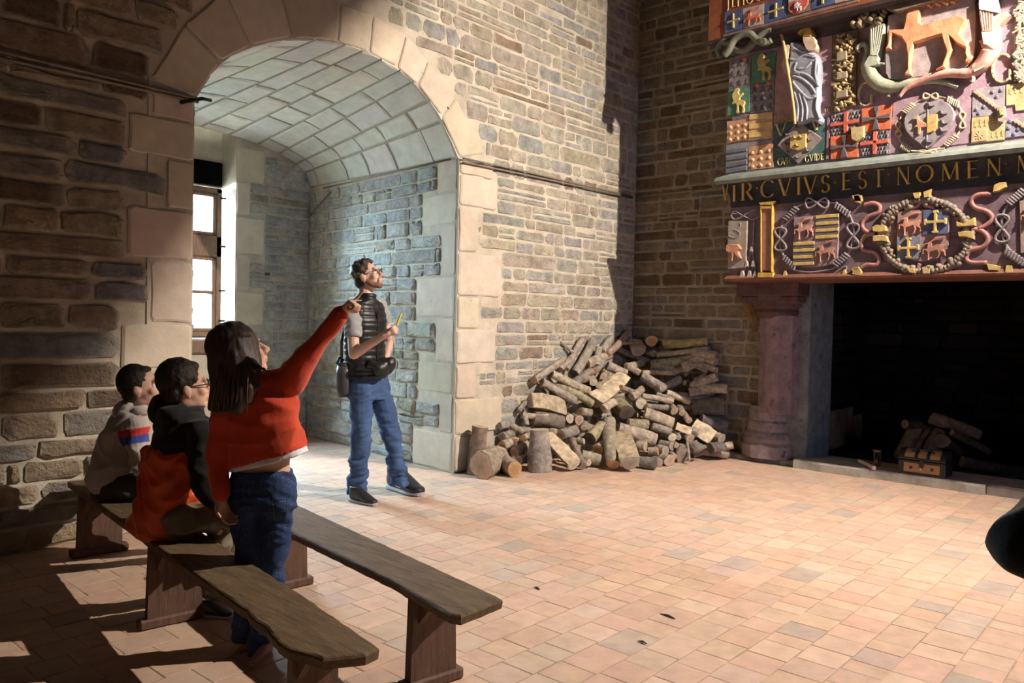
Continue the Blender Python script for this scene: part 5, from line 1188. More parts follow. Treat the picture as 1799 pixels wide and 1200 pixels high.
 (1397, 840, 1385, 820, 20, .1, 'r', {}, 'thin pinkish stick end on the floor beside the mossy lump'),
 (1450, 830, 1440, 790, 46, .05, 'g', {'bark': (.23, .20, .165)}, 'mossy lump of a log standing at the right front'),
 (1492, 862, 1478, 740, 9, 0, 'p', {'bark': (.34, .27, .22)}, 'thin bare stick standing upright at the right front'),
 (1560, 815, 1510, 760, 38, .0, 'd', {'bark': (.19, .165, .14)}, 'grey log sloping to the floor under the square block'),
 (1700, 800, 1660, 790, 28, .1, 'g', {}, 'grey stub on the floor at the right end of the heap'),
 (1520, 700, 1560, 640, 24, .1, 'g', {}, 'grey stick pressed behind the square block'),
]
for i, (x1, y1, x2, y2, r, e, cut, kw, lab) in enumerate(LOGS):
    rm = r*S_/182; a = heap(780+x1*S_, 560+y1*S_, rm); b = heap(780+x2*S_, 560+y2*S_, rm)
    if e: b = b+AW*e+V((0, 0, -.02))
    for q in (a, b): q.x = min(q.x, XF-rm-.03); q.y = min(q.y, D-rm-.03)
    kw = dict(kw); sp = bool(kw.pop('split', 0))
    log_at(a, b, rm, lab+' of the firewood heap' if len((lab+' of the firewood heap').split()) <= 16 and 'heap' not in lab else lab, cut, split=sp, **kw)
for k in range(42):                                            # deeper logs that close the gaps
    t = rl.random(); px = rl.uniform(930, 1262); top = 600 if px > 1010 else 660; py = rl.uniform(top+18, 800)
    r = rl.uniform(.035, .06); a = heap(px, py, r, .10+.08*rl.random()); an = rl.uniform(-.5, .5); dr = (RT*math.cos(an)+AW*rl.uniform(-.3, .5)+V((0, 0, math.sin(an)))).normalized()*rl.uniform(.25, .45)
    a = a-dr/2; b = a+dr
    for q in (a, b): q.x = min(q.x, XF-r-.03); q.y = min(q.y, D-r-.03); q.z = max(q.z, r)
    log_at(a, b, r, 'weathered log buried deep in the firewood heap behind the outer ones', rl.choice('prg'), group='logs buried deep in the firewood heap', name='log')
# the standing stump and the grey block
a = onz(780+118*S_, 560+945*S_); h0 = .43
a = a+V((.05, -.09, 0)); log_at(a+AW*.06+V((0, 0, .0)), a+AW*.06+V((.03, -.03, .42)), .082, 'dark tall stump standing on end beside the stone pier', 'p', bark=(.23, .17, .13), bend=.01, taper=.98, group='upright logs')
a = onz(780+585*S_, 560+940*S_); log_at(a+AW*.11, a+AW*.13+V((-.02, 0, .38)), .115, 'thick grey block standing on end at the left front of the heap', 'p', bark=(.30, .26, .235), bend=.0, taper=.80, group='upright logs')
# small white notice behind the stump
mat('paper', (.72, .72, .74), .7, .05, 5, 0, 10)
p = ony(780+212*S_, 560+745*S_, D-.03); vs, fs = bevbox((p.x, D-.035, p.z), (.032, .008, .07), .003); mat('switch_plastic', (.70, .72, .76), .4, .03, 4, 0)
sw = thing('wall_socket', 'small white socket box on the wall behind the standing stump', 'socket', (p.x, D-.03, p.z-.07)); obj('box', vs, fs, 'switch_plastic', sw)
vs, fs = bevbox((p.x, D-.048, p.z-.02), (.018, .004, .02), .002); obj('cover', vs, fs, 'paper', sw)
# ================================================================ chest, hourglass, scroll, hearth logs
mat('chest_wood', (.40, .235, .11), .5, .25, 10, .25, 40, .003, stretch=(3, 1, 8)); mat('chest_metal', (.035, .033, .033), .42, .2, 18, .3, 50, .003, metal=.5, spec=.5); mat('brass', (.55, .42, .22), .35, .1, 10, 0, metal=.9)
hz = .085; c = onz(1597, 846, hz); c = V((7.545, c.y, hz)); ch = thing('treasure_chest', 'little domed wooden chest with black metal edges standing on the hearth edge', 'chest', c)
HW, HD, HB = .185, .115, .125; cx0 = c.x+HD+.0
def cbox(x0, x1, y0, y1, z0, z1, bv=.004): return bevbox((cx0+(x0+x1)/2, c.y+(y0+y1)/2, hz+(z0+z1)/2), ((x1-x0)/2, (y1-y0)/2, (z1-z0)/2), bv)
m_ = MB(); m_.add(*cbox(-HD, HD, -HW, HW, .0, HB)); m_.build('body', 'chest_wood', ch)
m_ = MB()
for y0, y1 in ((-HW-.004, -HW+.04), (HW-.04, HW+.004)): m_.add(*cbox(-HD-.005, HD+.005, y0, y1, 0, HB))
for z0, z1 in ((-.0, .022), (HB-.022, HB)): m_.add(*cbox(-HD-.006, HD+.006, -HW-.005, HW+.005, z0, z1))
m_.build('metal_edging', 'chest_metal', ch)
def lid(x0, x1, rr, name, m, par):
    vs = []; n = 10
    for y in (x0, x1):
        for k in range(n+1): a = PI*k/n; vs.append(V((cx0-math.cos(a)*HD*rr, c.y+y, hz+HB+.006+math.sin(a)*.085*rr)))
    fs = [(k, k+1, n+2+k, n+1+k) for k in range(n)]+[tuple(range(n+1))[::-1], tuple(range(n+1, 2*n+2)), (0, n+1, 2*n+1, n)]
    return obj(name, vs, fs, m, par)
ld_ = lid(-HW, HW, 1.0, 'lid', 'chest_wood', ch); 
for y0, y1 in ((-HW-.003, -HW+.04), (HW-.04, HW+.003), (-.06, -.035), (.035, .06)): lid(y0, y1, 1.05, 'lid_band', 'chest_metal', ld_)
m_ = MB(); m_.add(*cbox(-HD-.007, HD+.007, -HW-.005, HW+.005, HB+.004, HB+.026)); m_.build('lid_rim', 'chest_metal', ld_)
vs, fs = tube([V((cx0-.07, c.y-.09, hz+HB+.075)), V((cx0-.075, c.y-.05, hz+HB+.10)), V((cx0-.075, c.y+.05, hz+HB+.10)), V((cx0-.07, c.y+.09, hz+HB+.075))], .007, 6); obj('handle', vs, fs, 'chest_metal', ld_, smooth=True)
vs, fs = cbox(-HD-.014, -HD, -.018, .018, HB-.055, HB+.012); obj('hasp', vs, fs, 'chest_metal', ch); vs, fs = lathe([(.011, -.011), (.012, 0), (.008, .011)], (cx0-HD-.016, c.y, hz+.06), 10); obj('padlock', vs, fs, 'brass', ch)
for s in (-1, 1):
    vs, fs = tube([V((cx0-HD-.002, c.y+s*.085, hz+.063)), V((cx0-HD-.014, c.y+s*.085, hz+.063))], .013, 10); obj('stud', vs, fs, 'chest_metal', ch)
mat('hourglass_wood', (.26, .16, .07), .45, .15, 10, .1, 30); mat('clear_glass', (.95, .97, .97), .03, 0, 1, 0, spec=.5, trans=1.0); mat('sand', (.62, .50, .34), .9, .1, 40, 0)
c = onz(1540, 818, hz); hg = thing('hourglass', 'small wooden hourglass standing beside the paper scroll', 'hourglass', c)
for z, nm in ((0, 'base'), (.135, 'top')): vs, fs = lathe([(.036, 0), (.038, .004), (.036, .010)], c+V((0, 0, z)), 12); obj(nm, vs, fs, 'hourglass_wood', hg)
for k in range(3):
    a = 2*PI*k/3+.5; q = V((math.cos(a)*.030, math.sin(a)*.030, 0)); vs, fs = tube([c+q+V((0, 0, .01)), c+q+V((0, 0, .136))], .0035, 6); obj('post', vs, fs, 'hourglass_wood', hg)
vs, fs = lathe([(.020, .012), (.024, .03), (.018, .055), (.004, .072), (.018, .09), (.024, .115), (.020, .132)], c, 14); obj('glass', vs, fs, 'clear_glass', hg, smooth=True)
vs, fs = lathe([(.019, .014), (.021, .03), (.006, .045)], c, 12); obj('sand', vs, fs, 'sand', hg, smooth=True)
mat('white_paper', (.74, .72, .70), .7, .06, 20, .1, 40, .002); mat('red_paper', (.62, .06, .05), .6, .1, 10, .1, 30, .002)
a = onz(1510, 810, hz+.017); b = onz(1536, 822, hz+.017); vs, fs = tube([a, (a+b)/2, b], [.018, .016, .018], 12); sc = obj('scroll', vs, fs, 'white_paper', smooth=False); tag(recentre(sc), 'rolled white paper scroll lying on a red slip of paper', 'scroll')
P = [onz(x, y, hz+.002) for x, y in ((1516, 817), (1528, 813), (1544, 817), (1541, 824), (1530, 825), (1522, 822))]; n = len(P)
o_ = obj('paper_slip', P+[p_+V((0, 0, .0015)) for p_ in P], [tuple(range(n))[::-1], tuple(range(n, 2*n))]+[(i, (i+1) % n, (i+1) % n+n, i+n) for i in range(n)], 'red_paper'); tag(recentre(o_), 'bright red slip of paper lying under the white scroll', 'paper')
HL = [((1583, 812), (1612, 745), 12, 'upright leaning log, leftmost in the cold hearth pile'), ((1598, 800), (1635, 752), 9, 'bent log second from left in the hearth pile'), ((1612, 820), (1630, 770), 8, 'slim log behind the chest in the hearth'),
      ((1628, 815), (1650, 757), 10, 'tall leaning log right behind the chest lid'), ((1645, 832), (1648, 775), 7, 'twisted stick standing right of the chest'), ((1637, 735), (1720, 765), 10, 'long log lying crosswise on top of the hearth pile'),
      ((1672, 760), (1738, 793), 5, 'thin stick sloping down right in the hearth'), ((1590, 745), (1632, 750), 8, 'short log lying across the left hearth logs'), ((1655, 775), (1680, 790), 12, 'charred stub low behind the hearth pile'), ((1690, 810), (1760, 835), 8, 'charred stick on the hearth floor at right')]
for i, ((x1, y1), (x2, y2), r, lab) in enumerate(HL):
    xx = 7.95+.05*(i % 3); a, b = onx(x1, y1, xx), onx(x2, y2, xx+.22); a.z = max(a.z, .09+r/170); b.z = max(b.z, .09+r/170)
    log_at(a, b, r/168, lab, 'd', bark=(.11, .075, .052) if i < 6 else (.035, .027, .022), group='logs on the cold hearth')
mat('ash', (.035, .03, .026), .95, .3, 20, .8, 40, .02)
vs = []; n = 16; m2 = 12; ra = random.Random(2)
for i in range(n+1):
    for j in range(m2+1):
        x = 8.05+.72*j/m2; y = .45+2.45*i/n; e = min(1, min(i, n-i)/3, min(j, m2-j)/3); vs.append(V((x, y, .043+e*(.05+.04*noise.noise(V((x*4, y*4, 0)))))))
o_ = obj('ashes', vs, [(i*(m2+1)+j, i*(m2+1)+j+1, (i+1)*(m2+1)+j+1, (i+1)*(m2+1)+j) for i in range(n) for j in range(m2)], 'ash', kind='stuff'); tag(recentre(o_), 'dark bed of ashes and crumbs on the hearth floor', 'ashes')
# splinters of bark on the tiles
sp_px = [((1160, 1078), (1186, 1087), 'dark bark splinter lying alone on the tiles in the middle foreground'), ((1120, 1126), (1136, 1131), 'small dark splinter on the tiles below the larger splinter'), ((938, 1031), (948, 1036), 'small dark splinter on the tiles near the empty bench')]
for (x1, y1), (x2, y2), lab in sp_px:
    a, b = onz(x1, y1, .004), onz(x2, y2, .004); vs, fs = tube([a, (a+b)/2+V((.006, .004, .002)), b], [.003, .008, .003], 5, flat=.5); o_ = obj('splinter', vs, fs, 'bark', None, (.05, .035, .025)); tag(recentre(o_), lab, 'splinter')
# ================================================================ people
mat('skin', 'attr', .52, .06, 18, .12, 90, .001, spec=.4)
mat('hair', 'attr', .42, .38, 10, .5, 26, .004, spec=.5, stretch=(14, 14, 1.5))
mat('curly_hair', 'attr', .55, .35, 60, .8, 70, .006, spec=.4)
mat('cotton', 'attr', .85, .08, 9, .30, 26, .004, sheen=.15, spec=.2, bscale2=160)
mat('knit', 'attr', .88, .10, 8, .35, 30, .004, sheen=.25, spec=.15, bscale2=220)
mat('denim', 'attr', .82, .26, 7, .35, 40, .003, spec=.2, bscale2=240)
mat('dotted_denim', 'attr', .80, .22, 8, .3, 40, .003, spec=.2, dots=((.42, .47, .58), 92, .115))
mat('nylon', 'attr', .42, .12, 16, .25, 30, .003, spec=.45)
mat('rubber', 'attr', .6, .08, 20, .15, 50, .002)
mat('lens', (.9, .92, .95), .05, 0, 1, 0, trans=1.0)
mat('eye_white', (.75, .73, .70), .2, 0, 1, 0); mat('iris', (.05, .035, .025), .15, 0, 1, 0)
def P_cap(a, b, ra, rb, n=14):
    a, b = V(a), V(b); d = b-a; L_ = d.length
    if L_ < 1e-4: d = V((0, 0, 1)); b = a+d*1e-3
    d = (b-a).normalized(); x, y, _ = frame_for(d); pts = []; m = 4
    for i in range(m): t = PI/2*(1-i/m); pts.append((a-d*math.sin(t)*ra, max(math.cos(t)*ra, .0005)))
    pts.append((a, ra)); pts.append((b, rb))
    for i in range(1, m+1): t = PI/2*i/m; pts.append((b+d*math.sin(t)*rb, max(math.cos(t)*rb, .0005)))
    vs = [p+x*math.cos(2*PI*k/n)*r+y*math.sin(2*PI*k/n)*r for p, r in pts for k in range(n)]; R = len(pts)
    fs = [(i*n+k, i*n+(k+1) % n, (i+1)*n+(k+1) % n, (i+1)*n+k) for i in range(R-1) for k in range(n)]+[tuple(range(n))[::-1], tuple((R-1)*n+k for k in range(n))]
    return vs, fs
def P_ell(c, r, X=V((1, 0, 0)), Y=V((0, 1, 0)), Z=V((0, 0, 1)), n=16, m=10):
    c = V(c); vs = []
    for i in range(m+1):
        t = PI*i/m; s = max(math.sin(t), .002)
        for k in range(n): a = 2*PI*k/n; vs.append(c+X*math.cos(a)*s*r[0]+Y*math.sin(a)*s*r[1]+Z*math.cos(t)*r[2])
    fs = [(i*n+k, i*n+(k+1) % n, (i+1)*n+(k+1) % n, (i+1)*n+k) for i in range(m) for k in range(n)]+[tuple(range(n))[::-1], tuple(m*n+k for k in range(n))]
    return vs, fs
def P_loft(secs, n=22, sq=2.3):
    """sections (centre, half width, half depth, width axis, depth axis)"""
    vs = []
    for c, a, b, X, Y in secs:
        for k in range(n):
            t = 2*PI*k/n; ct, st = math.cos(t), math.sin(t)
            vs.append(V(c)+X*a*math.copysign(abs(ct)**(2/sq), ct)+Y*b*math.copysign(abs(st)**(2/sq), st))
    R = len(secs); fs = [(i*n+k, i*n+(k+1) % n, (i+1)*n+(k+1) % n, (i+1)*n+k) for i in range(R-1) for k in range(n)]+[tuple(range(n))[::-1], tuple((R-1)*n+k for k in range(n))]
    return vs, fs
def blob(prims, vox, it=3, disp=None, dec=None):
    """fuse closed shapes into one skin, smooth it, push it along its normals by disp(p)"""
    V_ = []; F_ = []
    for vs, fs in prims: n = len(V_); V_ += vs; F_ += [tuple(i+n for i in f) for f in fs]
    me = bpy.data.meshes.new('tmp'); me.from_pydata([tuple(v) for v in V_], [], F_)
    bm = bmesh.new(); bm.from_mesh(me)
    bmesh.ops.recalc_face_normals(bm, faces=bm.faces[:]); bm.to_mesh(me); bm.free()
    o = bpy.data.objects.new('tmp', me); COL.objects.link(o)
    m = o.modifiers.new('r', 'REMESH'); m.mode = 'VOXEL'; m.voxel_size = vox
    if it: s = o.modifiers.new('s', 'SMOOTH'); s.iterations = it; s.factor = .5
    dg = bpy.context.evaluated_depsgraph_get(); e = o.evaluated_get(dg); r = e.to_mesh()
    vs = [v.co.copy() for v in r.vertices]; ns = [v.normal.copy() for v in r.vertices]; fs = [tuple(p.vertices) for p in r.polygons]
    e.to_mesh_clear(); bpy.data.objects.remove(o); bpy.data.meshes.remove(me)
    if disp: vs = [v+n*disp(v) for v, n in zip(vs, ns)]
    return vs, fs
def bobj(name, prims, vox, m, parent, col, it=3, disp=None, colf=None, label=None):
    vs, fs = blob(prims, vox, it, disp); c = [colf(v) for v in vs] if colf else col
    return obj(name, vs, fs, m, parent, c, smooth=True, label=label)
def folds(amp=.006, sx=7, sz=22, seed=0., axis=None):
    def f(p):
        q = V((p.x*sx+seed, p.y*sx, p.z*sz+math.sin((p.x+p.y)*9+seed)*1.2)); a = noise.noise(q); b = noise.noise(q*.45+V((7, 3, 1)))
        c = noise.noise(V((p.x*5+p.z*7+seed, p.y*5, p.z*5-p.x*4))); return 1.35*(amp*(1-abs(a)*3.2)*.7+amp*b*1.0+amp*(1-abs(c)*5)*.55)
    return f
class Fig:
    """pixel to world on the upright plane through the figure's base"""
    def __init__(s, px, py, z=0.): s.B = onz(px, py, z); s.B.z = 0
    def __call__(s, px, py, w=0.):
        d = V(ray(px, py)); o = V(CAMP); q = s.B+AW*w; return o+d*((q-o).dot(AW)/d.dot(AW))
    def px(s, w=0.): return (s.B+AW*w-V(CAMP)).dot(AW)/FPX      # metres per pixel
def head_prims(c, f, s=1., beard=False, ear=True):
    f = V(f).normalized(); u = (V((0, 0, 1))-f*f.z).normalized(); sd = f.cross(u); c = V(c); q = lambda a, b, e: c+f*a*s+sd*b*s+u*e*s
    E_ = lambda p, r: P_ell(p, [x*s for x in r], sd, f, u)
    L = [E_(q(-.012, 0, .022), (.075, .094, .100)), E_(q(.028, 0, -.045), (.056, .062, .070)), E_(q(.066, 0, -.096), (.026, .022, .020)), P_cap(q(.086, 0, .006), q(.113, 0, -.034), .008*s, .0125*s), P_cap(q(.098, -.012, -.040), q(.098, .012, -.040), .009*s, .009*s),
         E_(q(.088, 0, -.063), (.024, .015, .0065)), E_(q(.085, 0, -.074), (.020, .015, .0075)), P_cap(q(.078, -.034, .022), q(.078, .034, .022), .013*s, .013*s), E_(q(.058, -.034, -.030), (.026, .026, .026)), E_(q(.058, .034, -.030), (.026, .026, .026)),
         E_(q(.0, 0, -.075), (.054, .060, .035))]
    if ear:
        for k in (-1, 1): L += [E_(q(-.008, k*.077, -.022), (.009, .018, .032)), E_(q(-.016, k*.083, -.012), (.006, .016, .024))]
    return L, (c, f, u, sd, s)
def eyes(fr, parent):
    c, f, u, sd, s = fr
    for k in (-1, 1):
        p = c+f*.0665*s+sd*k*.031*s-u*.001*s; vs, fs = P_ell(p, [.0125*s]*3, sd, f, u, 10, 8); o = obj('eye', vs, fs, 'eye_white', parent, smooth=True)
        vs, fs = P_ell(p+f*.0085*s+u*.002*s, [.006*s, .0045*s, .006*s], sd, f, u, 8, 6); obj('iris', vs, fs, 'iris', o, smooth=True)
        vs, fs = tube([c+f*.088*s+sd*k*(.031+x)*s+u*(.019-abs(x)*.25)*s for x in (-.016, 0, .016)], [.002*s, .0032*s, .002*s], 5); obj('eyebrow', vs, fs, 'curly_hair', parent, (.05, .03, .02))
def hand_prims(w, d, pn, s=1., curl=(.4, .5, .6, .7), thumb=.6, side=1, spread=.05):
    """w wrist, d direction of the hand, pn the way the palm faces, side: where the thumb lies (+1 = d x pn)"""
    d = V(d).normalized(); pn = (V(pn)-d*V(pn).dot(d)).normalized(); sd = d.cross(pn)*side; w = V(w)
    L = [P_cap(w-d*.02*s, w+d*.03*s, .021*s, .024*s)]
    for k in (-1.4, -.5, .5, 1.4): L.append(P_cap(w+d*.025*s+sd*k*.009*s, w+d*.078*s+sd*k*.0155*s, .0135*s, .0115*s))
    for i, (off, ln) in enumerate(((1.5, .92), (.5, 1.04), (-.5, .98), (-1.5, .78))):
        p = w+d*(.082 if i in (1, 2) else .077)*s+sd*off*.0165*s; dd = (d+sd*(off*spread)).normalized(); a = 0
        for j, (l, r0, r1) in enumerate(((.040, .0092, .0084), (.026, .0084, .0076), (.020, .0076, .0062))):
            a += curl[i]*(1.0, 1.1, .7)[j]; v = dd*math.cos(a)+pn*math.sin(a); e = p+v*l*ln*s; L.append(P_cap(p, e, r0*s, r1*s, 10)); p = e
    p = w+d*.022*s+sd*.022*s; v = (d*.62+sd*.72+pn*.35).normalized()
    for j, (l, r0, r1) in enumerate(((.036, .0135, .0105), (.030, .0100, .0090), (.022, .0088, .0070))):
        e = p+v*l*s; L.append(P_cap(p, e, r0*s, r1*s, 10)); p = e; v = (v+d*.30*thumb+pn*.55*thumb-sd*.45*thumb).normalized()
    return L
def shoe(parent, heel, toe, s=1., col=(.02, .02, .022), sole=(.5, .5, .5), label=None, lace=(.08, .08, .08), ankle=None):
    heel, toe = V(heel), V(toe); d = (toe-heel).normalized(); L_ = (toe-heel).length; up = V((0, 0, 1)); sd = d.cross(up).normalized(); h = L_/.28
    sec = lambda t, z, a, b: (heel+d*L_*t+up*z*h, a*h, b*h, sd, up)
    S = [(.03, .060, .030, .040), (.12, .068, .037, .056), (.30, .070, .041, .058), (.45, .062, .044, .050), (.62, .048, .048, .036), (.80, .034, .046, .024), (.93, .030, .036, .020), (.99, .027, .018, .012)]
    up_ = bobj('shoe', [P_loft([sec(*q) for q in S], 16), P_loft([(heel+d*L_*.17+up*.06*h, .036*h, .048*h, sd, d), (heel+d*L_*.19+up*.125*h, .041*h, .054*h, sd, d)], 14)], .0065, 'nylon', parent, col, 2, label=label)
    Q = [];
    for t, a in ((.0, .024), (.04, .034), (.2, .040), (.45, .042), (.65, .050), (.85, .046), (.97, .028), (1.01, .010)): Q.append((heel+d*L_*t+up*.012*h, a*h, .012*h, sd, up))
    vs, fs = P_loft(Q, 12, 3.5); obj('sole', vs, fs, 'rubber', up_, sole)
    m_ = MB()
    for k in range(4):
        t = .36+k*.09; z = .118-.018*k; c = heel+d*L_*t+up*z*h; m_.add(*tube([c-sd*.026*h-up*.012*h, c, c+sd*.026*h-up*.012*h], .0028*h, 5))
    m_.build('lace', 'cotton', up_, False); me = up_.children[-1].data; me.color_attributes.new('Col', 'FLOAT_COLOR', 'POINT').data.foreach_set('color', list((*lace, 1))*len(me.vertices))
    return up_
SK = (.66, .42, .32); SKT = (.62, .38, .28)
# ---------------------------------------------------------------- the standing man
F = Fig(672, 874); mm = F.px()
man = thing('person', 'standing man in black quilted vest and blue jeans looking up, holding a yellow marker', 'person', (F.B.x, F.B.y, 0))
near, far = -.13, .13
fo = (RT*.84-AW*.54).normalized(); lf = (AW*.84+RT*.54).normalized()       # forward and leftward of the chest
hf = (RT*.92-AW*.16+V((0, 0, .34))).normalized(); hc = F(645, 484, .02)
HP, hfr = head_prims(hc, hf, 1.02)
shN, shF = F(618, 542, -.15), F(668, 537, .17); hipN, hipF = F(634, 672, -.06), F(662, 670, .10)
chest, waist, pelv = F(642, 565, 0), F(645, 628, .01), F(646, 668, .02)
elb, wri = F(622, 622, -.27), F(675, 589, -.36); elF, wrF = F(684, 600, .20), F(672, 650, .08)
knN, anN, knF, anF = F(635, 758, -.12), F(627, 850, -.06), F(686, 758, .06), F(701, 838, .08)
Z_ = V((0, 0, 1))
B = HP+[P_cap(F(641, 510, .02), F(645, 532, .01), .056, .060), P_loft([(F(645, 528, .01), .13, .06, lf, fo), (chest, .175, .10, lf, fo), (F(643, 600, 0), .155, .095, lf, fo), (waist, .14, .092, lf, fo), (pelv, .155, .10, lf, fo)], 20),
        P_cap(shN, elb, .050, .040), P_cap(elb, wri, .040, .026), P_cap(shF, elF, .050, .040), P_cap(elF, wrF, .038, .026), P_cap(hipN, knN, .082, .054), P_cap(knN, anN, .054, .036), P_cap(hipF, knF, .082, .054), P_cap(knF, anF, .054, .036),
        P_cap(anN, anN-Z_*.06, .036, .034), P_cap(anF, anF-Z_*.05, .036, .034)]
B += hand_prims(wri, (RT*.80+Z_*.42-AW*.10), (AW*.85+Z_*.1+RT*.2), 1.0, (1.15, 1.25, 1.3, 1.35), 1.0, 1)
B += hand_prims(wrF, (-RT*.3-Z_*.8), (-AW), 1.0, (.5, .5, .6, .6), .6, 1)
bobj('body', B, .0062, 'skin', man, SK, 2); eyes(hfr, man)
c, f, u, sd, s = hfr
rb = random.Random(1); hp = [P_ell(c-f*.026+u*.040, (.088, .096, .094), sd, f, u), P_ell(c-f*.060-u*.020, (.074, .052, .085), sd, f, u)]
for k in range(46):
    t = rb.uniform(0, 2*PI); e = rb.uniform(-.15, 1.2); v = (f*math.cos(t)*math.cos(e)*.95+sd*math.sin(t)*math.cos(e)*.8+u*math.sin(e)).normalized()
    if v.dot(f) > .60 and v.dot(u) < .55: continue
    hp.append(P_ell(c-f*.016+u*.036+f*v.dot(f)*.094+sd*v.dot(sd)*.082+u*v.dot(u)*.088, [rb.uniform(.013, .022)]*3, sd, f, u, 8, 6))
bobj('hair', hp, .006, 'curly_hair', man, (.050, .027, .017), 1, lambda p: .004*noise.noise(p*55))
bobj('beard', [P_ell(c+f*.066-u*.100, (.030, .026, .024), sd, f, u), P_ell(c+f*.088-u*.0525, (.026, .011, .0065), sd, f, u)]+[P_cap(c-f*.002+sd*k*.064-u*.040, c+f*.022+sd*k*.052-u*.078, .014, .017) for k in (-1, 1)]+[P_cap(c+f*.022+sd*k*.052-u*.078, c+f*.062+sd*k*.022-u*.100, .018, .024) for k in (-1, 1)]+[P_cap(c+f*.080+sd*k*.024-u*.056, c+f*.072+sd*k*.028-u*.092, .008, .012) for k in (-1, 1)], .0045, 'curly_hair', man, (.20, .095, .055), 2, lambda p: .0015*noise.noise(p*90))
m_ = MB()
for k in (-1, 1):
    p = c+f*.104+sd*k*.032+u*.0; m_.add(*tube([p+sd*math.cos(a)*.024+u*math.sin(a)*.016 for a in [2*PI*j/12 for j in range(13)]], .0018, 5)); m_.add(*tube([p+sd*k*.024, c+f*.05+sd*k*.078+u*.004, c-f*.02+sd*k*.082-u*.004], .0024, 5))
m_.add(*tube([c+f*.108-sd*.009, c+f*.110+sd*.009], .0024, 5)); gl = obj('glasses', m_.v, m_.f, 'black_metal', man)
# T-shirt sleeves, vest, jeans
TG = (.33, .33, .34)
bobj('t_shirt', [P_loft([(F(644, 534, .01), .06, .045, lf, fo), (F(644, 542, .01), .14, .060, lf, fo), (chest, .165, .090, lf, fo), (waist, .14, .085, lf, fo)]), P_cap(shN-Z_*.012, shN.lerp(elb, .52), .060, .060), P_cap(F(650, 536, .03), shF, .052, .060), P_loft([(shN.lerp(elb, .2), .064, .062, fo, lf), (shN.lerp(elb, .62), .061, .058, fo, lf)]), P_cap(shF-Z_*.012, shF.lerp(elF, .5), .060, .058)], .008, 'cotton', man, TG, 2, folds(.005, 10, 16, 1))
def quilt(p): return .007*abs(math.sin(PI*(p.z+.03*math.sin(p.x*3))/.048))**.6+.003*noise.noise(p*18)
bobj('quilted_vest', [P_loft([(F(646, 517, .01), .056, .058, lf, fo), (F(644, 526, .01), .066, .068, lf, fo), (F(643, 534, .01), .158, .084, lf, fo), (chest, .186, .120, lf, fo), (F(641, 600, 0), .168, .115, lf, fo), (F(642, 632, .01), .165, .118, lf, fo), (F(644, 662, .02), .178, .125, lf, fo)], 26)], .007, 'nylon', man, (.012, .012, .014), 2, quilt)
vs, fs = tube([F(y2x, y, 0)+fo*.121+lf*.0 for y2x, y in ((643, 545), (641, 600), (642, 655))], .007, 5); obj('zip', vs, fs, 'black_metal', man)
JN = (.055, .10, .215)
def jfold(p): return folds(.006, 6, 26, 3)(p)*(1.5 if p.z < .35 or abs(p.z-.50) < .07 else .8)
bobj('jeans', [P_loft([(F(645, 656, .02), .168, .112, lf, fo), (F(646, 676, .02), .178, .122, lf, fo), (F(647, 700, .02), .172, .122, lf, fo)]), P_cap(hipN+Z_*-.01, knN, .098, .073), P_cap(knN, anN+Z_*.02, .073, .064), P_loft([(knN, .072, .072, RT, AW), (anN-Z_*.03, .068, .062, RT, AW), (anN-Z_*.075, .074, .062, RT, AW)]), P_cap(hipF-Z_*.01, knF, .096, .072), P_loft([(knF, .071, .071, RT, AW), (anF-Z_*.03, .066, .062, RT, AW), (anF-Z_*.065, .074, .062, RT, AW)]), P_cap(knF, anF+Z_*.02, .072, .062)], .008, 'denim', man, JN, 2, jfold,
     colf=lambda p: tuple(q*(1.0+.5*max(0, noise.noise(V((p.x*9, p.y*9, p.z*3))))) for q in JN))
h1, t1 = onz(613, 880), onz(662, 884); h2, t2 = onz(684, 858), onz(744, 871)
shoe(man, onz(616, 880), onz(661, 889), col=(.022, .022, .026), sole=(.42, .42, .43)); shoe(man, onz(684, 858), onz(742, 873), col=(.022, .022, .026), sole=(.42, .42, .43))
# things he carries
mk = tube([F(697, 571, -.40), F(703, 555, -.40)], .010, 8); mo = thing('marker', 'yellow marker pen held up in the hand of the standing man', 'pen', F(697, 571, -.40)); obj('barrel', *mk, 'rubber', mo, (.75, .68, .06)); vs, fs = tube([F(703, 555, -.40), F(705, 550, -.40)], .008, 8); obj('cap', vs, fs, 'rubber', mo, (.80, .75, .12))
bg = thing('waist_bag', 'black waist bag hanging at the belly of the standing man', 'bag', F(672, 664, -.10))
bobj('pouch', [P_ell(F(672, 646, -.10), (.105, .07, .075), lf, fo, Z_), P_ell(F(685, 640, -.08), (.05, .06, .055), RT, AW, Z_), P_ell(F(655, 640, -.13), (.05, .05, .05), RT, AW, Z_)], .008, 'nylon', bg, (.012, .011, .012), 3, folds(.006, 9, 14, 5))
vs, fs = tube([F(655, 648, -.15), F(630, 646, -.17), F(610, 650, -.05), F(612, 652, .08)], [.012]*4, 6, flat=1.8); obj('belt', vs, fs, 'nylon', bg, (.012, .012, .012))
cn = thing('lens_pouch', 'dark grey cylindrical pouch hanging behind the hip of the standing man', 'pouch', F(604, 699, -.10))
vs, fs = tube([F(604, 643, -.10), F(604, 655, -.10), F(605, 685, -.10), F(606, 697, -.10)], [.050, .057, .059, .052], 16); obj('body', vs, fs, 'nylon', cn, (.055, .055, .062), smooth=True)
vs, fs = tube([F(604, 637, -.10), F(604, 645, -.10)], [.040, .050], 14); obj('lid', vs, fs, 'nylon', cn, (.03, .03, .034), smooth=True)
vs, fs = tube([F(600, 640, -.10), F(600, 600, -.14), F(610, 560, -.12), F(628, 528, -.09)], .006, 6, flat=2); obj('strap', vs, fs, 'nylon', cn, (.012, .012, .012))
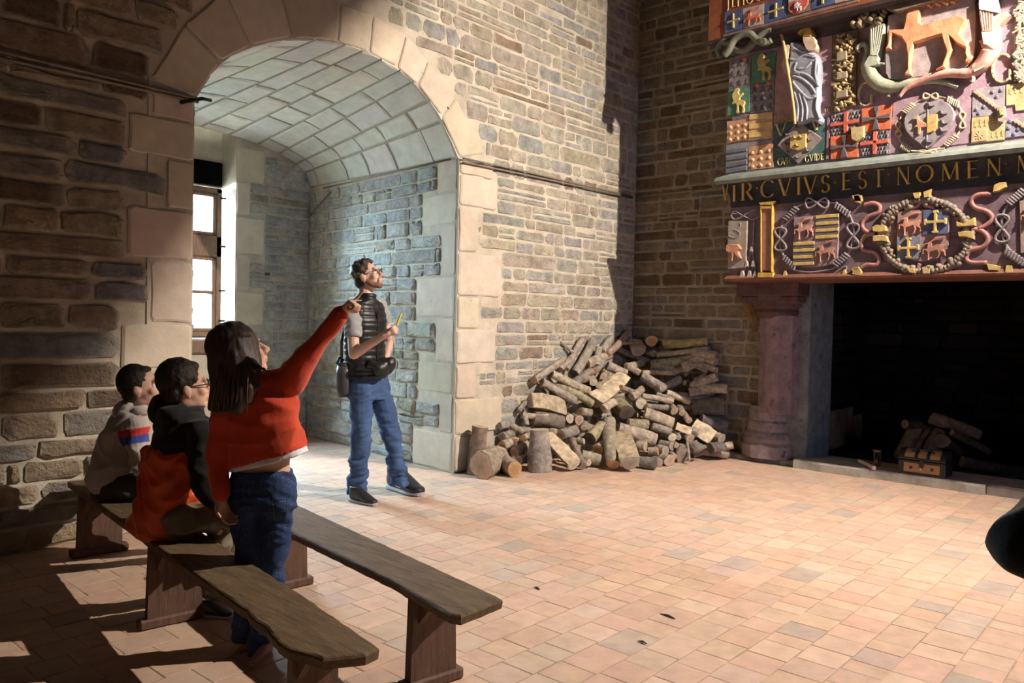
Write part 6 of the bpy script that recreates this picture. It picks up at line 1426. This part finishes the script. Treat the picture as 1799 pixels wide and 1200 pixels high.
vs, fs = tube([F(592, 640, -.12), F(596, 628, -.12), F(604, 634, -.12)], .012, 6); obj('flap', vs, fs, 'nylon', cn, (.012, .012, .012))
ck = tube([F(690, 590, -.37), F(692, 612, -.36), F(690, 625, -.35), F(694, 612, -.35)], .0018, 5); o_ = obj('cord', *ck, 'nylon', None, (.02, .02, .02)); tag(recentre(o_), 'thin black cord dangling below the hand with the yellow marker', 'cord')
# ---------------------------------------------------------------- the girl
F = Fig(447, 1148); girl = thing('person', 'girl with long brown hair in red sweater pointing up, standing behind the bench', 'person', (F.B.x, F.B.y, 0))
hf = (RT*.72+AW*.52+Z_*.34).normalized(); hc = F(420, 618, .0)
HP, hfr = head_prims(hc, hf, .97)
bk = (-AW*.94-RT*.10).normalized(); rtx = (RT*.96-AW*.12).normalized()
shR, shL = F(505, 672, -.02), F(400, 712, -.03); elR, wrR = F(556, 602, -.02), F(596, 553, -.03); elL, wrL = F(382, 805, -.03), F(388, 872, -.08)
hpR, hpL = F(484, 870, .0), F(436, 872, 0); kR, kL = F(478, 1000, .02), F(438, 995, .0); aR, aL = F(455, 1140, -.01), F(428, 1118, .05)
w1 = F(460, 815, 0)
B = HP+[P_cap(F(430, 640, 0), F(448, 665, -.01), .042, .046), P_loft([(F(452, 662, 0), .10, .05, rtx, bk), (F(454, 700, 0), .135, .080, rtx, bk), (F(458, 760, 0), .125, .075, rtx, bk), (w1, .112, .072, rtx, bk), (F(460, 870, 0), .125, .085, rtx, bk)]),
        P_cap(shR, elR, .038, .031), P_cap(elR, wrR, .031, .021), P_cap(shL, elL, .038, .031), P_cap(elL, wrL, .030, .021), P_cap(hpR, kR, .068, .048), P_cap(kR, aR, .046, .030), P_cap(hpL, kL, .068, .048), P_cap(kL, aL, .046, .030)]
B += hand_prims(wrR, (RT*.60+Z_*.66), (RT*.5-Z_*.45-AW*.10), .88, (-.05, 1.35, 1.4, 1.4), 1.2, 1, .02)
B += hand_prims(wrL, (RT*.25-Z_*.95), (RT*.5-AW*.3), .86, (.5, .55, .6, .65), .6, 1)
bobj('body', B, .0055, 'skin', girl, SKT, 2); eyes(hfr, girl)
RDS = (.54, .060, .024)
def sw(p): return folds(.007, 5, 9, 2)(p)*(.35 if p.z < .86 else 1)
sleeve = lambda a, b, r0, r1: [P_cap(a, b, r0, r1), P_loft([(a.lerp(b, .1), r0, r0, *frame_for(b-a)[:2]), (b, r1, r1, *frame_for(b-a)[:2])])]
bobj('red_sweater', [P_loft([(F(456, 652, -.01), .060, .052, rtx, bk), (F(452, 668, -.01), .125, .066, rtx, bk), (F(454, 700, 0), .155, .098, rtx, bk), (F(460, 750, 0), .158, .105, rtx, bk), (F(470, 790, 0), (.165), .112, (rtx+Z_*.18).normalized(), bk), (F(472, 804, 0), .168, .116, (rtx+Z_*.30).normalized(), bk)], 26),
      P_cap(shR, elR, .062, .044), P_cap(F(470, 674, -.01), shR, .066, .056), P_cap(elR, wrR, .043, .031), P_cap(shL, elL, .060, .048), P_cap(F(430, 690, 0), shL, .080, .060), P_cap(elL, wrL-Z_*-.01, .046, .036)], .0075, 'knit', girl, RDS, 3, sw)
cuff = frame_for(wrR-elR); vs, fs = tube([wrR-(wrR-elR).normalized()*.03, wrR+(wrR-elR).normalized()*.006], [.034, .033], 14); obj('cuff', vs, fs, 'knit', girl, RDS, smooth=True)
bobj('white_shirt', [P_loft([(F(470, 790, 0), .155, .104, (rtx+Z_*.2).normalized(), bk), (F(473, 812, 0), .166, .112, (rtx+Z_*.28).normalized(), bk)], 26)], .006, 'cotton', girl, (.70, .70, .76), 2, folds(.002, 12, 10, 6))
NV = (.025, .048, .125)
bobj('dotted_jeans', [P_loft([(F(460, 824, 0), .128, .088, rtx, bk), (F(461, 850, 0), .136, .100, rtx, bk), (F(460, 890, 0), .138, .104, rtx, bk)]), P_cap(hpR-Z_*.02, kR, .078, .056), P_cap(hpL-Z_*.02, kL, .078, .056), P_cap(kR, aR+Z_*.03, .055, .042), P_cap(kL, aL+Z_*.03, .055, .042), P_loft([(aR+Z_*.04, .042, .042, RT, AW), (aR-Z_*.02, .042, .042, RT, AW)]), P_loft([(aL+Z_*.04, .042, .042, RT, AW), (aL-Z_*.02, .042, .042, RT, AW)]),
      P_ell(F(484, 885, -.04), (.06, .06, .07)), P_ell(F(438, 885, -.04), (.06, .06, .07))], .007, 'dotted_denim', girl, NV, 3, folds(.005, 8, 22, 4))
m_ = MB(); 
for x0 in (478,): m_.add(*tube([F(x0, 880, -.118), F(x0+26, 878, -.10), F(x0+24, 905, -.108), F(x0+4, 908, -.118), F(x0, 880, -.118)], .0016, 4))
m_.build('pocket_seam', 'nylon', girl); girl.children[-1].data.color_attributes.new('Col', 'FLOAT_COLOR', 'POINT')
shoe(girl, onz(438, 1140), onz(411, 1152), col=(.42, .24, .22), sole=(.45, .36, .33), lace=(.6, .5, .48)); shoe(girl, onz(476, 1150)+Z_*0, onz(438, 1172), col=(.42, .24, .22), sole=(.45, .36, .33), lace=(.6, .5, .48))
c, f, u, sd, s = hfr
HR = (.050, .028, .020)
hx = (RT*.9+AW*.3).normalized(); hb = (-AW*.9+RT*.3).normalized()
H = [P_ell(c-f*.020+u*.036, (.090, .104, .096), sd, f, u), P_loft([(F(414, 590, -.02), .075, .085, rtx, bk), (F(411, 620, -.03), .100, .098, rtx, bk), (F(412, 650, -.05), .105, .080, rtx, bk), (F(414, 680, -.08), .098, .052, rtx, bk), (F(408, 705, -.10), .082, .040, rtx, bk), (F(398, 725, -.115), .060, .030, rtx, bk)], 22), P_cap(F(385, 680, -.07), F(372, 716, -.08), .035, .016), P_cap(F(414, 700, -.10), F(417, 728, -.125), .024, .008), P_cap(F(440, 640, -.08), F(466, 650, -.115), .018, .006)]
bobj('hair', H, .0065, 'hair', girl, HR, 3, lambda p: .005*noise.noise(V((p.x*60, p.y*60, p.z*4))))
rh2 = random.Random(8)
for k in range(16):
    x0 = rh2.uniform(385, 440); x1 = 372+(x0-385)*1.2+rh2.uniform(-8, 8); pts = [F(x0, 640, -.125), F((x0+x1)/2+rh2.uniform(-3, 3), 685, -.145), F(x1, 715+rh2.uniform(-8, 16), -.138)]
    vs, fs = tube([V(p) for p in smooth_curve(pts, 3)], [.004, .004, .004, .004, .003, .002, .001], 5); obj('strand', vs, fs, 'hair', girl, (.075, .044, .030), smooth=True)
# ---------------------------------------------------------------- seated boys
def seated(label, seatpx, head, headf, sc, torso, sh, arms, legs, cols):
    pass
# boy in the black and orange jacket
F = Fig(325, 936, .385); boy = thing('person', 'seated boy in black and orange hooded jacket with glasses', 'person', (F.B.x, F.B.y, 0))
hf = (RT*.78+AW*.55+Z_*.12).normalized(); hc = F(325, 678, .0); HP, hfr = head_prims(hc, hf, .98)
fo = (RT*.80+AW*.60).normalized(); lf = (AW*.80-RT*.60).normalized()
sR, sL = F(352, 762, -.10), F(295, 752, .13); eR, wR = F(356, 845, -.14), F(388, 895, -.12); eL, wL = F(350, 850, .22), F(392, 890, .12)
hR, hL = F(310, 915, -.07), F(318, 905, .09); kR, kL = F(392, 905, -.06), F(405, 895, .14); aR, aL = onz(366, 1072)+Z_*.08, onz(400, 1050)+Z_*.08
B = HP+[P_cap(F(328, 700, 0), F(322, 735, 0), .042, .050), P_loft([(F(322, 730, 0), .10, .06, lf, fo), (F(314, 770, 0), .13, .082, lf, fo), (F(300, 840, 0), .115, .082, lf, fo), (F(298, 905, 0), .125, .095, lf, fo)]), P_cap(sR, eR, .042, .034), P_cap(eR, wR, .032, .023), P_cap(sL, eL, .042, .034), P_cap(eL, wL, .032, .023),
        P_cap(hR, kR, .070, .050), P_cap(hL, kL, .070, .050), P_cap(kR, aR, .048, .032), P_cap(kL, aL, .048, .032)]
B += hand_prims(wR, (RT*.7-Z_*.5), (-Z_), .88, (.5, .5, .6, .6), .6, 1)+hand_prims(wL, (RT*.7-Z_*.5), (-Z_), .88, (.5, .5, .6, .6), .6, -1)
bobj('body', B, .0065, 'skin', boy, SKT, 2); eyes(hfr, boy)
c, f, u, sd, s = hfr
bobj('hair', [P_ell(c-f*.028+u*.040, (.090, .096, .094), sd, f, u), P_ell(c-f*.058-u*.016, (.080, .050, .070), sd, f, u), P_ell(c+f*.028+u*.082, (.058, .042, .028), sd, f, u)]+[P_ell(c-f*.02+u*.03+sd*math.sin(t)*.082*math.cos(e)+f*math.cos(t)*.088*math.cos(e)+u*math.sin(e)*.09, [.016]*3, n=8, m=6) for t, e in [(rb.uniform(.9, 5.4), rb.uniform(-.2, 1.3)) for _ in range(26)]], .006, 'curly_hair', boy, (.022, .013, .010), 2, lambda p: .003*noise.noise(p*60))
m_ = MB()
for k in (-1, 1):
    p = c+f*.102+sd*k*.030; m_.add(*tube([p+sd*math.cos(a)*.024+u*math.sin(a)*.018 for a in [2*PI*j/12 for j in range(13)]], .0026, 5)); m_.add(*tube([p+sd*k*.024, c-f*.02+sd*k*.080], .0028, 5))
obj('glasses', m_.v, m_.f, 'black_metal', boy)
BLK = (.007, .007, .008); OJ = (.60, .075, .014)
bobj('black_shoulders', [P_loft([(F(330, 716, 0), .060, .056, lf, fo), (F(322, 735, 0), .13, .085, lf, fo), (F(316, 765, 0), .172, .118, lf, fo), (F(310, 792, 0), .160, .122, lf, fo)], 24), P_cap(sR, eR, .064, .054), P_cap(eR, wR-(wR-eR)*.1, .052, .038), P_cap(sL, eL, .062, .052), P_cap(eL, wL, .05, .038), P_cap(F(330, 745, -.03), sR, .07, .064)], .0075, 'cotton', boy, BLK, 3, folds(.006, 8, 12, 7))
bobj('hood', [P_ell(F(292, 722, .01), (.095, .075, .085), lf, fo, Z_), P_ell(F(305, 728, -.06), (.07, .07, .05), lf, fo, Z_), P_ell(F(345, 742, -.08), (.05, .06, .03), lf, fo, Z_)], .0075, 'cotton', boy, BLK, 3, folds(.005, 9, 12, 8))
bobj('orange_back', [P_loft([(F(309, 785, 0), .158, .120, lf, fo), (F(301, 830, 0), .160, .126, lf, fo), (F(293, 880, 0), .168, .132, lf, fo), (F(288, 925, 0), .176, .138, lf, fo), (F(292, 940, .0), .15, .12, lf, fo)], 24)], .0075, 'nylon', boy, OJ, 3, folds(.012, 6, 12, 9))
OL = (.17, .15, .10)
bobj('olive_trousers', [P_cap(hR, kR, .090, .070), P_cap(hL, kL, .088, .068), P_loft([(F(295, 930, 0), .15, .12, lf, fo), (F(305, 905, 0), .145, .12, lf, fo)]), P_cap(kR, aR+Z_*.03, .066, .050), P_cap(kL, aL+Z_*.03, .064, .050)], .008, 'cotton', boy, OL, 3, folds(.009, 13, 8, 10))
shoe(boy, onz(352, 1082), onz(408, 1086), col=(.02, .02, .022), sole=(.50, .50, .52), lace=(.3, .3, .3)); shoe(boy, onz(362, 1056), onz(412, 1052), col=(.02, .02, .022), sole=(.45, .45, .48), lace=(.3, .3, .3))
# boy in the cream sweatshirt
F = Fig(212, 872, .385); kid = thing('person', 'seated boy in cream hooded sweatshirt with red and blue sleeve stripe', 'person', (F.B.x, F.B.y, 0))
hf = (RT*.92+AW*.28+Z_*.16).normalized(); hc = F(247, 680, .0); HP, hfr = head_prims(hc, hf, .97)
fo = (RT*.90+AW*.40).normalized(); lf = (AW*.90-RT*.40).normalized()
sR, sL = F(238, 752, -.13), F(218, 748, .14); eR, wR = F(248, 820, -.15), F(290, 840, -.08); eL, wL = F(245, 815, .20), F(290, 838, .12)
hR, hL = F(205, 855, -.08), F(210, 852, .08); kR, kL = F(300, 850, -.07), F(302, 846, .12); aR, aL = onz(322, 985)+Z_*.08, onz(335, 968)+Z_*.08
B = HP+[P_cap(F(246, 702, 0), F(236, 725, 0), .040, .046), P_loft([(F(232, 722, 0), .10, .06, lf, fo), (F(218, 760, 0), .125, .078, lf, fo), (F(205, 810, 0), .112, .072, lf, fo), (F(204, 850, 0), .12, .088, lf, fo)]), P_cap(sR, eR, .040, .032), P_cap(eR, wR, .031, .022), P_cap(sL, eL, .040, .032), P_cap(eL, wL, .031, .022),
        P_cap(hR, kR, .066, .048), P_cap(hL, kL, .066, .048), P_cap(kR, aR, .046, .030), P_cap(kL, aL, .046, .030)]
B += hand_prims(wR, (RT*.8-Z_*.4), (-Z_), .85, (.5, .5, .6, .6), .6, 1)+hand_prims(wL, (RT*.8-Z_*.4), (-Z_), .85, (.5, .5, .6, .6), .6, -1)
bobj('body', B, .0065, 'skin', kid, SK, 2); eyes(hfr, kid)
c, f, u, sd, s = hfr
bobj('hair', [P_ell(c-f*.026+u*.034, (.082, .092, .098), sd, f, u), P_ell(c-f*.050-u*.020, (.072, .050, .066), sd, f, u), P_ell(c+f*.026+u*.088, (.054, .042, .022), sd, f, u)], .006, 'curly_hair', kid, (.022, .014, .010), 2, lambda p: .0015*noise.noise(p*80))
CRM = (.42, .37, .345)
def cream(p):
    t = (p-sR).dot((eR-sR).normalized())/(eR-sR).length; q = p-sR-(eR-sR)*t
    if q.length < .085 and (p-F.B).dot(AW) < -.06:
        if .02 < t < .20: return (.50, .035, .03)
        if .20 <= t < .40: return (.04, .07, .28)
    return CRM
bobj('cream_sweatshirt', [P_loft([(F(240, 712, 0), .058, .056, lf, fo), (F(232, 726, 0), .12, .082, lf, fo), (F(219, 756, 0), .162, .112, lf, fo), (F(207, 800, 0), .160, .122, lf, fo), (F(201, 838, 0), .158, .128, lf, fo), (F(203, 858, .0), .140, .112, lf, fo)], 24), P_cap(sR, eR, .060, .052), P_cap(eR, wR, .050, .036), P_cap(sL, eL, .060, .05), P_cap(eL, wL, .05, .036)], .0050, 'cotton', kid, CRM, 4, folds(.008, 7, 13, 12), cream)
bobj('hood', [P_ell(F(222, 716, .0), (.090, .060, .045), lf, (fo+Z_*.3).normalized(), Z_), P_ell(F(216, 726, -.02), (.080, .055, .045), lf, fo, Z_), P_ell(F(248, 722, -.06), (.04, .05, .024), lf, fo, Z_)], .0075, 'cotton', kid, CRM, 3, folds(.007, 9, 12, 13))
bobj('dark_trousers', [P_cap(hR, kR, .084, .064), P_cap(hL, kL, .084, .064), P_loft([(F(203, 872, 0), .14, .12, lf, fo), (F(208, 848, 0), .14, .115, lf, fo)]), P_cap(kR, aR+Z_*.03, .062, .048), P_cap(kL, aL+Z_*.03, .062, .048)], .008, 'cotton', kid, (.05, .045, .04), 3, folds(.008, 10, 9, 14))
shoe(kid, onz(318, 990), onz(352, 996), col=(.03, .03, .035), sole=(.4, .4, .4)); shoe(kid, onz(330, 972), onz(362, 976), col=(.03, .03, .035), sole=(.4, .4, .4))
# ---------------------------------------------------------------- onlooker at the right edge, only the elbow is in the picture
el = onz(1806, 950, 1.02); by = thing('person', 'onlooker in black at the right edge, only a bent elbow visible', 'person', (el.x+.25, el.y-.55, 0)); ob = V((el.x+.28, el.y-.62, 0))
u2 = V((.35, -.94, 0)).normalized(); v2 = V((.94, .35, 0)).normalized()
sh_ = ob+V((-.03, .24, 1.42)); wr2 = el+V((.02, -.26, -.16))
HP, hfr = head_prims(ob+Z_*1.66, v2, 1.0)
B = HP+[P_cap(ob+Z_*1.48, ob+Z_*1.56, .056, .054), P_loft([(ob+Z_*1.46, .12, .06, u2, v2), (ob+Z_*1.36, .19, .10, u2, v2), (ob+Z_*1.12, .15, .10, u2, v2), (ob+Z_*.92, .17, .11, u2, v2)]), P_cap(sh_, el, .046, .036), P_cap(el, wr2, .036, .024), P_cap(ob+V((.05, -.23, 1.40)), ob+V((.1, -.32, 1.1)), .046, .036), P_cap(ob+V((.1, -.32, 1.1)), ob+V((.16, -.22, .88)), .034, .024)]
for k in (-1, 1): B += [P_cap(ob+u2*k*.09+Z_*.9, ob+u2*k*.10+Z_*.48, .085, .055), P_cap(ob+u2*k*.10+Z_*.48, ob+u2*k*.10+Z_*.08, .055, .036)]
B += hand_prims(wr2, (wr2-el), (0, 0, 1), 1.0, (.6, .6, .7, .7), .7, 1)
bobj('body', B, .010, 'skin', by, SK, 2); c, f, u, sd, s = hfr
bobj('hair', [P_ell(c-f*.026+u*.036, (.086, .096, .098), sd, f, u)], .01, 'curly_hair', by, (.03, .02, .015), 2)
bobj('black_coat', [P_loft([(ob+Z_*1.50, .07, .065, u2, v2), (ob+Z_*1.45, .14, .08, u2, v2), (ob+Z_*1.36, .21, .13, u2, v2), (ob+Z_*1.1, .19, .13, u2, v2), (ob+Z_*.72, .22, .15, u2, v2)]), P_cap(sh_, el, .072, .052), P_cap(el, wr2, .052, .045), P_cap(ob+V((.05, -.23, 1.40)), ob+V((.1, -.32, 1.1)), .07, .056), P_cap(ob+V((.1, -.32, 1.1)), ob+V((.16, -.22, .88)), .055, .042)], .009, 'cotton', by, (.006, .006, .006), 3, folds(.006, 8, 10, 15))
bobj('dark_trousers', [P_cap(ob+u2*k*.09+Z_*.88, ob+u2*k*.10+Z_*.48, .10, .075) for k in (-1, 1)]+[P_cap(ob+u2*k*.10+Z_*.48, ob+u2*k*.10+Z_*.10, .075, .06) for k in (-1, 1)], .01, 'denim', by, (.02, .02, .03), 2)
for k in (-1, 1): q = ob+u2*k*.10; shoe(by, q-v2*.08, q+v2*.19)
